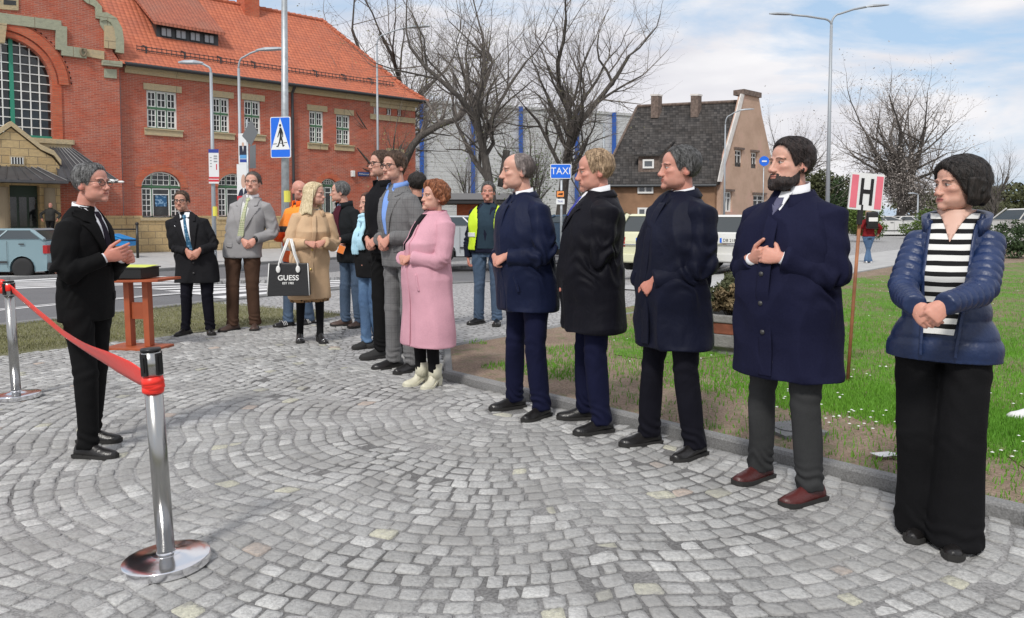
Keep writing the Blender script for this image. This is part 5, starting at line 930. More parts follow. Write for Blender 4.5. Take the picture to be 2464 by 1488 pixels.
for k in range(4):
    rr_ = []; 
    m_.lathe([(.0325, zc_-.022+.011*k-.012), (.037+.001*k, zc_-.02+.011*k-.012), (.0385, zc_-.01+.011*k-.012), (.0365, zc_+.004+.011*k-.012), (.0325, zc_+.006+.011*k-.012)], 28, z1 @ Matrix.Translation((0, 0, zc_)) @ Matrix.Rotation(rad((-5, 6, -3, 5)[k]), 4, 'X') @ Matrix.Translation((0, 0, -zc_)))
m_.v = [v+np.array(s1b) for v in m_.v]; tag(m_.build('ribbon_wrap', rbn, ro, True)); m_ = MB(); m_.lathe([(.0325, H2-.075), (.0375, H2-.07), (.038, H2-.035), (.0345, H2-.025)], 24, z2); m_.v = [v+np.array(s2b) for v in m_.v]; m_.build('ribbon_wrap', rbn, ro, True)
bw_ = MB(); c = at(4, 690, s2b[1]); 
for sg in (-1, 1): bw_.ell(c+np.array([.0, 0, sg*.022]), (.035, .02, .03), 12, 8)
bw_.ell(c, (.016, .022, .016), 10, 6); bo_ = bw_.build('ribbon_bow', rbn, None, True); tag(bo_, 'red ribbon bow at the far left beside the far barrier post', 'ribbon')
# lectern table with a black box
tb = g(338, 838); mat('cherry_wood', (.36, .085, .032), .4, bump=.05, bscale=10, var=.2, vscale=4); Y_ = tb[1]; lect = tag(empty('lectern_table', tb, rad(-8)), 'small cherry wood lectern table with two slanted legs behind the speaker', 'lectern'); s_ = Y_/F
hT = (838-672)*s_*1.02; wT = 152*s_; 
def LBx(nm, x0, x1, y0, y1, z0, z1, M=None, bv=.004, m='cherry_wood'): m_ = MB(); m_.box(x0, x1, y0, y1, z0, z1, M); return bevel(m_.build(nm, M_(m), lect), bv)
LBx('table_top', -wT*.46, wT*.56, -.20, .20, hT-.024, hT, Matrix.Rotation(rad(-1.5), 4, 'Y')); LBx('foot', -wT*.47, wT*.42, -.16, .16, 0, .024)
for x in (-wT*.16, wT*.16): m_ = MB(); m_.hexa([(x-.03, -.04, .025), (x+.03, -.04, .025), (x+.03, .04, .025), (x-.03, .04, .025)], [(x-.045, -.04, hT-.03), (x+.015, -.04, hT-.03), (x+.015, .04, hT-.03), (x-.045, .04, hT-.03)]); bevel(m_.build('leg', M_('cherry_wood'), lect), .004)
LBx('cross_panel', -wT*.16+.022, wT*.16-.038, -.012, .012, hT*.42, hT*.66)
bx_ = tag(empty('box', tb+np.array([-.06, -.02, hT+.012]), rad(-8)), 'flat black box with a yellow-green sheet on top, lying on the lectern table', 'box'); m_ = MB(); m_.box(-.27, .20, -.15, .15, 0, .095); bevel(m_.build('box_body', M_('black_plastic'), bx_), .004); m_ = MB(); m_.box(-.28, .215, -.16, .16, .096, .106); bevel(m_.build('lid', M_('black_plastic'), bx_), .003); m_ = MB(); m_.box(-.26, .20, -.14, .15, .107, .110, Matrix.Rotation(rad(3), 4, 'X')); m_.build('sheet', mat('yellow_sheet', (.60, .66, .12), .7), bx_)
# concrete planter with dry plants
pc_ = g(1765, 872); Ypl = pc_[1]+.42; ctr = np.array([at(1765, 800, Ypl)[0], Ypl, 0]); e = tag(empty('planter', ctr), 'hexagonal concrete planter with a red-brown band and straggly plants, behind the dark-coated men', 'planter'); s_ = Ypl/F; n = NT('planter_concrete', .9); n.bump(n.noise(60, 4), .5, .01); n.done(n.ramp(n.noise(7, 6, rough=.7), [(.3, (.13, .13, .125)), (.6, (.24, .235, .225)), (.8, (.34, .33, .31))])); mat('planter_band', (.20, .065, .035), .85, var=.4, vscale=7)
rp_ = 70*s_; zt0 = at(1765, 755, Ypl)[2]; 
def hexa_(name, prof, m): m_ = MB(); m_.lathe(prof, 10); return bevel(m_.build(name, M_(m), e), .012)
hexa_('bowl', [(rp_*.80, 0), (rp_*.80, .06), (rp_*.98, .10), (rp_*1.0, zt0*.56)], 'planter_concrete'); hexa_('band', [(rp_*.985, zt0*.562), (rp_*.985, zt0*.84)], 'planter_band'); hexa_('rim', [(rp_*1.04, zt0*.842), (rp_*1.04, zt0*1.03), (rp_*.9, zt0*1.03), (rp_*.88, zt0*.9), (0, zt0*.9)], 'planter_concrete')
tp_ = at(1765, 662, Ypl)[2]-zt0; e_ = shrub('planter_shrub', 'straggly half-dry plant filling the concrete planter', (ctr[0], ctr[1], zt0*.92), (rp_*.95, rp_*.95, tp_*.55), 61, 'dry_leaf', 5200, .022, ntr=60); shrub('planter_shrub', 'dull green leaves at the top of the planter', (ctr[0]-.02, ctr[1], zt0*1.0), (rp_*.85, rp_*.8, tp_*.52), 62, 'leaf_dull', 2600, .022, ntr=20)
# railing and blue bin by the station
Yr = 33.5*KS; qr = at(331, 597, Yr); e = tag(empty('railing', (qr[0], qr[1], -.36)), 'black metal railing with a ball-topped post in front of the station plinth', 'railing'); zr = lambda y: at(331, y, Yr)[2]+.36; m_ = MB(); m_.tube([(0, 0, 0), (0, 0, zr(541))], .055, 8); m_.ell((0, 0, zr(539)), (.07, .07, .07), 10, 8); m_.build('post', M_('black_plastic'), e, True); m_ = MB()
for y in (552, 578): m_.tube([(0, 0, zr(y)), (-2.6, -.3, zr(y))], .032, 6)
m_.build('rail', M_('black_plastic'), e, True); m_ = MB(); m_.tube([(-2.6, -.3, 0), (-2.6, -.3, zr(545))], .045, 8); m_.build('post', M_('black_plastic'), e, True)
q = at(300, 592, Yr+.6); e = tag(empty('grit_bin', (q[0], q[1], q[2])), 'blue grit bin with a sloping lid behind the railing', 'bin'); w, h = 40/F*Yr, 27/F*Yr; m_ = MB(); m_.hexa([(-w/2, -.3, 0), (w/2, -.3, 0), (w/2, .3, 0), (-w/2, .3, 0)], [(-w/2, -.3, h), (w/2, -.3, h*.5), (w/2, .3, h*.5), (-w/2, .3, h)]); bevel(m_.build('bin_body', mat('bin_blue', (.01, .25, .62), .45), e), .04, 2); m_ = MB(); m_.hexa([(-w/2-.04, -.34, h), (w/2+.04, -.34, h*.46), (w/2+.04, .34, h*.46), (-w/2-.04, .34, h)], [(-w/2-.04, -.34, h+.05), (w/2+.04, -.34, h*.46+.05), (w/2+.04, .34, h*.46+.05), (-w/2-.04, .34, h+.05)]); bevel(m_.build('lid', M_('bin_blue'), e), .015)
# dark litter bin behind the man in the dark overcoat
q = at(518, 598, 30*KS); e = tag(empty('litter_bin', (q[0]-.5, q[1], -.36)), 'black litter bin between the overcoated man and the lamp post', 'bin'); m_ = MB(); m_.lathe([(.28, 0), (.31, .9), (.33, .92), (.33, .98), (.25, 1.05), (0, 1.08)], 16); m_.build('bin_body', M_('black_plastic'), e, True)
# ---- cars
def carpaint(name, c): 
    m = mat(name, c, .28, .0, coat=.6); return m
mat('tyre', (.02, .02, .021), .85); mat('rim', (.30, .31, .32), .4, .7); mat('car_trim', (.03, .03, .032), .6); mat('tail_red', (.35, .01, .012), .3); mat('head_glass', (.6, .62, .65), .15); mat('car_glass', (.035, .045, .05), .06, spec=.9); mat('plate_white', (.75, .75, .72), .5)
def car(label, loc, rz, paint, L_=3.75, W_=1.62, H_=1.40, kind='hatch', name='parked_car', plate=None, roofbar=False, group='parked cars'):
    """+X is the front of the car"""
    e = tag(empty(name, loc, rz), label, 'car', group); P_ = {'hatch': dict(low=[(-.5, .36), (-.5, .60), (-.485, .74), (-.44, .80), (.18, .80), (.42, .70), (.49, .55), (.50, .36)], cab=[(-.475, .78), (-.36, 1.0), (.0, 1.0), (.20, .78)]), 'suv': dict(low=[(-.5, .33), (-.505, .52), (-.495, .66), (-.47, .70), (.22, .70), (.44, .62), (.5, .5), (.5, .33)], cab=[(-.485, .68), (-.42, .97), (-.05, 1.0), (.10, .95), (.24, .68)]), 'sedan': dict(low=[(-.5, .38), (-.5, .62), (-.48, .76), (-.30, .80), (.2, .78), (.44, .68), (.5, .52), (.5, .38)], cab=[(-.40, .78), (-.24, .97), (.02, 1.0), (.24, .78)])}[kind]
    wx = [(-.31*L_), (.31*L_)]; wr = .29 if kind != 'suv' else .34; hw = W_/2; z0 = .20
    # body side outline with wheel arches
    ol = [(x*L_, z*H_) for x, z in P_['low']]; bot = []
    for cx in wx: bot += [(cx-(wr+.05), z0)]+[(cx-(wr+.05)*math.cos(t), wr+(wr+.05)*math.sin(t)) for t in np.linspace(.15, PI-.15, 9)]+[(cx+(wr+.05), z0)]
    loop = [(-L_*.495, z0+.02)]+bot+[(L_*.495, z0+.02)]+[q for q in ol[::-1]]
    m_ = MB(); N_ = len(loop); sec = [(-hw*.96, .985), (-hw, 1.0), (hw, 1.0), (hw*.96, .985)]
    R = [np.array([(x*k, y, z) for x, z in loop]) for y, k in sec]; 
    for i in range(3): pass
    from mathutils.geometry import tessellate_polygon
    v = np.vstack(R); f = [(i*N_+j, i*N_+(j+1) % N_, (i+1)*N_+(j+1) % N_, (i+1)*N_+j) for i in range(3) for j in range(N_)]; tr = tessellate_polygon([[Vector((x, z, 0)) for x, z in loop]]); f += [tuple(t) for t in tr]+[tuple(3*N_+i for i in t[::-1]) for t in tr]; m_.add(v, f); b = bevel(m_.build('body', paint, e), .018, 2)
    cab = [(x*L_, z*H_) for x, z in P_['cab']]; zc = cab[0][1]; m_ = MB(); R = []
    for y, ins in ((-hw*.93, 0), (hw*.93, 0)): pass
    def cring(k): # k 0 belt .. 1 roof
        pass
    lo = [cab[0], cab[-1]]; top = cab[1:-1]; tx0, tx1 = top[0][0], top[-1][0]; hi = hw*.74; bl = hw*.93; zt = H_
    rr_ = [np.array([(cab[0][0], -bl, zc), (cab[-1][0], -bl, zc), (cab[-1][0], bl, zc), (cab[0][0], bl, zc)]), np.array([(tx0, -hi, top[0][1]-.04), (tx1, -hi, top[-1][1]-.04), (tx1, hi, top[-1][1]-.04), (tx0, hi, top[0][1]-.04)])]
    m_.rings(rr_); gl = bevel(m_.build('windows', M_('car_glass'), e), .02, 2)
    m_ = MB(); m_.rings([np.array([(tx0-.03, -hi-.015, top[0][1]-.045), (tx1+.03, -hi-.015, top[-1][1]-.045), (tx1+.03, hi+.015, top[-1][1]-.045), (tx0-.03, hi+.015, top[0][1]-.045)]), np.array([(tx0+.08, -hi*.9, top[0][1]+.01), (tx1-.08, -hi*.9, top[-1][1]+.01), (tx1-.08, hi*.9, top[-1][1]+.01), (tx0+.08, hi*.9, top[0][1]+.01)])]); bevel(m_.build('roof', paint, e), .02, 2)
    for sg in (-1, 1):      # pillars
        for t0, t1, w in ((0.0, 0.0, .07), (1.0, 1.0, .035), (.54, .52, .035)):
            a = (cab[0][0]*(1-t0)+cab[-1][0]*t0, sg*bl, zc); c = (tx0*(1-t1)+tx1*t1, sg*hi, zt-.05); m_ = MB(); m_.tube([a, c], w*.8, 6); m_.build('pillar', paint, e)
        m_ = MB(); m_.ell((cab[-1][0]-.12, sg*(hw+.07), zc+.08), (.06, .09, .065), 10, 6); m_.build('mirror', paint if kind == 'suv' else M_('car_trim'), e, True)
        m_ = MB(); m_.box(-.05*L_, -.01*L_+.06, sg*hw-.004, sg*hw+.018, zc-.13, zc-.10); m_.box(-.33*L_, -.33*L_+.14, sg*hw-.004, sg*hw+.018, zc-.13, zc-.10); m_.build('door_handle', M_('car_trim'), e)
        m_ = MB(); m_.box(-.20*L_, .21*L_, sg*hw-.002, sg*hw+.012, .44, .49); m_.build('side_strip', M_('car_trim') if kind != 'suv' else paint, e)
        m_ = MB(); 
        for x in (.02*L_, -.20*L_): m_.box(x-.004, x+.004, sg*hw-.001, sg*hw+.002, .30, zc-.03)
        m_.build('door_gap', M_('car_trim'), e)
        for cx in wx:
            m_ = MB(); Mx = Matrix.Translation((cx, sg*(hw-.09), wr)) @ Matrix.Rotation(PI/2, 4, 'X'); m_.lathe([(wr*.6, -.09), (wr*.94, -.09), (wr, -.06), (wr, .06), (wr*.94, .09), (wr*.6, .09)], 24, Mx); w = m_.build('wheel', M_('tyre'), e, True); m_ = MB(); m_.lathe([(0, -.075), (wr*.2, -.085), (wr*.45, -.06), (wr*.62, -.085), (wr*.62, .085), (wr*.45, .06), (wr*.2, .085), (0, .075)], 24, Mx); m_.build('rim', M_('rim'), w)
            m_ = MB(); 
            for k in range(8): a = k*PI/4; m_.ell((cx+wr*.42*math.cos(a), sg*(hw-.008), wr+wr*.42*math.sin(a)), (.022, .006, .022), 8, 4)
            m_.build('rim_hole', M_('car_trim'), w)
        m_ = MB(); zl = (.60 if kind != 'suv' else .52)*H_; m_.box(-.505*L_, -.47*L_, sg*hw*.66, sg*(hw+.004), zl-.13, zl+.10) if sg > 0 else m_.box(-.505*L_, -.47*L_, sg*(hw+.004), sg*hw*.66, zl-.13, zl+.10); bevel(m_.build('tail_light', M_('tail_red'), e), .01); m_ = MB(); y0, y1 = sorted((sg*hw*.62, sg*(hw-.02))); m_.box(.455*L_, .497*L_, y0, y1, .50*H_, .50*H_+.12); bevel(m_.build('headlight', M_('head_glass'), e), .02)
    for x0, x1 in ((-.515*L_, -.49*L_), (.49*L_, .515*L_)): m_ = MB(); m_.box(x0, x1, -hw*.97, hw*.97, .24, .24+.20); bevel(m_.build('bumper', M_('car_trim') if kind == 'hatch' else paint, e), .03, 2)
    m_ = MB(); xp = -.518*L_; m_.box(xp, xp+.012, -.26, .26, .50*H_+.0, .50*H_+.11); pl = m_.build('number_plate', M_('plate_white'), e); m_ = MB(); m_.box(xp-.001, xp, .21, .26, .50*H_, .50*H_+.11); m_.build('blue_strip', M_('sign_blue'), pl)
    if plate: SIGNTXT2.append((plate, .10, pl, (xp-.004, -.0, .50*H_+.055)))
    if kind == 'suv': m_ = MB(); m_.box(-.512*L_, -.50*L_, -hw*.8, hw*.8, .64, .67); m_.build('chrome_strip', M_('chrome'), e)
    m_ = MB(); m_.box(-.3*L_, .3*L_, -hw*.8, hw*.8, .16, .24); m_.build('underbody', M_('car_trim'), e); return e
SIGNTXT2 = []
rdv = math.atan2(rd[1], rd[0])
q = at(8, 648, 24*KS); car('old light blue hatchback with black bumpers at the left edge of the picture', (q[0]-.12, q[1], float(gz(q[0], q[1]))-.03), rdv*0+PI+rad(2), carpaint('paint_light_blue', (.19, .285, .32)), 3.6, 1.6, 1.38)
cream = carpaint('paint_cream', (.66, .66, .46)); whitep = carpaint('paint_white', (.66, .66, .64))
q = at(1567, 620, 19.5*KS); car('cream estate taxi seen from behind between the two dark-coated men', (q[0]+.95, q[1]+1.75, 0), rad(60)+PI*0, cream, 4.2, 1.66, 1.40, 'suv', plate='DLE 4K72', group='cream and white cars in the taxi rank')
q = at(1738, 620, 19.3*KS); car('white estate car behind the dark-coated man and the bearded man', (q[0]+1.6, q[1]+2.0, 0), rad(52), whitep, 4.2, 1.68, 1.38, 'suv', plate='DB 2187', group='cream and white cars in the taxi rank')
q = at(1750, 550, 36*KS); car('red car beyond the cream taxi', (q[0], q[1], -.1), rad(20), carpaint('paint_red', (.50, .015, .02)), 4.0, 1.7, 1.45, 'hatch'); q = at(1390, 585, 31*KS); car('dark blue car behind the taxi sign post', (q[0], q[1], -.05), rad(8), carpaint('paint_dark_blue', (.03, .06, .10)), 4.1, 1.7, 1.45, 'sedan')
q = at(1530, 560, 40*KS); car('grey-blue car roof just showing above the cream taxi', (q[0], q[1], -.1), rad(12), carpaint('paint_grey_blue', (.12, .17, .22)), 4.2, 1.75, 1.5, 'hatch'); q = at(1120, 620, 27*KS); car('silver car partly hidden between the pink coat and the vest man', (q[0]+.6, q[1], -.12), rad(8), carpaint('paint_silver', (.42, .44, .46)), 4.2, 1.7, 1.45, 'hatch')
for i, (px_, Y_) in enumerate(((2130, 58), (2200, 60), (2255, 62))): q = at(px_, 545, Y_*KS); car(('white car left of the blossoming tree trunk', 'white car right of the blossoming tree trunk', 'grey car farthest right behind the pale green bush')[i], (q[0], q[1], -.1), rad(10), whitep if i < 2 else M_('paint_silver'), 4.1, 1.7, 1.45, 'hatch', group='cars parked at the far end of the road')
q = at(2475, 560, 34*KS); car('white van-like car at the right edge behind the dark bush', (q[0], q[1], 0), rad(100), whitep, 4.3, 1.8, 1.7, 'suv')
# round blue sign at the far house corner
q = at(1838, 386, 46*KS); e = tag(empty('round_sign', (q[0], q[1], -.05)), 'blue round road sign beside the right corner of the old house', 'road sign'); m_ = MB(); m_.tube([(0, 0, 0), (0, 0, q[2]+.3)], .03, 8); m_.build('post', M_('galv'), e, True); m_ = MB(); m_.tube([(0, -.05, q[2]), (0, -.07, q[2])], .27, 20, flat=((0, 0, 1), 1.0)); m_.build('disc', M_('sign_blue'), e); m_ = MB(); m_.box(-.13, .13, -.09, -.072, q[2]-.05, q[2]+.03); m_.build('bar', M_('sign_white'), e)
# small things on the grass: shoe at the right edge, scrap of paper, drain cover
b = g(2484, 1018); e = tag(empty('shoe', b, rad(-100)), 'white sneaker at the right edge of the picture on the grass', 'shoe'); m_ = MB(); R = []
for u, hw, ht in ((-.13, .02, .05), (-.11, .035, .085), (-.05, .04, .095), (.02, .043, .08), (.08, .047, .055), (.12, .04, .045), (.145, .02, .03)): t = np.arange(12)*2*PI/12; R.append(np.stack([hw*np.cos(t), np.full(12, -u), .022+np.where(np.sin(t) > 0, np.sin(t)*ht, 0)], 1))
m_.rings(R); m_.build('upper', M_('sneaker_white'), e, True); m_ = MB(); m_.rings([np.array([(-w, -u, .0), (w, -u, .0), (w, -u, .024), (-w, -u, .024)]) for u, w in ((-.135, .02), (-.11, .04), (0, .045), (.08, .05), (.13, .04), (.15, .015))]); m_.build('sole', M_('sneaker_white'), e)
b = g(2122, 1112); r_ = np.random.default_rng(3); m_ = MB(); v = np.array([(x*.05+r_.normal(0, .006), y*.03+r_.normal(0, .006), .03+r_.random()*.02) for y in range(-1, 2) for x in range(-1, 3)]); f = [(j*4+i, j*4+i+1, (j+1)*4+i+1, (j+1)*4+i) for j in range(2) for i in range(3)]; m_.add(np.vstack([v, v-np.array([0, 0, .002])]), f+[tuple(12+k for k in q[::-1]) for q in f]); o = m_.build('paper_scrap', M_('sneaker_white')); o.location = b; tag(o, 'crumpled scrap of white paper on the soil behind the kerb', 'litter')
b = g(1905, 1045); m_ = MB(); m_.box(-.15, .15, -.14, .14, -.05, .040); m_.lathe([(.10, .041), (.10, .046), (.08, .048), (0, .048)], 20); o = m_.build('drain_cover', M_('kerb_stone')); o.location = b; o.rotation_euler = (0, 0, .3); tag(o, 'square concrete drain cover in the grass between the bearded man\'s legs', 'cover')
# ------------------------------------------------------------ grass and daisies
n = NT('grass_blade', .7); n.done(n.mix(n.noise(.8, 4), (.07, .22, .012), (.17, .38, .03)))
mat('grass_dry', (.20, .20, .09), .85, var=.3, vscale=2); mat('daisy', (.75, .75, .72), .7)
def blades(P_, h, w, seed, lean=.5):
    r_ = np.random.default_rng(seed); n_ = len(P_); a = r_.random(n_)*2*PI; hh_ = h*r_.uniform(.45, 1.35, n_); ww = w*r_.uniform(.6, 1.3, n_); dx, dy = np.cos(a), np.sin(a); l = lean*r_.random(n_)*hh_; b = r_.random(n_)*2*PI
    z = gz(P_[:, 0], P_[:, 1])+.015; v = np.stack([np.stack([P_[:, 0]-dx*ww, P_[:, 1]-dy*ww, z], 1), np.stack([P_[:, 0]+dx*ww, P_[:, 1]+dy*ww, z], 1), np.stack([P_[:, 0]+dx*ww*.5+np.cos(b)*l*.4, P_[:, 1]+dy*ww*.5+np.sin(b)*l*.4, z+hh_*.6], 1), np.stack([P_[:, 0]+np.cos(b)*l, P_[:, 1]+np.sin(b)*l, z+hh_], 1)], 1).reshape(-1, 3); return v, [(4*i, 4*i+1, 4*i+2, 4*i+3) for i in range(n_)]
r_ = np.random.default_rng(21)
def pxpts(n_, x0, x1, y0, y1, keep=None):
    out = []
    X = r_.uniform(x0, x1, n_); Yy = r_.uniform(y0, y1, n_); c, s = math.cos(PITCH), math.sin(PITCH); u = (X-CX)/F; v = (CY-Yy)/F; d = np.stack([u, c+v*s, -s+v*c], 1); t = CAMH/-d[:, 2]; P_ = (d*t[:, None])[:, :2]; m = np.ones(n_, bool) if keep is None else keep(X, Yy, P_); return P_[m]
def dens(P_, sc, seed): return np.array([noise.noise(Vector((p[0]*sc, p[1]*sc, seed))) for p in P_])
bedp = [tuple(q) for q in bed]
def kg(X, Y, P_):
    m = inpoly(P_, bedp); f = dens(P_, .55, 3.3)*.7+dens(P_, 2.2, 1.1)*.35
    bandy = (Y > 655+.0*X)*1.0; edge = np.clip((Y-(678+ (2030-X)*.16))/40, 0, 1); right = np.clip((X-1440)/110, 0, 1); kd_ = (P_-kA) @ kn; nk = np.clip((kd_-1.0-.7*dens(P_, .9, 4))/.6, 0, 1)
    return m & (r_.random(len(X)) < np.clip(.22+f*2.2, 0, 1)*right*edge*nk+right*edge*nk*.35+.03)
P_ = np.vstack([pxpts(260000, 1440, 2560, 660, 1250, kg), pxpts(12000, 1070, 1500, 800, 1010, lambda X, Y, P_: inpoly(P_, bedp) & (dens(P_, 1.3, 7) > .18))]); print('blades', len(P_))
v, f = blades(P_, .042, .0045, 4); o = MB().add(v, f).build('grass', M_('grass_blade')); tag(o, 'fresh green grass growing in the soil bed behind the kerb', 'grass', kind='stuff')
vp = [tuple(q) for q in verge_poly]; P2 = pxpts(52000, -40, 860, 725, 870, lambda X, Y, P_: inpoly(P_, vp)); v, f = blades(P2, .022, .004, 9); o = MB().add(v, f).build('grass', M_('grass_dry')); tag(o, 'short dry grass on the verge between the cobbles and the road', 'grass', kind='stuff')
P3 = pxpts(1500, 1460, 2500, 670, 1130, lambda X, Y, P_: inpoly(P_, bedp) & (dens(P_, 1.1, 5) > .12) & (((P_-kA) @ kn) > .8)); mb = MB()
for p in P3[:150]:
    a = np.arange(7)*2*PI/7; z = .045+.02*random.random(); rr2 = .010; mb.add(np.vstack([np.stack([p[0]+rr2*np.cos(a), p[1]+rr2*np.sin(a), np.full(7, z)], 1), [[p[0], p[1], z+.004]]]), [(i, (i+1) % 7, 7) for i in range(7)])
o = mb.build('daisies', M_('daisy')); tag(o, 'small white daisies scattered in the green grass', 'flowers', kind='stuff')
# ------------------------------------------------------------ people
# person frame: the front is -Y, the person's left is +X, feet at z = 0
SK = {'fair': (0.62, 0.36, 0.28), 'mid': (0.52, 0.29, 0.215), 'ruddy': (0.58, 0.29, 0.225)}
def skin_mat():
    n = NT('skin', 0.48); c = n.mix(0.5, n.attr(), n.ramp(n.noise(40, 4), [(0.3, (0.85, 0.78, 0.76)), (0.7, (1.1, 1.05, 1.02))]), 'MULTIPLY')
    n.b.inputs['Subsurface Weight'].default_value = 0.08; n.b.inputs['Subsurface Radius'].default_value = (0.012, 0.004, 0.002); n.b.inputs['Subsurface Scale'].default_value = 1.0
    n.b.inputs['Specular IOR Level'].default_value = 0.4; n.bump(n.noise(180, 3), 0.12, 0.004); return n.done(c)
skin_mat()
def cloth(name, col, kind='plain', rough=0.85, sheen=0.0, bs=0.35, c2=None, s=1.0):
    if name in MATS: return MATS[name]
    n = NT(name, rough); b = n.b; b.inputs['Sheen Weight'].default_value = sheen; b.inputs['Specular IOR Level'].default_value = 0.15
    c = n.mix(1.0, col, n.ramp(n.noise(4, 5), [(0.3, (0.82, 0.82, 0.82)), (0.7, (1.18, 1.18, 1.18))]), 'MULTIPLY')
    if kind == 'check':
        v = n.sep(n.coord((1, 1, 1))); a1 = n.math('ADD', v[0], n.math('MULTIPLY', v[1], 0.8))
        f = lambda q, p, w: n.math('LESS_THAN', n.math('FRACT', n.math('MULTIPLY', q, p)), w)
        l = n.math('MAXIMUM', f(a1, 16, 0.09), f(v[2], 16, 0.09)); l2 = n.math('MAXIMUM', f(n.math('ADD', a1, 0.02), 16, 0.05), f(n.math('ADD', v[2], 0.02), 16, 0.05))
        c = n.mix(n.math('MULTIPLY', l, 0.55), c, c2); c = n.mix(n.math('MULTIPLY', l2, 0.4), c, c2)
        c = n.mix(n.math('MULTIPLY', n.noise(180, 2), 0.6), c, (0.26, 0.26, 0.26))
    if kind == 'stripe':
        v = n.sep(n.coord((1, 1, 1))); w = n.math('ADD', v[2], n.math('MULTIPLY', n.noise(6, 2), 0.012))
        c = n.mix(n.math('LESS_THAN', n.math('FRACT', n.math('MULTIPLY', w, 1/0.040)), 0.46), c, c2)
    if kind == 'tie':
        v = n.coord((60*s, 60*s, 60*s), (0, 0.785, 0)); ch = n.t.nodes.new('ShaderNodeTexChecker'); ch.inputs['Scale'].default_value = 1.0; n.lk(v, ch.inputs[0])
        ch.inputs['Color1'].default_value = (*col, 1); ch.inputs['Color2'].default_value = (*c2, 1); c = n.mix(0.25, ch.outputs['Color'], (0.4, 0.4, 0.38))
    if kind == 'wool': bs *= .7; c = n.mix(n.math('MULTIPLY', n.noise(140, 3), 0.5), c, tuple(min(1, q*1.5+0.01) for q in col))
    if kind == 'denim':
        c = n.mix(n.ramp(n.noise(3, 4), [(0.4, (0, 0, 0)), (0.65, (0.8, 0.8, 0.8))]), c, c2); c = n.mix(n.math('MULTIPLY', n.noise(160, 2), 0.3), c, (0.3, 0.4, 0.5))
    if kind == 'print': c = n.mix(n.ramp(n.vor(38), [(0.25, (1, 1, 1)), (0.45, (0, 0, 0))]), c, c2)
    h = n.math('ADD', n.noise(6, 3, n.coord((1, 1, .8)), 0.45, .5), n.math('MULTIPLY', n.noise(220, 2), 0.06)); n.bump(h, bs*(.55 if sum(col) > .5 else 1.2), 0.05); return n.done(c)
def hairmat(name, c1, c2):
    if name in MATS: return MATS[name]
    n = NT(name, 0.5); n.b.inputs['Specular IOR Level'].default_value = 0.35
    k = n.noise(26, 6, n.coord((4, 4, 0.8)), rough=0.7); n.bump(n.noise(60, 3, n.coord((4, 4, 0.7))), 0.6, 0.01); return n.done(n.mix(n.ramp(k, [(0.38, (0, 0, 0)), (0.62, (1, 1, 1))]), tuple(x*.7 for x in c1), tuple(x*1.35 for x in c2)))
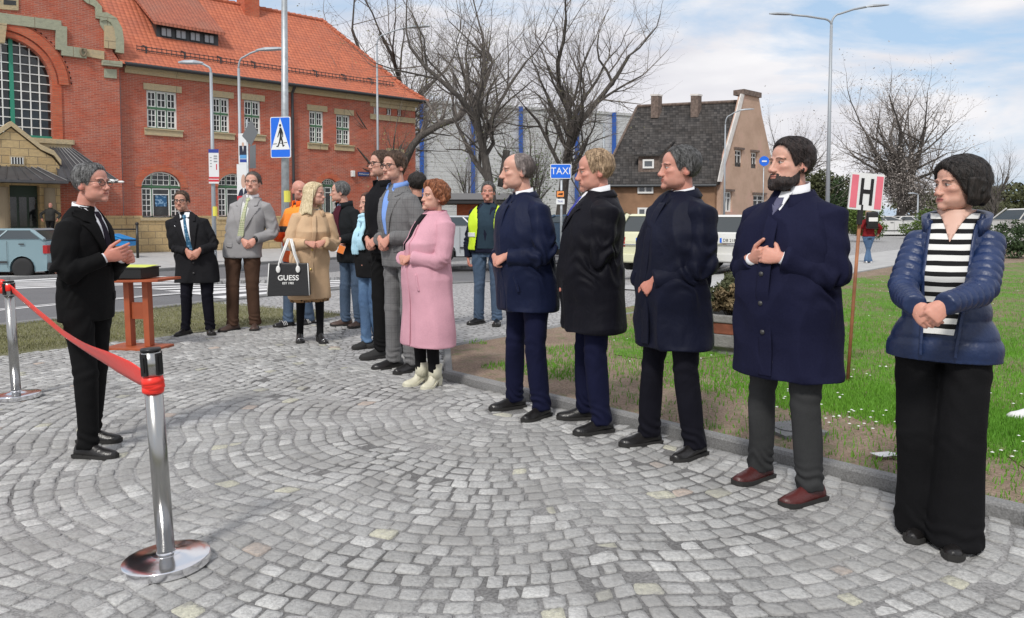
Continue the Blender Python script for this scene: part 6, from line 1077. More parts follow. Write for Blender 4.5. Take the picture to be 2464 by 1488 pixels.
# ---- head as a smooth implicit shape, found by marching along rays from its centre
def smin(a, b, k): h = np.clip(0.5+0.5*(b-a)/k, 0, 1); return b*(1-h)+a*h-k*h*(1-h)
def smax(a, b, k): return -smin(-a, -b, k)
def sde(p, c, r):
    q = (p-np.array(c)); r = np.array(r); k0 = np.linalg.norm(q/r, axis=1); k1 = np.linalg.norm(q/(r*r), axis=1)+1e-9; return k0*(k0-1)/k1
def sdcap(p, a, b, r0, r1):
    a, b = np.array(a), np.array(b); ab = b-a; t = np.clip(((p-a) @ ab)/(ab @ ab), 0, 1); return np.linalg.norm(p-a-np.outer(t, ab), axis=1)-(r0+(r1-r0)*t)
def head_sdf(p, P):
    jw, nose, fat, chin, ear = P['jaw'], P['nose']*.955, P['fat'], P['chin'], P['ear']
    q = p.copy(); ax = np.abs(p[:, 0]); s = np.stack([ax, p[:, 1], p[:, 2]], 1)
    d = sde(p, (0, .018, .03), (.077, .097, .087)); d = smin(d, sde(p, (0, -.03, .04), (.064, .062, .058)), .02)
    d = smin(d, sde(p, (0, -.025, -.03), (.063*fat, .066, .078)), .015)
    d = smin(d, sde(s, (0.018*jw, -.03, -.078), (.044*jw, .055, .034)), .018); d = smin(d, sde(p, (0, -.084, -.100+chin), (.021, .018, .017)), .018)
    d = smin(d, sde(s, (.040, -.062, -.02), (.024, .024, .018)), .014)
    d = smin(d, sde(p, (0, -.02, -.07), (.052*jw*fat, .05, .03)), .015)
    d = smin(d, sde(s, (.036*jw, -.044, -.05), (.024, .034, .034)), .014)
    d = smin(d, sde(s, (.026, -.083, .019), (.026, .014, .008)), .010)
    d = smin(d, sdcap(s, (0.026, -.082, -.070), (0.044, -.05, -.066), .009, .013), .014)
    d = smin(d, sde(p, (0, -.083, -.064), (.030, .012, .024)), .012)
    d = smax(d, -sde(s, (.031, -.103, .001), (.019, .014, .011)), .010)
    d = smin(d, np.linalg.norm(s-np.array((.031, -.077, .0005)), axis=1)-.0128, .003)
    d = smin(d, sdcap(s, (.018, -.0885, .0065), (.044, -.0835, .0060), .0026, .0026), .003)
    d = smin(d, sdcap(p, (0, -.090, .010), (0, -.1125*nose, -.033), .0075, .0105), .008)
    d = smin(d, np.linalg.norm(p-np.array((0, -.1165*nose, -.036)), axis=1)-.0115, .006)
    d = smin(d, sde(s, (.0125, -.1035, -.041), (.0085, .011, .008)), .005)
    d = smax(d, -sde(s, (.0075, -.108, -.049), (.0035, .006, .004)), .003)
    d = smin(d, sde(p, (0, -.0905, -.0615), (.023, .0085, .0055)), .005); d = smin(d, sde(p, (0, -.0900, -.0722), (.019, .0085, .006)), .005)
    d = smax(d, -sde(p, (0, -.104, -.0670), (.023, .010, .0012)), .002)
    if ear > 0:
        c_, s_ = math.cos(.25), math.sin(.25); e = s-np.array((.077, .018, -.012)); e = np.stack([e[:, 0]-0.35*e[:, 1], e[:, 1]*c_-e[:, 2]*s_, e[:, 1]*s_+e[:, 2]*c_], 1)
        k = sde(e, (0, 0, 0), (.0085*ear, .0195, .0325)); k = smax(k, -sde(e, (.010, -.003, .004), (.007, .010, .018)), .004); d = smin(d, k, .005)
    return d
DEFP = dict(jaw=1.0, nose=1.0, fat=1.0, chin=0.0, ear=1.0)
def head_dirs(nu=150, nv=120):
    t = np.linspace(0, 1, nu, endpoint=False); a = 2*PI*t; a = a-0.42*np.sin(a)          # denser at the face (a = 0 is the front)
    w = np.linspace(0, 1, nv); e = PI*w-0.12*np.sin(4*PI*w) if False else PI*w
    A, E = np.meshgrid(a, e); d = np.stack([np.sin(A)*np.sin(E), -np.cos(A)*np.sin(E), -np.cos(E)], 2)
    return A, E, d.reshape(-1, 3), nu, nv
def head_radial(P, nu=150, nv=120):
    A, E, d, nu, nv = head_dirs(nu, nv); c0 = np.array((0, -.01, -.01)); lo = np.zeros(len(d)); t = np.full(len(d), .17); fin = np.zeros(len(d), bool); hi = t.copy()
    for _ in range(44):
        f = head_sdf(c0+d*t[:, None], P); ins = f < 0; fin |= ins; hi = np.where(fin, hi, t); t = np.where(fin, t, t-.0028)
    lo = t.copy()
    for _ in range(9):
        m = (lo+hi)/2; ins = head_sdf(c0+d*m[:, None], P) < 0; lo = np.where(ins, m, lo); hi = np.where(ins, hi, m)
    return c0, d, (lo+hi)/2, A, E, nu, nv
def gridf(nu, nv): return [(j*nu+i, (j+1)*nu+i, (j+1)*nu+(i+1) % nu, j*nu+(i+1) % nu) for j in range(nv-1) for i in range(nu)]
def blend(c, c2, m): return c*(1-m[:, None])+np.array(c2)*m[:, None]
def face_colors(p, o, nrm=None):
    sk = np.array(o['skin']); c = np.tile(sk, (len(p), 1)); s = np.abs(p[:, 0]); y, z = p[:, 1], p[:, 2]; front = (y < -.05)
    G_ = lambda cx, cz, rx, rz: np.exp(-(((s-cx)/rx)**2+((z-cz)/rz)**2))*front
    c = blend(c, sk*np.array((1.05, .72, .70)), np.clip(G_(.043, -.03, .022, .02)*.35, 0, 1)); c = blend(c, sk*np.array((1.05, .68, .66)), np.clip(np.exp(-((s/.014)**2+((z+.038)/.012)**2+((y+.113)/.016)**2))*.3, 0, 1))
    ear = (s > .074)*(np.abs(y-.015) < .03)*(np.abs(z+.01) < .036); c = blend(c, sk*np.array((1.05, .7, .68)), ear*.55)
    lip = (np.exp(-((s/.021)**4+((z+.067)/.0095)**4)) > .45)*(y < -.080); c = blend(c, o.get('lips', sk*np.array((.82, .5, .5))), lip*.75)
    mouth = (s < .023)*(np.abs(z+.0672-0.11*s) < .0016)*(y < -.07); c = blend(c, (.09, .03, .03), mouth*.9)
    # eyes
    ex = (s-.031); eye = ((ex/.0130)**2+((z-.0003)/.0058)**2 < 1)*front; c = blend(c, (.52, .48, .46), eye*.9)
    gx = o.get('gaze', 0)*.004; iris = ((p[:, 0]-np.sign(p[:, 0])*.031-gx)**2+(z-.0003)**2 < .0056**2)*front*eye; c = blend(c, o.get('iris', (.05, .045, .04)), iris*1.0)
    lid = (np.abs(z-.0064+ (ex/.0125)**2*.004) < .0015)*(np.abs(ex) < .014)*front; c = blend(c, (.06, .035, .03), lid*.85)
    brow = (np.abs(z-(.0205-.25*np.maximum(ex-.004, 0))) < .0036)*(s > .013)*(s < .05)*front; c = blend(c, o['brow'], brow*o.get('browa', .75))
    nost = (np.exp(-(((s-.0075)/.004)**2+((z+.0495)/.0025)**2)))*(y < -.095); c = blend(c, (.12, .04, .035), np.clip(nost, 0, .8))
    st = o.get('stubble', 0)
    if st:
        m = np.clip((-.035-z-0.25*np.clip(y+.02, 0, 1)-.25*np.maximum(0.03-s, 0)*(y < -.08))/.02, 0, 1)*(y < .01)*(1-lip); c = blend(c, o['brow'], m*st)
    return c
def hairline(o):
    """elevation (deg) above which hair grows, as a function of |azimuth| from the front"""
    return o.get('line', [(0, 47), (25, 45), (45, 30), (62, 22), (72, 2), (82, 0), (95, 12), (112, -8), (128, -32), (180, -38)])
HN = {}
def make_hair(P, o, parent, M, kind='hair'):
    c0, d, r, A, E, nu, nv = head_radial(P, 130, 100)
    az = np.degrees(np.arctan2(np.abs(d[:, 0]), -d[:, 1])); el = np.degrees(np.arcsin(np.clip(d[:, 2], -1, 1))); side = np.sign(d[:, 0])
    L_ = o['line']; h = np.interp(az, [q[0] for q in L_], [q[1] for q in L_]); wob = 2.0*np.sin(az*.9+side)+1.2*np.sin(az*2.3)
    rough = o.get('rough', .002)
    T_ = o['thick']    # list of (elevation, front thickness, side thickness, back thickness)
    te = [q[0] for q in T_]; tf_ = np.interp(el, te, [q[1] for q in T_]); ts = np.interp(el, te, [q[2] for q in T_]); tb = np.interp(el, te, [q[3] for q in T_])
    wf = np.clip(1-az/75, 0, 1); wb = np.clip((az-95)/60, 0, 1); t = tf_*wf+tb*wb+ts*(1-wf-wb)
    fall = np.clip((el-h-wob*.5)/o.get('soft', 9), 0, 1); t = t*np.sqrt(fall)
    p0 = c0+d*r[:, None]
    if o.get('flatear', 1):      # hair surface ignores the ears: hide them only when long
        em = (az > 68)*(az < 118)*(np.abs(el) < 32); r = np.where(em, np.minimum(r, .082+.022*np.abs(d[:, 1])+.03*np.abs(d[:, 2])), r)
    st = o.get('freq', 26); nz_ = np.array([noise.noise(Vector((math.sin(a)*3*1.7+7*e_*.25, math.cos(a)*3*1.7, z_*2+o.get('seed', 0)))) for a, e_, z_ in zip(np.radians(az)*side*st/9, el/30, el/40)])
    nz2_ = np.array([noise.noise(Vector((q[0]*120+o.get('seed', 0), q[1]*22, q[2]*34))) for q in p0])
    t = t*(1+o.get('clump', .25)*nz_*np.clip((84-el)/40, 0, 1)*np.clip((178-az)/25, 0, 1))+rough*1.4*nz2_*fall
    if 'part' in o: t = t-o['part'][1]*np.exp(-((d[:, 0]-o['part'][0])/.05)**2)*(el > 25)*(d[:, 1] < .45)
    keep = (fall > .02)*(t > .0004)
    out = c0+d*(r+np.maximum(t, .0004))[:, None]; inn = c0+d*(r-.006)[:, None]
    if 'warp' in o: out = o['warp'](out)
    N_ = len(d); f = []; km = keep.reshape(nv, nu)
    F_ = gridf(nu, nv); kf = [all(keep[i] for i in q) for q in F_]; E_ = {}
    for q, k in zip(F_, kf):
        if k:
            f.append(q); f.append(tuple(N_+i for i in q[::-1]))
            for i in range(4):
                e = (q[i], q[(i+1) % 4]); E_[e] = E_.get(e, 0)+1
    for (a, b) in list(E_):
        if (b, a) not in E_: f.append((b, a, N_+a, N_+b))
    v = np.vstack([out, inn]); used = np.unique(np.array([i for q in f for i in q])); mp_ = -np.ones(2*N_, int); mp_[used] = np.arange(len(used))
    mb = MB(); mb.add(tf(M, v[used]), [tuple(mp_[list(q)]) for q in f])
    R_ = np.random.default_rng(int(o.get('seed', 0)+len(used))); ki = np.where(keep & (t > .003))[0]; ns = o.get('strands', 900)
    if len(ki) and ns:
        ii = R_.choice(ki, ns); p = out[ii]; rr0 = np.linalg.norm(p-c0, axis=1); L_s = R_.uniform(.018, .042, ns); fl = np.stack([p[:, 0]*5+R_.normal(0, .25, ns), .55+R_.normal(0, .3, ns)+0*p[:, 1], -.45-4*np.clip(.08-p[:, 2], -.1, .1)+R_.normal(0, .25, ns)], 1); dn = (p-c0)/rr0[:, None]; fl -= dn*(fl*dn).sum(1)[:, None]; fl /= np.linalg.norm(fl, axis=1)[:, None]; sd_ = np.cross(dn, fl); W_ = R_.uniform(.0006, .0013, ns)[:, None]; S = []
        lift = R_.uniform(.0015, .005, ns)
        for q in range(4):
            u = q/3; pt = p+fl*(L_s*u)[:, None]; dd_ = pt-c0; dd_ /= np.linalg.norm(dd_, axis=1)[:, None]; pt = c0+dd_*(rr0*(1-.00*u)+.0004+lift*u*(1.2-u))[:, None]; w_ = W_*(1-.8*u); S += [pt-sd_*w_, pt+sd_*w_]
        vs_ = np.stack(S, 1).reshape(-1, 3); fs_ = [(8*i+2*q, 8*i+2*q+1, 8*i+2*q+3, 8*i+2*q+2) for i in range(ns) for q in range(3)]; mb.add(tf(M, vs_), fs_)
    return mb
# ---- hands
def frame(d, n):
    d = np.array(d, float); d /= np.linalg.norm(d); n = np.array(n, float); n -= d*(n @ d); n /= np.linalg.norm(n); s = np.cross(d, n); return d, n, s
def rotv(v, k, a): v = np.array(v, float); return v*math.cos(a)+np.cross(k, v)*math.sin(a)+k*(k @ v)*(1-math.cos(a))
def hand(mb, w, d, n, right, curl=(40, 45, 50, 55), thumb=30, sc=1.0, spread=3):
    """w wrist, d towards the knuckles, n out of the back of the hand; curl in degrees per joint, index to little finger"""
    d, n, s = frame(d, n); th = s if right else -s; w = np.array(w, float)
    th = -th  # thumb side
    pr = []
    for i, (k, wd, tk) in enumerate(((-.045, .027, .021), (-.01, .027, .020), (.015, .031, .017), (.045, .040, .016), (.075, .043, .0145), (.092, .040, .012))):
        a = np.arange(12)*2*PI/12; pr.append(w+d*k*sc+sc*(np.outer(np.cos(a)*wd, th)+np.outer(np.sin(a)*tk, n)))
    mb.rings(pr)
    for j, (off, ln, r) in enumerate(((.030, .072, .0095), (.0105, .079, .0098), (-.010, .073, .0095), (-.029, .058, .0083))):
        b = w+sc*(d*.084+th*off+n*.002); a = math.radians(spread)*(1.5-j); dd = rotv(d, n, -a if right else a) ; dd = d*math.cos(a)+th*math.sin(a); pts = [b-dd*.012*sc, b]; c = math.radians(curl[j]); cur = 0
        axis = np.cross(n, dd); 
        for q, fr in enumerate((.46, .30, .24)):
            cur += c*(1.0, 1.05, .8)[q]; v = dd*math.cos(cur)-n*math.sin(cur); pts.append(pts[-1]+v*ln*fr*sc*1.03)
        mb.tube(pts, np.array([r*1.08, r*1.1, r*1.02, r*.95, r*.78])*sc, 8); mb.ell(pts[-1], (r*.8*sc,)*3, 8, 6)
    t0 = w+sc*(d*.022+th*.024-n*.004); ta = math.radians(thumb); v1 = d*math.cos(ta)+th*math.sin(ta)-n*.25; v1 /= np.linalg.norm(v1); t1 = t0+v1*.042*sc
    v2 = d*math.cos(ta*.45)+th*math.sin(ta*.45)-n*.35; v2 /= np.linalg.norm(v2); t2 = t1+v2*.033*sc; v3 = v2+d*.3; v3 /= np.linalg.norm(v3); t3 = t2+v3*.026*sc
    mb.tube([t0-v1*.01, t0, t1, t2, t3], np.array([.015, .0155, .0125, .0105, .0088])*sc, 8); mb.ell(t3, (.0088*sc,)*3, 8, 6)
def ik(S, W, la, lb, pole):
    S, W = np.array(S), np.array(W); v = W-S; D = min(np.linalg.norm(v), (la+lb)*.999); v = v/np.linalg.norm(v); W = S+v*D
    x = (la*la-lb*lb+D*D)/(2*D); h = math.sqrt(max(la*la-x*x, 0)); p = np.array(pole, float); p -= v*(p @ v); p /= np.linalg.norm(p); return S+v*x+p*h, W
# ---- garments
def sring(a, bf, bb, xc, yc, z, n=40, ex=2.3):
    t = np.arange(n)*2*PI/n; c, s = np.cos(t), np.sin(t); x = a*np.sign(c)*np.abs(c)**(2/ex); y = np.sign(s)*np.abs(s)**(2/ex); y = np.where(y < 0, y*bf, y*bb)
    return np.stack([xc+x, yc+y, np.full(n, z)], 1)
def seg_dist(p, a, b):
    a, b = np.array(a), np.array(b); ab = b-a; t = np.clip(((p-a) @ ab)/(ab @ ab), 0, 1); return np.linalg.norm(p-a-np.outer(t, ab), axis=1), t
def fold_noise(p, sc, seed=0): return np.array([noise.noise(Vector((q[0]*sc[0]+seed, q[1]*sc[1]+seed*.7, q[2]*sc[2]))) for q in p])
class Person:
    def __init__(s, feet, top, face, label, o, fdir=None, group=None):
        """feet: two ground pixels (person's right, left foot at the ankle); top: pixel of the crown; face: body heading, 0 = to the camera, + = to picture right"""
        s.o = o; R_, L_ = (g(*feet[0]), g(*feet[1])) if 'Y' not in o else (at(*feet[0], o['Y']), at(*feet[1], o['Y'])); mid = (R_+L_)/2; s.base = mid; s.face = rad(face); c, sn = math.cos(s.face), math.sin(s.face)
        s.Rz = np.array([[c, -sn, 0], [sn, c, 0], [0, 0, 1]]); T = at(top[0], top[1], mid[1]+o.get('dy', 0)); s.H = T[2]-mid[2]; s.k = s.H/1.8
        s.lean = s.loc(T)[:2]*1.0
        s.root = tag(empty('person', mid, s.face), label, 'person', group); s.fR, s.fL = s.loc(R_), s.loc(L_)
        s.fdir = fdir or (8, 8); print(label[:38], 'H %.2f' % s.H, 'at', mid.round(2), 'feet', s.fR[:2].round(2), s.fL[:2].round(2), 'lean', s.lean.round(2))
        s.mbs = MB()
    def loc(s, w): return s.Rz.T @ (np.asarray(w)-s.base)
    def hp(s, px, py, x=None, fwd=None):     # person-frame point seen at a pixel, on the plane x = const or y = -fwd
        a, b = s.loc(at(px, py, s.base[1]-1)), s.loc(at(px, py, s.base[1]+1)); i, v = (0, x) if x is not None else (1, -fwd); t = (v-a[i])/(b[i]-a[i]); return a+(b-a)*t
    def px(s, px, py, dy=0.0): return s.loc(at(px, py, s.base[1]+dy))
    def ax(s, z):   # spine offset at height z (leans from the hips up)
        t = np.clip((z/s.H-.5)/.45, 0, 1); return s.lean*t
    def rings(s):
        o, k = s.o, s.k; W = o.get('w', 1.0)*1.06; D = o.get('d', 1.0)*1.10; b = o.get('belly', 0.0); fl = o.get('flare', 0.0); sh = o.get('shoulder', 1.0); fem = o.get('fem', 0)
        z_ = [(.846, .056, .052, .062, .014), (.834, .076*sh, .063, .078, .014), (.818, .108*sh, .078, .092, .012), (.802, .138*sh, .090, .100, .009), (.782, .166*sh, .104, .108, .003), (.757, .186*sh, .118, .113, .0), (.72, .197*sh*.99, .131, .115, -.004),
              (.69, .200-.018*fem, .138+.02*fem, .115, -.004), (.63, .192-.022*fem, .132+b*.7, .110, 0), (.57, .193-.012*fem, .132+b, .115, 0), (.52, .200+.004*fem, .130+b*.6, .128, 0), (.46, .204+fl*.4, .128+b*.3, .132, 0), (.40, .208+fl*.7, .132, .134, 0), (.34, .212+fl*.85, .134, .136, 0), (.28, .216+fl, .136, .138, 0), (.2, .22+fl*1.1, .14, .14, 0)]
        return [(zf*s.H, a*k*W, bf*k*D, bb*k*D, yc*k) for zf, a, bf, bb, yc in z_]
    def at_ring(s, z, tab=None, grow=0.0):
        T = tab or s.tab; T = sorted(T); zs = [q[0] for q in T]; a, bf, bb, yc = [float(np.interp(z, zs, [q[i] for q in T])) for i in (1, 2, 3, 4)]; ax = s.ax(z); return a+grow, bf+grow, bb+grow, ax[0], yc+ax[1]
    def front(s, x, z, off=0.0, back=False):
        """point on the front of the garment at sideways offset x and height z"""
        a, bf, bb, xc, yc = s.at_ring(z); u = min(abs(x)/a, .999); y = (1-u**2.3)**(1/2.3); n_ = np.array([u**1.3*np.sign(x)/a*.5, (1 if back else -1)*max(y, .15)**1.3/bf, 0]); n_ /= np.linalg.norm(n_)
        return np.array([xc+x, yc+(bb if back else -bf)*y, z])+n_*off
    # -- body
    def pose(s, Wr, Wl, poles=None, shz=.770, la=.172, lb=.15):
        H = s.H; sh = .160*s.k*s.o.get('shoulder', 1)*s.o.get('w', 1); a = s.ax(.8*H); s.S = {-1: np.array([a[0]-sh, a[1]+.01, shz*H]), 1: np.array([a[0]+sh, a[1]+.01, shz*H])}; s.E = {}; s.W = {}
        for sg, w in ((-1, Wr), (1, Wl)):
            pole = (poles or {}).get(sg, (sg*.62, .60, -.6)); s.E[sg], s.W[sg] = ik(s.S[sg], w, la*H, lb*H, pole)
    def legs(s):
        H = s.H; s.leg = {}
        for sg, f in ((-1, s.fR), (1, s.fL)):
            hip = np.array([sg*.052*H, .0, .51*H]); an = np.array([f[0], f[1]+.0, .05*H]); bend = s.o.get('knee', .012); kn = hip*.48+an*.52+np.array([0, -bend-.01, .0]); s.leg[sg] = (hip, kn, an)
    def body(s):
        o, H, k = s.o, s.H, s.k; P = dict(DEFP); P.update(o.get('head', {})); hs = o.get('hs', 1.0)*1.03*k; s.hs = hs
        c0, d, r, A, E, nu, nv = head_radial(P, o.get('hn', 150), int(o.get('hn', 150)*.8)); v = c0+d*r[:, None]; col = face_colors(v, o)
        hc = np.array([*s.ax(.95*H), H-.121*hs-o.get('top', .014)]); hc[1] += o.get('hy', -.012); yaw, pit, roll = [rad(q) for q in o.get('look', (0, 0, 0))]; pit -= rad(3)
        s.M = Matrix.Translation(hc) @ Matrix.Rotation(yaw, 4, 'Z') @ Matrix.Rotation(pit, 4, 'X') @ Matrix.Rotation(roll, 4, 'Y') @ Matrix.Diagonal((hs*o.get('hw', 1), hs, hs, 1)); s.P = P
        b = MB(); sk = np.array(o['skin'])
        if 'hc' in o:
            az = np.degrees(np.arctan2(np.abs(d[:, 0]), -d[:, 1])); el = np.degrees(np.arcsin(np.clip(d[:, 2], -1, 1))); L_ = o.get('hl') or hairset()['line']; h = np.interp(az, [q[0] for q in L_], [q[1] for q in L_]); em = (az > 74)*(az < 104)*(np.abs(el+4) < 26)*(r > .078); m = np.clip((el-h+6)/9, 0, 1)*(1-em)*.9; col = blend(col, o['hc'], m)
        b.add(tf(s.M, v), gridf(nu, nv), col)
        nb = np.array([*s.ax(.83*H), .80*H])+np.array([0, .02, 0]); nt = tf(s.M, np.array([[0, .022, -.03]]))[0]; nr = o.get('neck', .052)*hs
        b.tube([nb, nb*.7+nt*.3, nb*.35+nt*.65, nt], [nr*1.3, nr*1.06, nr, nr*.9], 20, True, sk*np.array((.97, .93, .92)))
        # trunk and limbs under the clothes, hands in front
        t = MB(); tab = s.tab; zz = [q for q in sorted(tab) if .46*H < q[0] < .83*H]
        t.rings([sring(a*.8, bf*.8, bb*.8, s.ax(z)[0], s.ax(z)[1]+yc, z, 20) for z, a, bf, bb, yc in zz])
        for sg in (-1, 1):
            h_, kn, an = s.leg[sg]; t.tube([h_+(0, 0, .02), h_*.5+kn*.5, kn, kn*.5+an*.5, an, an-(0, 0, .03*H)], np.array([.075, .07, .05, .046, .034, .03])*k*.9, 10)
            S, E, W = s.S[sg], s.E[sg], s.W[sg]; e1 = E*.8+S*.2; e2 = E*.8+W*.2; t.tube([S+np.array([-sg*.05, 0, 0]), S, S*.5+E*.5, e1*.5+E*.35+e2*.15, e2, E*.5+W*.5, W], np.array([.03, .04, .036, .032, .030, .028, .024])*k, 10)
        hm = MB(); out_ = []
        for sg in (-1, 1):
            hd = o['hands'][0 if sg < 0 else 1]
            if hd is None: continue
            q = MB(); w_ = s.W[sg]; fa = w_-s.E[sg]; fa /= np.linalg.norm(fa); q.tube([w_-fa*.09, w_-fa*.02], [.034*k, .028*k], 12)
            hand(q, w_, hd['d'], hd['n'], sg < 0, hd.get('curl', (38, 42, 46, 50)), hd.get('thumb', 30), hd.get('sc', o.get('hsc', .80 if o.get('fem') else .92)), hd.get('spread', 3)); vv, ff, nn_ = remesh(q, .0032, 2)
            dn = vv @ np.array([0, 0, 1.0]); cc_ = np.tile(sk*np.array((1.0, .86, .84)), (len(vv), 1)); b.add(vv, ff, cc_)
        for q in t.v[:0]: pass
        b.add(np.vstack(t.v), t.f, sk)
        bo = b.build('body', M_('skin'), s.root, True); s.bodyo = bo; return s
    def hair(s, o2, m, name='hair'):
        mb = make_hair(s.P, o2, s.root, s.M); return mb.build(name, m, s.root, True)
    def glasses(s, m='glasses', r=.021, w=.0017, rim=True):
        mb = MB(); lm = MB()
        for sg in (-1, 1):
            a = np.linspace(0, 2*PI, 25); cx = .0335*sg; ps = [(cx+r*1.12*np.sign(math.cos(t))*abs(math.cos(t))**.8, -.103-.0*abs(math.cos(t))+.004*abs(cx+r*math.cos(t)-0)/.05, -.003+r*.78*np.sign(math.sin(t))*abs(math.sin(t))**.8) for t in a]
            ps = tf(s.M, np.array(ps)); mb.tube(ps, w if rim else w*.6, 6); q = tf(s.M, np.array([[cx+r*1.1*sg, -.100, .006], [sg*.079, -.045, .006], [sg*.082, .02, .002], [sg*.08, .035, -.012]])); mb.tube(q, w, 6)
            lm.add(np.vstack([ps[:-1]]), [tuple(range(24))])
        mb.tube(tf(s.M, np.array([[-.012, -.104, .001], [0, -.107, .004], [.012, -.104, .001]])), w, 6)
        go = mb.build('glasses', M_(m), s.root, True); return go
    # -- garments
    def sleeve_pts(s, ext=1.0): return {sg: (s.S[sg], s.E[sg], s.E[sg]+(s.W[sg]-s.E[sg])*ext) for sg in (-1, 1)}
    def top(s, name, m, hem, vox=.0075, sr=1.0, cuff=1.0, open_=0.0, quilt=0.0, folds=.008, sext=.97, arms=(-1, 1), zmax=.846, tab=None, grow=0.0, sleeve=True, it=4, label=None, cut=None):
        H, k = s.H, s.k; T = sorted(tab or s.tab); zs = [q[0] for q in T]; mb = MB(); hz = hem*H; R = []
        for z in np.concatenate([[hz], np.arange(hz+.03, zmax*H, .03), [min(zmax, .846)*H]]):
            a, bf, bb, xc, yc = s.at_ring(z, T, grow); R.append(sring(a, bf, bb, xc, yc, z))
        mb.rings(R); v, f, nr = remesh(mb, vox, it); off_ = len(v); mb = MB()
        if sleeve:
            for sg in arms:
                S, E, W = s.sleeve_pts(sext)[sg]; S0 = S+np.array([-sg*.06*k, 0, .012*k]); m1 = S*.5+E*.5; m2 = E*.5+W*.5; r = np.array([.066, .079, .074, .067, .062, .056, .051])*k*sr; r[-1] *= cuff; e1 = E*.8+S*.2; e2 = E*.8+W*.2
                ps = [S0, S, m1, e1*.5+E*.35+e2*.15, e2, m2, W]; mb.tube(ps, r, 16)
            v2, f2, nr2 = remesh(mb, vox, 3); v, nr = np.vstack([v, v2]), np.vstack([nr, nr2]); f = f+[tuple(i+off_ for i in q) for q in f2]
        # folds
        amp = np.zeros(len(v)); n1 = fold_noise(v, (5, 5, 2.2), 3+s.H*10); n2 = fold_noise(v, (11, 11, 6), 9+s.H*7)
        rid = (1-np.abs(n1)*3.2); amp += folds*1.2*np.clip(rid, -1, 1)+folds*.7*n2; da = np.full(len(v), 9.0); ta = np.zeros(len(v))
        if sleeve:
            for sg in arms:
                S, E, W = s.sleeve_pts()[sg]
                d1, t1 = seg_dist(v, S, E); d2, t2 = seg_dist(v, E, W); dd = np.minimum(d1, d2); tt = np.where(d1 < d2, t1*.5, .5+t2*.5); sel = dd < da; da = np.where(sel, dd, da); ta = np.where(sel, tt, ta)
                de = np.linalg.norm(v-E, axis=1); u = (W-S)/np.linalg.norm(W-S); ph = v @ u; amp += folds*1.3*np.exp(-(de/(.12*k))**2)*np.sin(ph*80+9*n2+4*n1)
                ds = np.linalg.norm(v-S-np.array([0, 0, -.12]), axis=1); amp += folds*.5*np.exp(-(ds/.12)**2)*np.sin((v @ np.array([sg*.5, .2, .8]))*70+5*n1)
        if quilt:
            arm = da < .085*k; ph = np.where(arm, ta*.31*H*2/.07, v[:, 2]/.075); amp = amp*.35+quilt*(np.abs(np.sin(ph*PI+.6*n1))**.55-.55)
        edge = np.clip((v[:, 2]-hz)/.03, 0, 1); v = v+nr*(amp*(.35+.65*edge))[:, None]
        if cut is not None: keep = cut(s, v); f = [q for q in f if all(keep[i] for i in q)]
        o = MB().add(v, f).build(name, m, s.root, True)
        if label: o['label'] = label
        s.topo = o; return o
    def trousers(s, m, rt=1.0, rk=1.0, rc=1.0, name='trousers', zc=.030, vox=.0085, folds=.006, top=.56, wide=False):
        H, k = s.H, s.k; mb = MB(); rr_ = []
        W, D = s.o.get('w', 1), s.o.get('d', 1); b = s.o.get('belly', 0)
        for z, a, bf, bb in ((.47, .155, .11, .125), (.50, .165, .115, .13), (.54, .168, .12+b*.6, .125), (top, .165, .115+b*.8, .112)): rr_.append(sring(a*k*W*.96, bf*k*D, bb*k*D, s.ax(z*H)[0], s.ax(z*H)[1], z*H, 32))
        mb.rings(rr_)
        for sg in (-1, 1):
            hp, kn, an = s.leg[sg]; hp = hp+np.array([sg*.012, 0, -.01]); end = an*1.0; end[2] = zc*H; d = kn-hp
            ps = [hp+(0, 0, .02), hp*.7+kn*.3, hp*.35+kn*.65, kn, kn*.6+end*.4, kn*.25+end*.75, end+(0, .005, 0)]; r = np.array([.098*rt, .094*rt, .078*rt, .068*rk, .066*(rk+rc)/2, .062*rc, .064*rc])*k
            if wide: r = np.array([.10, .105, .105, .108, .112, .12, .125])*k*rc
            mb.tube(ps, r, 18)
        v, f, nr = remesh(mb, vox, 4); n1 = fold_noise(v, (6, 6, 2.4), 5+s.H*9); n2 = fold_noise(v, (10, 10, 7), 2+s.H*3); amp = folds*(.9*np.clip(1-np.abs(n1)*3.2, -1, 1)+.4*n2)
        zz = v[:, 2]/H; amp += folds*.9*np.exp(-((zz-zc-.03)/.035)**2)*np.sin(v[:, 2]*95+9*n2+v[:, 1]*45+v[:, 0]*30)+folds*.5*np.exp(-((zz-.28)/.03)**2)*np.sin(v[:, 2]*70+8*n1+v[:, 1]*45)
        amp += folds*.7*np.exp(-((zz-.45)/.05)**2)*np.sin(v[:, 2]*60+np.abs(v[:, 0])*70+4*n1)
        v = v+nr*amp[:, None]; return MB().add(v, f).build(name, m, s.root, True)
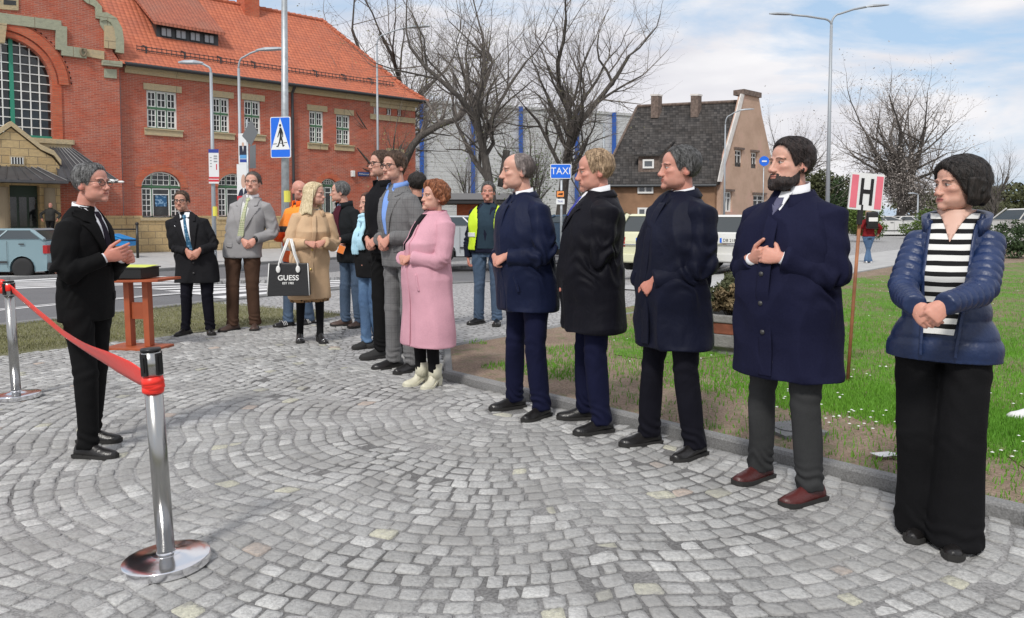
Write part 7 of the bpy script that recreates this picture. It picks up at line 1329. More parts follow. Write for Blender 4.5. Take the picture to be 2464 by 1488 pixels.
    def shoes(s, m, sole='sole', L=.285, heel=.022, boot=False, lift=0.0, w=1.0, stripe=None):
        for i, (sg, f) in enumerate(((-1, s.fR), (1, s.fL))):
            a = rad(s.fdir[i])*(1)*sg; c, sn = math.cos(a), math.sin(a); k = s.k*.98; ex = empty_loc = np.array([f[0], f[1], 0])
            def P3(u, x, z): # u along the shoe to the toe, x sideways
                px_, py_ = x*w, -u; return (ex[0]+c*px_-sn*py_, ex[1]+sn*px_+c*py_, z)
            st = [(-.085, .018, .045, .0), (-.080, .030, .070, 0), (-.05, .036, .085, 0), (-.01, .037, .088, 0), (.03, .039, .082, 0), (.075, .046, .066, .0), (.115, .049, .052, .0), (.15, .045, .044, .002), (.178, .034, .036, .004), (.195, .017, .026, .006)]
            sc = L/.285*k; ub = MB(); R = []; R2 = []
            for u, hw, ht, tz in st:
                if boot and u < .06: ht += .05
                u_, hw_ = u*sc, hw*k; base = lift*max(0, min(1, (.08-u)/.1))+tz+.008; t = np.arange(14)*2*PI/14; y = np.sin(t); x = np.cos(t)*hw_*(1-.30*np.clip(y, 0, 1)**1.5)
                z = np.where(y > 0, base+ht*k*(y**.8 if False else np.abs(y)**.85), base-.004); R.append(np.array([P3(u_, xx, zz) for xx, zz in zip(x, z)]))
                hw2 = hw_*1.06+.001; zb = .0 if (u < .0 or u > .06 or lift == 0) else lift*.7; R2.append(np.array([P3(u_*1.02, -hw2, base+.010), P3(u_*1.02, hw2, base+.010), P3(u_*1.02, hw2, (0.001 if not lift else max(.001, base-.012))), P3(u_*1.02, -hw2, (0.001 if not lift else max(.001, base-.012)))]))
            ub.rings(R); so_ = ub.build('shoe', m, s.root, True); sb = MB(); sb.rings(R2)
            if lift: sb.hexa([P3(-.08*sc, -.024, .0), P3(-.08*sc, .024, .0), P3(-.03*sc, .024, .0), P3(-.03*sc, -.024, .0)], [P3(-.082*sc, -.03, lift+.01), P3(-.082*sc, .03, lift+.01), P3(-.02*sc, .03, lift+.01), P3(-.02*sc, -.03, lift+.01)])
            else: sb.hexa([P3(-.082*sc, -.036, .0), P3(-.082*sc, .036, .0), P3(-.01*sc, .036, .0), P3(-.01*sc, -.036, .0)], [P3(-.086*sc, -.037, .02), P3(-.086*sc, .037, .02), P3(-.01*sc, .037, .02), P3(-.01*sc, -.037, .02)])
            so2 = sb.build('sole', M_(sole), so_)
            if stripe:
                for q in range(3):
                    u = (.03+.022*q)*sc; mbx = MB()
                    for xs in (-1, 1): mbx.tube([P3(u, xs*.044*k, .02), P3(u+.008, xs*.043*k, .045), P3(u+.02, xs*.034*k, .07)], .0045, 5)
                    mbx.build('stripe', M_('sneaker_white'), so_)
            elif not boot:
                lb = MB()
                for q in range(4): u = (.028+.014*q)*sc; z = (.094-.010*q)*k+lift*.2; lb.tube([P3(u, -.016, z-.004), P3(u, 0, z+.002), P3(u, .016, z-.004)], .0022, 5)
                lb.build('laces', M_('button' if m is not M_('leather_black') else 'leather_black'), so_)
    # -- patches laid on the garment front
    def patch(s, name, poly, m, off=.006, th=.003, res=.012, back=False, parent=None, z0=None):
        """poly in (x, z fraction of H)"""
        pl = [(x*s.k, z*s.H) for x, z in poly]; bm = bmesh.new(); bm.faces.new([bm.verts.new((x, 0, z)) for x, z in pl])
        xs = [q[0] for q in pl]; zs = [q[1] for q in pl]
        for ax_, lo, hi in ((0, min(xs), max(xs)), (2, min(zs), max(zs))):
            q = math.ceil(lo/res)*res
            while q < hi-1e-5:
                co = [0, 0, 0]; co[ax_] = q; no = [0, 0, 0]; no[ax_] = 1; bmesh.ops.bisect_plane(bm, geom=bm.verts[:]+bm.edges[:]+bm.faces[:], plane_co=co, plane_no=no); q += res
        bmesh.ops.triangulate(bm, faces=[f for f in bm.faces if len(f.verts) > 4])
        bm.verts.index_update(); V0 = [(v.co.x, v.co.z) for v in bm.verts]; F0 = [tuple(v.index for v in f.verts) for f in bm.faces]; bm.free()
        N_ = len(V0); E_ = {}
        for q in F0:
            for i in range(len(q)): E_[(q[i], q[(i+1) % len(q)])] = 1
        out = [s.front(x, z, off+th, back) for x, z in V0]; inn = [s.front(x, z, off-.006, back) for x, z in V0]
        f = F0+[tuple(N_+i for i in q[::-1]) for q in F0]+[(b, a, N_+a, N_+b) for (a, b) in E_ if (b, a) not in E_]
        mb = MB(); mb.add(np.array(out+inn), f); return recalc(mb.build(name, m, parent or s.root, True))
    def button(s, x, z, m='button', r=.011, off=.012, parent=None):
        p = s.front(x*s.k, z*s.H, off); mb = MB(); a = np.arange(10)*2*PI/10; mb.rings([np.stack([p[0]+r*np.cos(a), np.full(10, p[1]+dy), p[2]+r*np.sin(a)], 1) for dy in (0, .006)]); return mb.build('button', M_(m), parent or s.topo, True)
    def collar(s, name, m, z0=.835, z1=.865, r0=.072, r1=.062, th=.006, gap=35, tilt=.02, flap=.0, point=None, fwd=0.0):
        """a band round the neck, open at the front; flap folds it down outside"""
        if name == 'coat_collar': r0 += .010; r1 += .004; z1 -= .006; th += .001
        k, H = s.k, s.H; mb = MB(); n_ = 36; a0, a1 = rad(gap), 2*PI-rad(gap); R = []
        for i in range(n_+1):
            a = a0+(a1-a0)*i/n_; ca, sa = math.sin(a), -math.cos(a); fr = (math.cos(a)+1)/2; zb = z0*H-tilt*fr; zt = z1*H-tilt*1.6*fr
            a_x = s.ax(z0*H); b_x = s.ax(z1*H); P = lambda r, z, A_: np.array([A_[0]+r*k*1.04*ca, A_[1]+.012+r*k*1.08*sa+fr*fwd, z])
            q = [P(r0, zb, a_x), P(r1, zt, b_x), P(r1+th/k, zt+.002, b_x)]
            if flap: fl = flap*(1+.5*fr*(point or 0)); q += [P(r1+flap*.55+th/k, zt-fl*.75, b_x), P(r1+flap*.62+.0, zt-fl*.80-.002, b_x)]; q += [P(r0+flap*.3, zb-.004, a_x)]
            else: q += [P(r0+th/k, zb, a_x)]
            R.append(np.array(q)-np.array([0, 0, (.008 if name == 'coat_collar' else .008)*H]))
        mb.rings(R, True); return recalc(mb.build(name, m, s.root, True))
    def cuffs(s, m, which=(-1, 1), r=.032, ln=.018, name='cuff'):
        for sg in which:
            W = s.W[sg]; d = W-s.E[sg]; d /= np.linalg.norm(d); mb = MB(); mb.tube([W-d*.03, W+d*ln*0.6], [r*s.k, (r-.001)*s.k], 14); mb.build(name, m, s.root, True)
    def lapels(s, m, v0=.835, vb=.66, w=.085, wt=.055, off=.010, step=.79, collar_w=0.0):
        for sg in (-1, 1):
            p = [(sg*.058, v0+.004), (sg*(.062+wt), .825), (sg*(.062+wt*1.0), step+.006), (sg*(.045+wt*.75), step-.002), (sg*(.06+w*.88), step-.006), (sg*.012, vb)]; 
            if sg < 0: p = p[::-1]
            s.patch('lapel', p, m, off, .004, parent=s.topo)
    def shirt_tie(s, shirt, tie=None, vb=.66, off=.004, wn=.062, tieW=.036, tb=None):
        s.patch('shirt', [(-wn, .845), (wn, .845), (.018, vb), (-.018, vb)], shirt, off, .003)
        if tie is not None:
            tb = tb or vb; s.patch('tie', [(-.016, .828), (.016, .828), (.021, .812), (.012, .804), (tieW*.75, tb+.03), (0, tb), (-tieW*.75, tb+.03), (-.012, .804), (-.021, .812)], tie, off+.006, .006)
def CL(sideoff=.0, curl=40):    # clasped hands: the left hand lies over the right one
    return [dict(d=(.92, -.35, -.30), n=(-.15, -.85, .30), curl=(curl, curl+6, curl+10, curl+14), thumb=25), dict(d=(-.88, -.32, -.40), n=(.15, -.80, .5), curl=(curl+8, curl+12, curl+16, curl+20), thumb=28)]

def fall(P, m, L=.2, r0=.088, r1=.105, gap=95, th=.022, wave=.006, seed=0, z0=.03, back=.02, name='hair', n_=48, flare=0.0):
    """hair hanging behind and beside the face, in the head's frame"""
    mb = MB(); R = []; a0, a1 = rad(gap), 2*PI-rad(gap); rows = 12
    for i in range(n_+1):
        a = a0+(a1-a0)*i/n_; ca, sa = math.sin(a), -math.cos(a); e = math.sin(PI*i/n_)**.35; O = []; I = []
        for j in range(rows+1):
            t = j/rows; z = z0-L*t*(1+.06*math.sin(a*5+seed)); r = r0+(r1-r0)*t**1.2+wave*math.sin(a*14+t*3+seed)+wave*.8*math.sin(a*31+t*5)-flare*max(0, t-.75)*4*.02; k = th*e*(1-.55*t*t)
            O.append((ca*r, .012+back*t+sa*r*1.08, z)); I.append((ca*(r-k-.004), .012+back*t+sa*(r-k-.004)*1.08, z+.004))
        R.append(np.array(O+I[::-1]))
    mb.rings([tf(P.M, q) for q in R], True); return recalc(mb.build(name, m, P.root, True))
def hs(up=0, **k):
    d = dict(soft=16, line=[(0, 54+up), (25, 52+up), (42, 43+up), (56, 30+up), (66, 12), (76, -6), (84, -4), (95, 12), (108, -2), (125, -30), (180, -40)], thick=[(-40, .0, .002, .003), (0, .004, .003, .006), (30, .006, .005, .010), (50, .015, .010, .014), (65, .022, .015, .015), (90, .016, .016, .016)])
    d.update(k); return d
hairset = hs
navy = cloth('navy_coat', (.006, .010, .034), rough=.6, sheen=.03); navy2 = cloth('dark_navy_coat', (.0045, .006, .018), rough=.6, sheen=.02); navyb = cloth('deep_navy_wool', (.006, .007, .026), 'wool', rough=.85)
black = cloth('black_suit', (.005, .005, .0055), rough=.85); blackw = cloth('black_wool', (.010, .010, .012), 'wool'); charcoal = cloth('charcoal_cloth', (.030, .031, .032), 'wool')
white = cloth('white_shirt', (.78, .79, .82), bs=.15); navt = cloth('navy_trousers', (.006, .0075, .028)); navt2 = cloth('dark_trousers', (.006, .006, .011))
jeans = cloth('blue_denim', (.035, .085, .19), 'denim', c2=(.10, .19, .33)); jeansd = cloth('dark_denim', (.025, .045, .09), 'denim', c2=(.05, .09, .16)); blackt = cloth('black_trousers', (.006, .006, .007))
hd_dark = hairmat('hair_dark', (.007, .006, .005), (.022, .017, .015)); hd_brown = hairmat('hair_brown', (.035, .02, .013), (.10, .06, .04)); hd_grey = hairmat('hair_grey', (.035, .035, .035), (.17, .17, .17)); hd_blond = hairmat('hair_blond', (.62, .48, .26), (.66, .56, .38))
hd_sandy = hairmat('hair_sandy', (.16, .10, .055), (.42, .30, .19)); hd_red = hairmat('hair_red', (.10, .028, .012), (.34, .13, .06)); hd_mix = hairmat('hair_greying', (.02, .019, .018), (.12, .12, .12))
LB = M_('leather_black')
def prep(P, C=None, gap=.085, out=.04, dz=.02, Wr=None, Wl=None, **k):
    P.tab = P.rings(); P.legs(); s_ = P.k
    if C is not None: Wr, Wl = C+np.array([-gap, out, dz])*s_, C+np.array([gap, out-.01, dz+.012])*s_
    P.pose(Wr, Wl, **k); P.body(); return P
LOWH = [dict(d=(.62, -.30, -.72), n=(-.2, -.95, .1), curl=(32, 36, 40, 44), thumb=28), dict(d=(-.62, -.30, -.72), n=(.2, -.95, .1), curl=(40, 44, 48, 52), thumb=25)]
HIGHH = [dict(d=(.90, -.30, .20), n=(-.2, -.8, -.3), curl=(50, 56, 60, 62), thumb=50), dict(d=(-.90, -.30, .12), n=(.25, -.8, .2), curl=(30, 34, 40, 46), thumb=62)]
# 1 the speaker
P = Person([(212, 1100), (220, 1064)], (206, 388), 86, 'grey-haired man in glasses and a black suit talking beside the red ribbon', dict(hc=(0.15, 0.15, 0.15), skin=SK['ruddy'], brow=(.10, .08, .07), look=(-7, 0, 0), hands=[dict(d=(.35, -.9, .30), n=(-.9, -.3, -.2), curl=(18, 26, 34, 44), thumb=42), dict(d=(-.35, -.9, .15), n=(.9, -.3, .2), curl=(35, 42, 50, 54), thumb=40)], w=.90, d=.90, hs=.98, neck=.05, dy=0, hy=-.03), fdir=(4, 4))
P.tab = P.rings(); P.legs(); C = P.hp(318, 615, x=0); P.pose(C+np.array([-.085, .105, -.01]), C+np.array([.075, .10, -.02])); P.body()
P.hair(hs(0, rough=.003), hd_grey); P.glasses()
P.top('jacket', black, .455, open_=1, sr=.94); P.trousers(black, rt=.9, rk=.95, rc=.95); P.shoes(LB); P.collar('shirt_collar', white, .840, .868, .057, .054, gap=18); P.shirt_tie(white, cloth('dark_tie', (.015, .012, .02)), vb=.67); P.lapels(black, vb=.64); P.cuffs(white, ln=.006)
P.patch('pocket_flap', [(.07, .545), (.14, .548), (.14, .522), (.07, .520)], black, .008, .004, parent=P.topo)
# 2 man at the station door
P = Person([(118, 577), (126, 577)], (121, 487), 25, 'bald man in a dark jacket standing by the station door', dict(skin=SK['ruddy'], brow=(.1, .08, .07), look=(0, 0, 0), hands=[dict(d=(0, 0, -1), n=(-1, 0, 0)), dict(d=(0, 0, -1), n=(1, 0, 0))], hn=70, Y=30.9))
P.base[2] += .0; prep(P, None, Wr=np.array([-.27, -.06, .84]), Wl=np.array([.27, -.06, .84]), poles={-1: (-1, .5, 0), 1: (1, .5, 0)}); P.top('jacket', cloth('grey_jacket', (.035, .035, .033)), .50, vox=.014); P.trousers(blackt, vox=.014); P.shoes(LB)
# 3 man in dark coat, blue tie
P = Person([(447, 805), (507, 803)], (437, 457), 8, 'man in glasses with a blue patterned tie and black overcoat', dict(hc=(0.06, 0.038, 0.025), skin=SK['mid'], brow=(.05, .03, .02), look=(-2, 2, 0), hands=LOWH, w=1.12, flare=.02, hn=110, stubble=.1, belly=.01), fdir=(22, 18))
prep(P, P.hp(464, 615, fwd=.20), gap=.075, out=.03, dz=.05)
P.hair(hs(2, rough=.003), hd_brown); P.glasses(w=.0022)
P.top('coat', blackw, .36); P.trousers(navt2, rc=.95); P.shoes(LB, w=1.05); P.collar('shirt_collar', white, .832, .866, .066, .060, gap=14, flap=.02, point=1.5)
P.shirt_tie(white, cloth('blue_tie', (.03, .10, .18), 'print', c2=(.16, .30, .42), bs=.1), vb=.56, wn=.075, tieW=.040); P.lapels(blackw, vb=.52, w=.095, step=.78); P.patch('lapel_pin', [(-.125, .756), (-.108, .748), (-.110, .744), (-.127, .752)], M_('chrome'), .018, .003); P.button(.0, .50); P.button(.0, .43)
# 4 grey blazer
P = Person([(560, 795), (614, 792)], (609, 410), 2, 'smiling man in a light grey blazer, green checked tie and brown trousers', dict(hc=(0.07, 0.055, 0.048), skin=SK['fair'], brow=(.07, .05, .04), look=(0, 0, 0), hands=LOWH, w=1.0, d=.95, hn=110), fdir=(30, 12))
prep(P, P.hp(598, 592, fwd=.17), gap=.07, out=.03, dz=.06)
P.hair(hs(2, rough=.002, thick=[(-40, .0, .002, .003), (20, .003, .004, .006), (60, .008, .006, .008), (90, .008, .008, .008)]), hairmat('hair_brown_greying', (.03, .022, .018), (.12, .10, .09))); P.glasses(w=.0010)
gb = cloth('light_grey_wool', (.27, .265, .27), 'wool'); P.top('blazer', gb, .455); P.trousers(cloth('brown_corduroy', (.075, .042, .028), rough=.9)); P.shoes(M_('leather_brown'), w=1.08)
P.collar('shirt_collar', white, .832, .868, .068, .062, gap=14, flap=.022, point=2.0); P.shirt_tie(cloth('pale_check_shirt', (.62, .64, .62), 'tie', c2=(.74, .74, .74), s=1.2, bs=.1), cloth('green_check_tie', (.32, .40, .18), 'tie', c2=(.62, .62, .40), bs=.1), vb=.565, wn=.085, tieW=.045)
P.lapels(gb, vb=.60, w=.10, step=.775); P.button(0.0, .585); P.patch('pocket_flap', [(.08, .545), (.15, .55), (.15, .525), (.08, .52)], gb, .008, .004, parent=P.topo); P.patch('pocket_flap', [(-.15, .55), (-.08, .545), (-.08, .52), (-.15, .525)], gb, .008, .004, parent=P.topo)
mb = MB(); W = P.W[1]; dd = (W-P.E[1]); dd /= np.linalg.norm(dd); mb.tube([W-dd*.012, W+dd*.012], .036, 14); mb.build('wristwatch', M_('black_plastic'), P.root, True)
# 5 orange worker
def hv():
    n = NT('orange_hivis', .7); z = n.sep(n.tc.outputs['Object'])[2]; c = n.ramp(n.math('DIVIDE', z, 1.8), [(0, (.85, .12, .02)), (.50, (.7, .7, .68)), (.525, (.85, .12, .02)), (.62, (.02, .02, .022)), (.66, (.9, .25, .02)), (.74, (.9, .30, .02)), (.80, (.015, .015, .016))], 'CONSTANT'); n.bump(n.noise(9, 4), .5, .04); return n.done(c)
P = Person([(693, 785), (745, 780)], (722, 434), -35, 'bald worker in an orange and black high visibility jacket half hidden behind the blonde woman', dict(skin=SK['ruddy'], brow=(.08, .05, .04), look=(75, 14, 0), hands=[dict(d=(.6, -.6, .3), n=(-.6, -.6, 0)), None], hn=90, top=.004, stubble=.35), fdir=(10, 10))
prep(P, None, Wr=np.array([-.10, -.26, 1.08]), Wl=np.array([.12, -.28, 1.05])); P.top('jacket', hv(), .44, sr=1.15); P.trousers(jeansd); P.shoes(M_('leather_black'), stripe=True); P.collar('collar', cloth('orange_fleece', (.85, .14, .02)), .825, .88, .085, .085, gap=20, th=.012)
# 7 grey haired man with a burgundy sweater
P = Person([(832, 783), (866, 786)], (820, 435), -42, 'grey-haired man in glasses, burgundy sweater and dark parka listening to the blonde woman', dict(hc=(0.15, 0.15, 0.15), hl=hs(14)['line'], skin=SK['fair'], brow=(.14, .12, .11), look=(-38, 4, 0), hands=[dict(d=(.5, -.8, .2), n=(-.7, -.4, .6), curl=(30, 36, 40, 46)), dict(d=(-.8, -.5, -.2), n=(.2, -.8, .4))], w=1.0, hn=110), fdir=(22, 8))
prep(P, None, Wr=P.hp(818, 590, x=-.02)+np.array([0, .06, 0]), Wl=np.array([.12, -.26, 1.04])); P.hair(hs(14, rough=.004, clump=.4), hd_grey); P.glasses(w=.0009)
P.top('parka', cloth('dark_parka', (.012, .014, .016)), .44); P.trousers(jeansd, rt=.95); P.shoes(M_('leather_brown'), w=1.1); P.patch('sweater', [(-.085, .83), (.05, .83), (.04, .50), (-.085, .50)], cloth('burgundy_knit', (.06, .012, .022)), .008, .004)
P.collar('shirt_collar', cloth('blue_check_shirt', (.22, .30, .45)), .828, .866, .068, .062, gap=16, flap=.02, point=1.5); P.collar('parka_collar', M_('dark_parka'), .825, .872, .085, .088, gap=30, th=.014)
q = at(814, 598, P.base[1]-.32); mb = MB(); M = Matrix.Translation(q) @ Matrix.Rotation(.35, 4, 'Y'); mb.box(-.075, .075, -.003, .003, -.045, .045, M); lf = mb.build('leaflet', mat('paper_white', (.75, .75, .75), .7)); tag(lf, 'folded white and orange leaflet held by the grey-haired man in the parka', 'leaflet')
mb = MB(); mb.box(.0, .074, -.0055, -.0035, -.044, .044, M); mb.build('orange_panel', mat('paper_orange', (.8, .22, .04), .7), lf)
# 8 woman with blue scarf
P = Person([(882, 836), (908, 832)], (889, 461), -40, 'woman with a pale blue scarf, black jacket and blue jeans', dict(skin=SK['fair'], brow=(.08, .045, .03), look=(-8, 0, 0), hands=CL(curl=45), fem=1, w=.90, d=.98, shoulder=.92, head=dict(jaw=.9, nose=.9, chin=.004), neck=.043, hn=110, lips=(.45, .14, .13), belly=.02), fdir=(4, 10))
prep(P, P.hp(868, 634, x=0)); P.hair(hs(0, rough=.004, thick=[(-40, .0, .012, .022), (0, .01, .014, .028), (40, .012, .018, .028), (60, .018, .020, .024), (90, .018, .018, .018)]), hairmat('hair_auburn', (.05, .02, .012), (.16, .07, .045)))
P.top('jacket', cloth('black_jacket', (.010, .010, .011)), .45, sr=.95); P.trousers(jeans, rt=.92, rk=.9, rc=.9); P.shoes(mat('black_suede', (.02, .02, .02), .8), w=1.15)
sc = cloth('pale_blue_scarf', (.42, .66, .78), bs=.7)
mb = MB(); a_ = P.ax(.84*P.H)
for i, (r, z, t) in enumerate(((.078, .832, .026), (.082, .852, .024), (.086, .818, .026))):
    a = np.linspace(0, 2*PI, 26); mb.tube(np.stack([a_[0]+r*np.sin(a), a_[1]-.01-r*1.05*np.cos(a), z*P.H+.012*np.sin(a*2+i)-.018*np.cos(a)], 1), t+.003*np.sin(a*7), 8, flat=((0, 0, 1), .8))
for x, zb, w_ in ((-.035, .60, .052), (.03, .63, .045)):
    zs = np.linspace(.825, zb, 14); mb.tube([P.front(x*(1+.4*i/13), z*P.H, .022+.006*math.sin(i*1.3)) for i, z in enumerate(zs)], np.linspace(.028, w_, 14)+.003*np.sin(np.arange(14)*1.7), 10, flat=((0, -1, 0), .42))
v, f, nr = remesh(mb, .006, 3); v = v+nr*(.0035*np.sin(v[:, 0]*190+v[:, 2]*25))[:, None]; MB().add(v, f).build('scarf', sc, P.root, True)
# 11 dark-haired man behind
P = Person([(985, 800), (1015, 800)], (1003, 414), -150, 'black-haired person seen from behind over the shoulder of the checked blazer', dict(skin=SK['mid'], brow=(.02, .015, .01), look=(0, 6, 0), hands=[None, None], hn=90)); prep(P, None, Wr=np.array([-.25, -.05, .8]), Wl=np.array([.25, -.05, .8])); P.hair(hs(0, rough=.006, clump=.5, thick=[(-40, .0, .008, .02), (0, .012, .012, .022), (50, .02, .02, .024), (90, .02, .02, .02)]), hd_dark); P.top('jacket', M_('black_jacket'), .5); P.trousers(blackt); P.shoes(LB)
# 9 tall man in black
P = Person([(916, 860), (955, 850)], (918, 360), -44, 'tall man in glasses dressed all in black, half behind the checked blazer', dict(hc=(0.06, 0.038, 0.025), skin=SK['fair'], brow=(.05, .035, .025), look=(-8, 2, 0), hands=LOWH, w=.95, d=.95, hn=110, stubble=.15, hs=.92), fdir=(10, 8))
prep(P, P.hp(886, 592, x=0), gap=.07, dz=.05); P.hair(hs(0, rough=.005, clump=.4), hd_brown); P.glasses(w=.0028, r=.023)
P.top('jacket', cloth('black_coat', (.008, .008, .010)), .50); P.trousers(black, rt=.9, rk=.9, rc=.9); P.shoes(M_('black_suede'), w=1.1); P.collar('collar', M_('black_coat'), .825, .872, .080, .082, gap=32, th=.010)
# 10 checked blazer
P = Person([(948, 885), (992, 893)], (951, 362), -46, 'young man in glasses and a grey checked suit with an open blue shirt', dict(hc=(0.06, 0.038, 0.025), skin=SK['fair'], brow=(.07, .045, .03), look=(6, 3, 0), hands=LOWH, w=.94, d=.93, hn=120, stubble=.1, hs=.94), fdir=(12, 6))
prep(P, P.hp(916, 592, x=0), gap=.07, dz=.05); P.hair(hs(0, rough=.005, clump=.4, thick=[(-40, .0, .003, .006), (0, .008, .007, .013), (40, .018, .012, .016), (60, .026, .018, .018), (90, .02, .02, .018)]), hd_brown); P.glasses(w=.0028, r=.023)
ck = cloth('grey_check', (.125, .125, .128), 'check', c2=(.035, .035, .04)); P.top('blazer', ck, .475); P.trousers(ck, rt=.92, rk=.92, rc=.98); P.shoes(LB, w=1.05)
bs_ = cloth('blue_shirt', (.20, .34, .72), bs=.2); P.shirt_tie(bs_, None, vb=.62, wn=.065); P.collar('shirt_collar', bs_, .830, .872, .070, .066, gap=30, flap=.03, point=1.6); P.lapels(ck, vb=.585, w=.085); P.button(0, .575); P.patch('pocket_flap', [(.08, .565), (.15, .57), (.15, .545), (.08, .54)], ck, .008, .004, parent=P.topo)
# 6 blonde woman
P = Person([(722, 822), (771, 824)], (757, 437), 28, 'blonde woman in a beige wool coat and black tights carrying a black handbag', dict(skin=SK['fair'], brow=(.30, .2, .12), look=(50, 2, 0), hands=CL(curl=42), fem=1, w=1.02, d=1.05, shoulder=.92, head=dict(jaw=.88, nose=.88, chin=.005), neck=.043, flare=.0, hn=120, lips=(.55, .15, .16), belly=.02), fdir=(12, 6))
prep(P, P.hp(762, 590, fwd=.25)); blh = dict(skin=0)
P.hair(hs(0, soft=8, long=1, rough=.001, clump=.05, freq=20, line=[(0, 54), (30, 50), (50, 40), (62, 20), (72, -8), (84, -30), (110, -50), (180, -60)], thick=[(-60, .0, .02, .03), (0, .01, .020, .026), (40, .014, .022, .022), (60, .018, .02, .02), (90, .018, .018, .018)]), hd_blond); fall(P, hd_blond, L=.27, r0=.102, r1=.135, gap=66, th=.035, wave=.001, back=.03, z0=.045)
bc = cloth('beige_wool', (.50, .345, .215), 'wool'); P.top('coat', bc, .275, sr=1.1); P.collar('coat_collar', bc, .815, .85, .092, .088, gap=32, flap=.06, point=.6, th=.010)
P.patch('placket', [(-.035, .79), (.012, .79), (.012, .285), (-.035, .285)], bc, .006, .004, parent=P.topo); P.button(-.02, .58, 'gold', off=.014); P.button(-.02, .46, 'gold', off=.014)
pr_ = cloth('leopard_print', (.30, .18, .09), 'print', c2=(.02, .015, .012)); P.top('dress', pr_, .255, sleeve=False, zmax=.5, grow=-.018, folds=.004); P.collar('neck_scarf', cloth('patterned_scarf', (.40, .36, .30), 'print', c2=(.03, .03, .03)), .815, .855, .072, .062, gap=4, th=.014)
P.trousers(cloth('black_tights', (.007, .007, .008)), rt=.86, rk=.78, rc=.62, folds=.0, name='tights', zc=.03); P.shoes(LB, L=.25, lift=.055, w=.95)
for i, (sg, f_) in enumerate(((-1, P.fR), (1, P.fL))): mb = MB(); a = np.linspace(0, PI, 9); mb.tube([(f_[0]+.034*math.cos(t)+sg*.02, f_[1]-.115-.008*math.sin(t), .030+.022*math.sin(t)) for t in a], .004, 5); mb.build('shoe_chain', M_('chrome'), P.root, True)
bagY = P.base[1]-.28
# 12 pink coat
P = Person([(1014, 925), (1046, 930)], (1048, 430), -52, 'red-haired woman in a long pink coat and cream ankle boots', dict(skin=SK['fair'], brow=(.18, .08, .05), look=(-4, -2, 0), hands=CL(curl=48), fem=1, w=1.18, d=1.28, shoulder=.88, head=dict(jaw=.95, nose=.95, fat=1.05), neck=.048, flare=.02, belly=.03, hn=130, lips=(.5, .10, .11), top=.03, hs=1.0), fdir=(2, 22))
prep(P, P.hp(968, 628, x=0)); P.hair(hs(0, soft=12, rough=.010, clump=.5, freq=14, line=[(0, 54), (30, 50), (50, 36), (62, 16), (72, 2), (84, 0), (96, -6), (112, -24), (140, -40), (180, -44)], thick=[(-45, .01, .016, .02), (0, .02, .024, .03), (40, .034, .034, .032), (60, .04, .038, .034), (90, .036, .036, .034)]), hd_red)
pk = cloth('pink_wool', (.56, .30, .36), 'wool'); P.top('coat', pk, .20, sr=1.15, folds=.004); P.collar('coat_collar', pk, .79, .862, .098, .078, gap=30, th=.012, fwd=-.01)
P.patch('placket', [(-.03, .78), (.02, .78), (.03, .21), (-.03, .21)], pk, .005, .004, parent=P.topo); P.patch('scarf', [(-.045, .83), (.03, .83), (.0, .73), (-.045, .66)], cloth('black_knit', (.01, .01, .012)), .008, .008); P.collar('neck_scarf', cloth('floral_scarf', (.45, .14, .22), 'print', c2=(.5, .5, .42)), .81, .858, .074, .062, gap=6, th=.014)
P.patch('pocket_welt', [(.12, .55), (.135, .55), (.155, .47), (.14, .47)], pk, .006, .004, parent=P.topo)
P.trousers(M_('black_tights'), rt=.9, rk=.85, rc=.80, folds=.002, name='leggings', zc=.05); P.shoes(M_('leather_cream'), L=.26, lift=.05, boot=True, w=1.0, sole='leather_cream')
# ankle boots' shafts
for sg, f_ in ((-1, P.fR), (1, P.fL)): mb = MB(); mb.tube([(f_[0], f_[1]+.0, .07), (f_[0], f_[1]+.005, .12), (f_[0], f_[1]+.01, .175)], [.052, .05, .053], 16); mb.build('boot_shaft', M_('leather_cream'), P.root, True)
# 13 vest man
P = Person([(1152, 778), (1196, 781)], (1175, 435), -8, 'dark-haired man in jeans with an open yellow safety vest over a navy jacket', dict(hc=(0.06, 0.055, 0.055), skin=SK['ruddy'], brow=(.05, .035, .03), look=(4, 2, 0), hands=[dict(d=(.1, 0, -1), n=(-1, 0, 0)), dict(d=(-.1, 0, -1), n=(1, 0, 0))], w=1.02, hn=100), fdir=(35, 5))
prep(P, None, Wr=np.array([-.25, .04, .80]), Wl=np.array([.25, .04, .80])); P.hair(hs(0, rough=.003), hd_mix); dj = cloth('navy_jacket', (.012, .014, .03)); P.top('jacket', dj, .50); P.trousers(jeansd); P.shoes(LB, w=1.1)
P.patch('shirt', [(-.10, .835), (.10, .835), (.11, .53), (-.11, .53)], cloth('slate_shirt', (.025, .045, .065)), .006, .004); P.collar('shirt_collar', M_('slate_shirt'), .828, .866, .070, .066, gap=20, flap=.025, point=1.5)
yv = M_('hivis')
def vcut(s, v): a = s.ax(1.2); x = v[:, 0]-a[0]; return ~((v[:, 1] < a[1]) & (np.abs(x) < (.115+.02*np.sin(v[:, 2]*9))))
P.top('safety_vest', yv, .52, sleeve=False, zmax=.835, grow=.03, folds=.006, cut=vcut)
for sg in (-1, 1): P.patch('reflective_band', [(sg*.125, .64), (sg*.205, .64), (sg*.205, .61), (sg*.125, .61)][::sg], M_('reflective'), .040, .003)
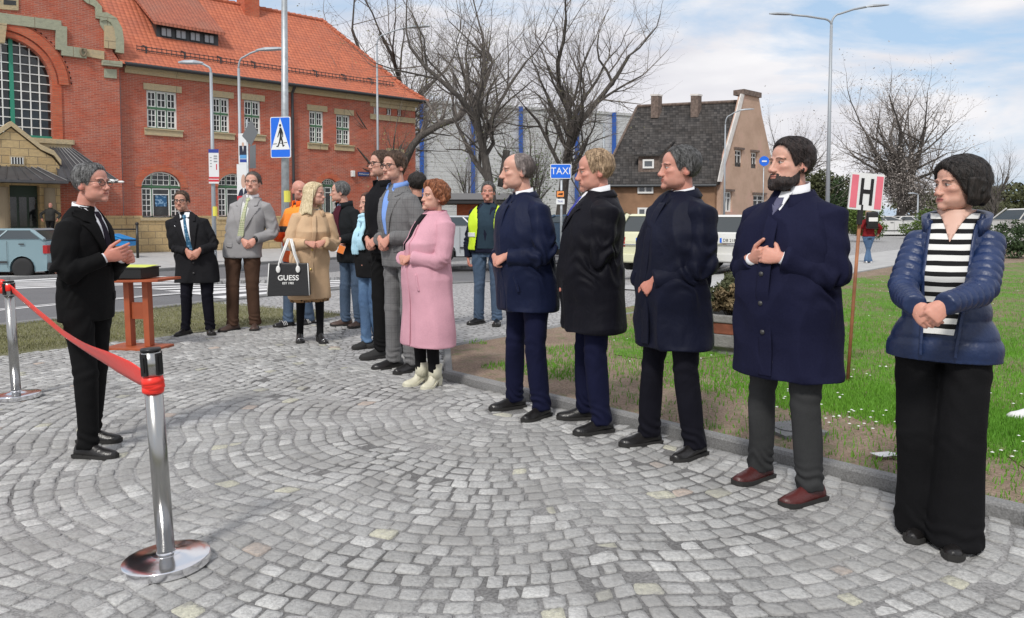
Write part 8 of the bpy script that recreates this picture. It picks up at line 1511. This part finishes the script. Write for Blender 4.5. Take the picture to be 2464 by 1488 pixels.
# 14 balding man
P = Person([(1238, 982), (1302, 1004)], (1250, 366), -60, 'balding man in a dark navy raincoat right of the pink coat', dict(hc=(0.15, 0.12, 0.11), hl=[(0, 99), (55, 92), (66, 60), (75, 28), (84, 10), (95, 6), (110, -16), (130, -36), (180, -40)], skin=SK['fair'], brow=(.14, .09, .07), look=(-18, 4, 0), hands=CL(), head=dict(nose=1.03, jaw=1.03), belly=.02, top=.004, hs=1.02, d=1.28, w=1.10), fdir=(4, 20))
prep(P, P.hp(1193, 628, x=0)); P.hair(dict(line=[(0, 90), (55, 82), (72, 40), (80, 20), (95, 16), (110, -10), (130, -36), (180, -40)], thick=[(-40, .0, .002, .003), (20, .001, .003, .005), (55, .002, .002, .003), (75, .0005, .001, .001), (90, .0, .0, .0)], soft=16, rough=.0006, freq=26), hairmat('hair_shaven', (.09, .07, .065), (.20, .17, .16)))
P.top('coat', navy, .40, folds=.011, sr=1.08); P.trousers(navt); P.shoes(LB); P.collar('shirt_collar', white, .836, .874, .066, .061, gap=20); P.collar('coat_collar', navy, .828, .868, .076, .073, gap=16, flap=.045, point=.8)
P.patch('placket', [(-.03, .80), (.03, .80), (.03, .41), (-.03, .41)], navy, .005, .004, parent=P.topo); P.patch('pocket_welt', [(.12, .56), (.135, .56), (.16, .48), (.145, .48)], navy, .006, .004, parent=P.topo)
# 15 sandy-haired man
P = Person([(1408, 1008), (1446, 1040)], (1437, 357), -84, 'sandy-haired man in a black overcoat and blue tie standing right of the taxi sign', dict(hc=(0.28, 0.19, 0.12), hl=hs(16)['line'], skin=SK['ruddy'], brow=(.25, .16, .10), look=(-2, 8, 0), hands=CL(curl=50), w=1.18, d=1.34, belly=.03, stubble=.08, hs=1.06), fdir=(2, 18))
prep(P, P.hp(1342, 690, x=-.02), gap=.08, out=.06); P.hair(hs(16, rough=.005, clump=.4, soft=12), hd_sandy); cb = cloth('charcoal_coat', (.004, .004, .008), rough=.6, sheen=.02); P.top('coat', cb, .35, folds=.012, sr=1.1); P.trousers(navt); P.shoes(LB)
P.collar('shirt_collar', white, .836, .878, .068, .063, gap=24); P.collar('coat_collar', cb, .822, .866, .084, .080, gap=34, flap=.045, point=.3); P.shirt_tie(white, cloth('royal_tie', (.05, .06, .30)), vb=.76, wn=.05); P.lapels(cb, vb=.70, w=.08)
# 16 dark haired man
P = Person([(1560, 1068), (1672, 1098)], (1640, 346), -66, 'stern man with slicked dark hair in a dark coat left of the stone planter', dict(hc=(0.06, 0.055, 0.055), hl=hs(6)['line'], skin=SK['ruddy'], brow=(.03, .022, .02), look=(-16, 2, 0), hands=LOWH, w=1.15, d=1.26, belly=.02, head=dict(fat=1.06, jaw=1.06), hs=1.03, stubble=.08), fdir=(4, 14))
prep(P, P.hp(1536, 702, x=0), gap=.075, out=.06, dz=.06); P.hair(hs(6, rough=.0015, clump=.12, thick=[(-40, .0, .003, .006), (0, .004, .004, .010), (40, .010, .010, .014), (60, .014, .013, .014), (90, .013, .013, .013)]), hd_mix); P.top('coat', navy2, .345, folds=.013, sr=1.1); P.trousers(navt2, rt=1.0); P.shoes(LB)
P.collar('shirt_collar', white, .836, .872, .066, .062, gap=16); P.collar('coat_collar', navy2, .826, .872, .080, .076, gap=14, flap=.05, point=.7); P.patch('placket', [(-.03, .81), (.03, .81), (.03, .36), (-.03, .36)], navy2, .005, .004, parent=P.topo)
# 17 bearded man
P = Person([(1828, 1152), (1950, 1205)], (1908, 327), -52, 'bearded man in a knee-length navy coat, grey trousers and burgundy shoes', dict(hc=(0.03, 0.02, 0.018), skin=SK['fair'], brow=(.025, .016, .012), look=(-20, 0, 0), hands=HIGHH, w=1.21, d=1.24, belly=.03, head=dict(fat=1.08, jaw=1.05), hs=1.02, flare=.01), fdir=(6, -12))
prep(P, P.hp(1832, 610, x=0)+np.array([0, 0, -.01]), gap=.085, out=.05, dz=-.02); P.hair(hs(2, rough=.002, clump=.2, part=(.05, .012), thick=[(-40, .0, .002, .004), (0, .003, .003, .009), (30, .010, .007, .014), (60, .024, .020, .020), (90, .022, .022, .020)]), hairmat('hair_black', (.009, .006, .006), (.03, .02, .018)))
P.hair(dict(line=[(0, 90), (180, 90)], thick=[(-90, 0, 0, 0)]), hd_dark) if False else None
bo = dict(line=[(0, -95)], thick=[])
def beard(P, m):
    c0, d, r, A, E, nu, nv = head_radial(P.P, 130, 100); p = c0+d*r[:, None]; s_ = np.abs(p[:, 0]); y, z = p[:, 1], p[:, 2]
    mk = np.clip((np.interp(y, [-.1, -.075, -.045, -.01, .01], [-.056, -.060, -.062, -.040, -.01])-z)/.010, 0, 1)*(y < .014); low = np.clip((-.066-z)/.02, 0, 1)*np.clip((-.01-y)/.03, 0, 1)
    lipz = (s_ < .021)*(np.abs(z+.068) < .0075)*(y < -.07); mus = (s_ < .036)*(z > -.064)*(z < -.051)*(y < -.06); mk = np.maximum(mk*(1-lipz), mus*.7*(1-lipz))
    nz_ = np.array([noise.noise(Vector((q[0]*60, q[1]*60, q[2]*30))) for q in p]); t = mk*(.0035+.016*low+.002*nz_); keep = (t > .0012); out = p+d*np.maximum(t, .0005)[:, None]; inn = p-d*.006; N_ = len(p); f = []; E_ = {}
    for q in gridf(nu, nv):
        if all(keep[i] for i in q):
            f.append(q); f.append(tuple(N_+i for i in q[::-1])); E_.update({(q[i], q[(i+1) % 4]): 1 for i in range(4)})
    f += [(b, a, N_+a, N_+b) for (a, b) in list(E_) if (b, a) not in E_]; v = np.vstack([out, inn]); used = np.unique(np.array([i for q in f for i in q])); mp_ = -np.ones(2*N_, int); mp_[used] = np.arange(len(used))
    mb = MB(); mb.add(tf(P.M, v[used]), [tuple(mp_[list(q)]) for q in f]); return mb.build('beard', m, P.root, True)
beard(P, M_('hair_black')); P.top('coat', navyb, .33, sr=1.07, folds=.012); P.trousers(charcoal, rt=1.05); P.shoes(M_('leather_burgundy'), w=1.08)
P.collar('shirt_collar', white, .832, .882, .074, .070, gap=26, th=.006); P.collar('coat_collar', navyb, .818, .866, .092, .086, gap=24, flap=.055, point=.8); P.shirt_tie(white, cloth('grey_tie', (.10, .10, .16)), vb=.78, wn=.045); P.patch('placket', [(-.035, .79), (.035, .79), (.035, .34), (-.035, .34)], navyb, .005, .004, parent=P.topo); P.cuffs(white, ln=.004)
for z in (.62, .54, .46): P.button(-.01, z, off=.014)
# 18 woman in puffer
P = Person([(2216, 1282), (2296, 1318)], (2312, 363), -36, 'dark-haired woman in a blue quilted jacket, striped top and wide black trousers', dict(skin=SK['fair'], brow=(.03, .02, .018), look=(-46, 4, 0), hands=LOWH, fem=1, w=.90, d=.92, shoulder=.93, head=dict(jaw=.88, nose=.95, chin=.004), neck=.045, top=.028, lips=(.5, .13, .13), hs=.98), fdir=(6, 4))
prep(P, P.hp(2234, 772, x=0), gap=.06, out=.04, dz=.06)
P.hair(hs(0, soft=8, long=1, rough=.003, clump=.10, freq=16, line=[(0, 48), (28, 40), (45, 24), (60, 4), (72, -20), (90, -34), (120, -46), (180, -52)], thick=[(-60, .0, .02, .025), (-20, .008, .024, .032), (10, .010, .024, .032), (40, .018, .024, .028), (60, .022, .024, .024), (90, .022, .022, .022)]), hd_dark); fall(P, hd_dark, L=.12, r0=.106, r1=.104, gap=66, th=.04, wave=.003, back=.0, z0=.03, flare=1.0)
pf = mat('blue_nylon', (.011, .026, .085), .42, var=.2, vscale=5, bump=.25, bscale=35); P.tab = [(z, a*(1+.24*max(0, min(1, (.60-z/P.H)/.10))), b*(1+.12*(z < .56*P.H)), c*(1+.12*(z < .56*P.H)), y) for z, a, b, c, y in P.tab]; P.top('puffer_jacket', pf, .475, quilt=.008, sr=.92, sext=1.06, cuff=.92, vox=.007, it=3, folds=.006); st_ = cloth('striped_knit', (.70, .70, .68), 'stripe', c2=(.012, .012, .013), bs=.15)
P.patch('striped_top', [(-.085, .845), (.075, .845), (.080, .70), (.052, .545), (-.072, .545), (-.088, .70)], st_, .012, .005); P.patch('neckline', [(-.056, .852), (.056, .852), (.0, .772)], M_('skin_plain') if 'skin_plain' in MATS else mat('skin_plain', (.60, .37, .29), .5, var=.08), .019, .003)
P.collar('hood', pf, .812, .862, .098, .108, gap=50, th=.026, tilt=.035); P.trousers(blackt, wide=True, rc=.93, folds=.004, zc=.012); P.shoes(LB, L=.25, w=.95)
for sg in (-1, 1): P.patch('jacket_edge', [(sg*.080, .84), (sg*.092, .84), (sg*.092, .70), (sg*.072, .49), (sg*.060, .49), (sg*.078, .70)][::sg], pf, .014, .006, parent=P.topo)
# 19 far woman from behind
P = Person([(2084, 634), (2094, 634)], (2090, 505), 176, 'far-off woman in a red jacket and blue jeans walking away on the pavement', dict(skin=SK['fair'], brow=(.2, .1, .05), hands=[dict(d=(0, 0, -1), n=(-1, 0, 0)), dict(d=(0, 0, -1), n=(1, 0, 0))], fem=1, hn=60, w=.95)); prep(P, None, Wr=np.array([-.26, .0, .85]), Wl=np.array([.26, .0, .85]))
P.hair(hs(0, line=[(0, 50), (50, 30), (80, 0), (110, -40), (180, -60)], thick=[(-60, 0, .02, .02), (90, .02, .02, .02)]), hd_sandy); fall(P, hd_sandy, L=.25, gap=85, r1=.10); P.top('jacket', cloth('red_cloth', (.20, .015, .018)), .5, vox=.012); P.trousers(jeans, vox=.012, rc=1.2); P.shoes(M_('sneaker_white'))
bp = tag(empty('backpack', P.base+P.Rz @ np.array([0, .20, 1.22]), P.face), 'black backpack with a white patch worn by the far woman in red', 'backpack'); mb = MB(); mb.box(-.15, .15, -.07, .08, -.25, .22); bevel(mb.build('pack_body', M_('black_plastic'), bp, True), .05, 3); mb = MB(); mb.box(-.12, .12, .08, .095, -.05, .06); bevel(mb.build('pocket', M_('white_paint'), bp), .01, 2)
# the handbag on the blonde woman's arm
def text(s_, size, m, name='lettering', depth=.001, parent=None, loc=(0, 0, 0), rot=(PI/2, 0, 0), bold=0.0, sx=1.0, align='CENTER'):
    cu = bpy.data.curves.new(name, 'FONT'); cu.body = s_; cu.size = size; cu.extrude = depth; cu.offset = bold; cu.align_x = align; cu.align_y = 'CENTER'; o = bpy.data.objects.new(name, cu); COL.objects.link(o); bpy.context.view_layer.update()
    me = bpy.data.meshes.new_from_object(o.evaluated_get(bpy.context.evaluated_depsgraph_get())); bpy.data.objects.remove(o); me.materials.clear(); me.materials.append(m); o = bpy.data.objects.new(name, me); COL.objects.link(o)
    o.location = loc; o.rotation_euler = rot; o.scale = (sx, 1, 1)
    if parent is not None: o.parent = parent
    return o
b0 = at(697, 711, bagY); bw = (750-650)/F*bagY; bh = 78/F*bagY
bag = tag(empty('handbag', b0, rad(6)), 'black handbag with white handles and lettering on the blonde woman\'s arm', 'handbag')
mb = MB(); w2 = bw*.49; R = []
for t in np.linspace(0, 1, 6):
    ww = w2*(1.0-.085*t); dd = .075-.035*t; R.append(np.array([(x, y, bh*t) for x, y in ((-ww, -dd), (ww, -dd), (ww, dd), (-ww, dd))]))
mb.rings(R); bb = bevel(mb.build('bag_body', mat('bag_leather', (.012, .012, .013), .42, bump=.12, bscale=80), bag), .008, 2)
for sg in (-1, 1): mb = MB(); mb.tube([(sg*(w2+.002), -.074, .004), (sg*(w2*.915+.002), -.04, bh)], .0045, 6); mb.build('piping', M_('white_paint'), bag, True)
for yy in (-.052, .03):
    mb = MB(); hx = w2*.47; top_ = 1.06*bh; ps = [(-hx*.98, yy-.01, bh*.80), (-hx*.95, yy, bh*1.0), (-hx*.62, yy, bh+.09), (-hx*.05, yy+.02, bh+.245), (hx*.22, yy+.02, bh+.24), (hx*.60, yy, bh+.09), (hx*.95, yy, bh*1.0), (hx*.98, yy-.01, bh*.80)]; mb.tube(ps, .0085, 8)
    for sg in (-1, 1): mb.ell((sg*hx, yy-.014, bh*.82), (.022, .006, .036), 12, 8)
    mb.build('handle', M_('white_paint'), bag, True)
text('GUESS', .072, M_('white_paint'), 'lettering', .0012, bag, (.0, -.0615, bh*.55), (PI/2-.45*.3, 0, 0), .0012); text('EST 1981', .030, M_('white_paint'), 'lettering', .0012, bag, (.0, -.0665, bh*.39), (PI/2-.13, 0, 0), .0006)
for tx, sz, par, lc, m in SIGNTXT: text(tx, sz, M_(m), 'lettering', .001, par, lc, sx=.92)
for tx, sz, par, lc in SIGNTXT2: text(tx, sz, M_('sign_black'), 'lettering', .001, par, lc, (PI/2, 0, -PI/2))
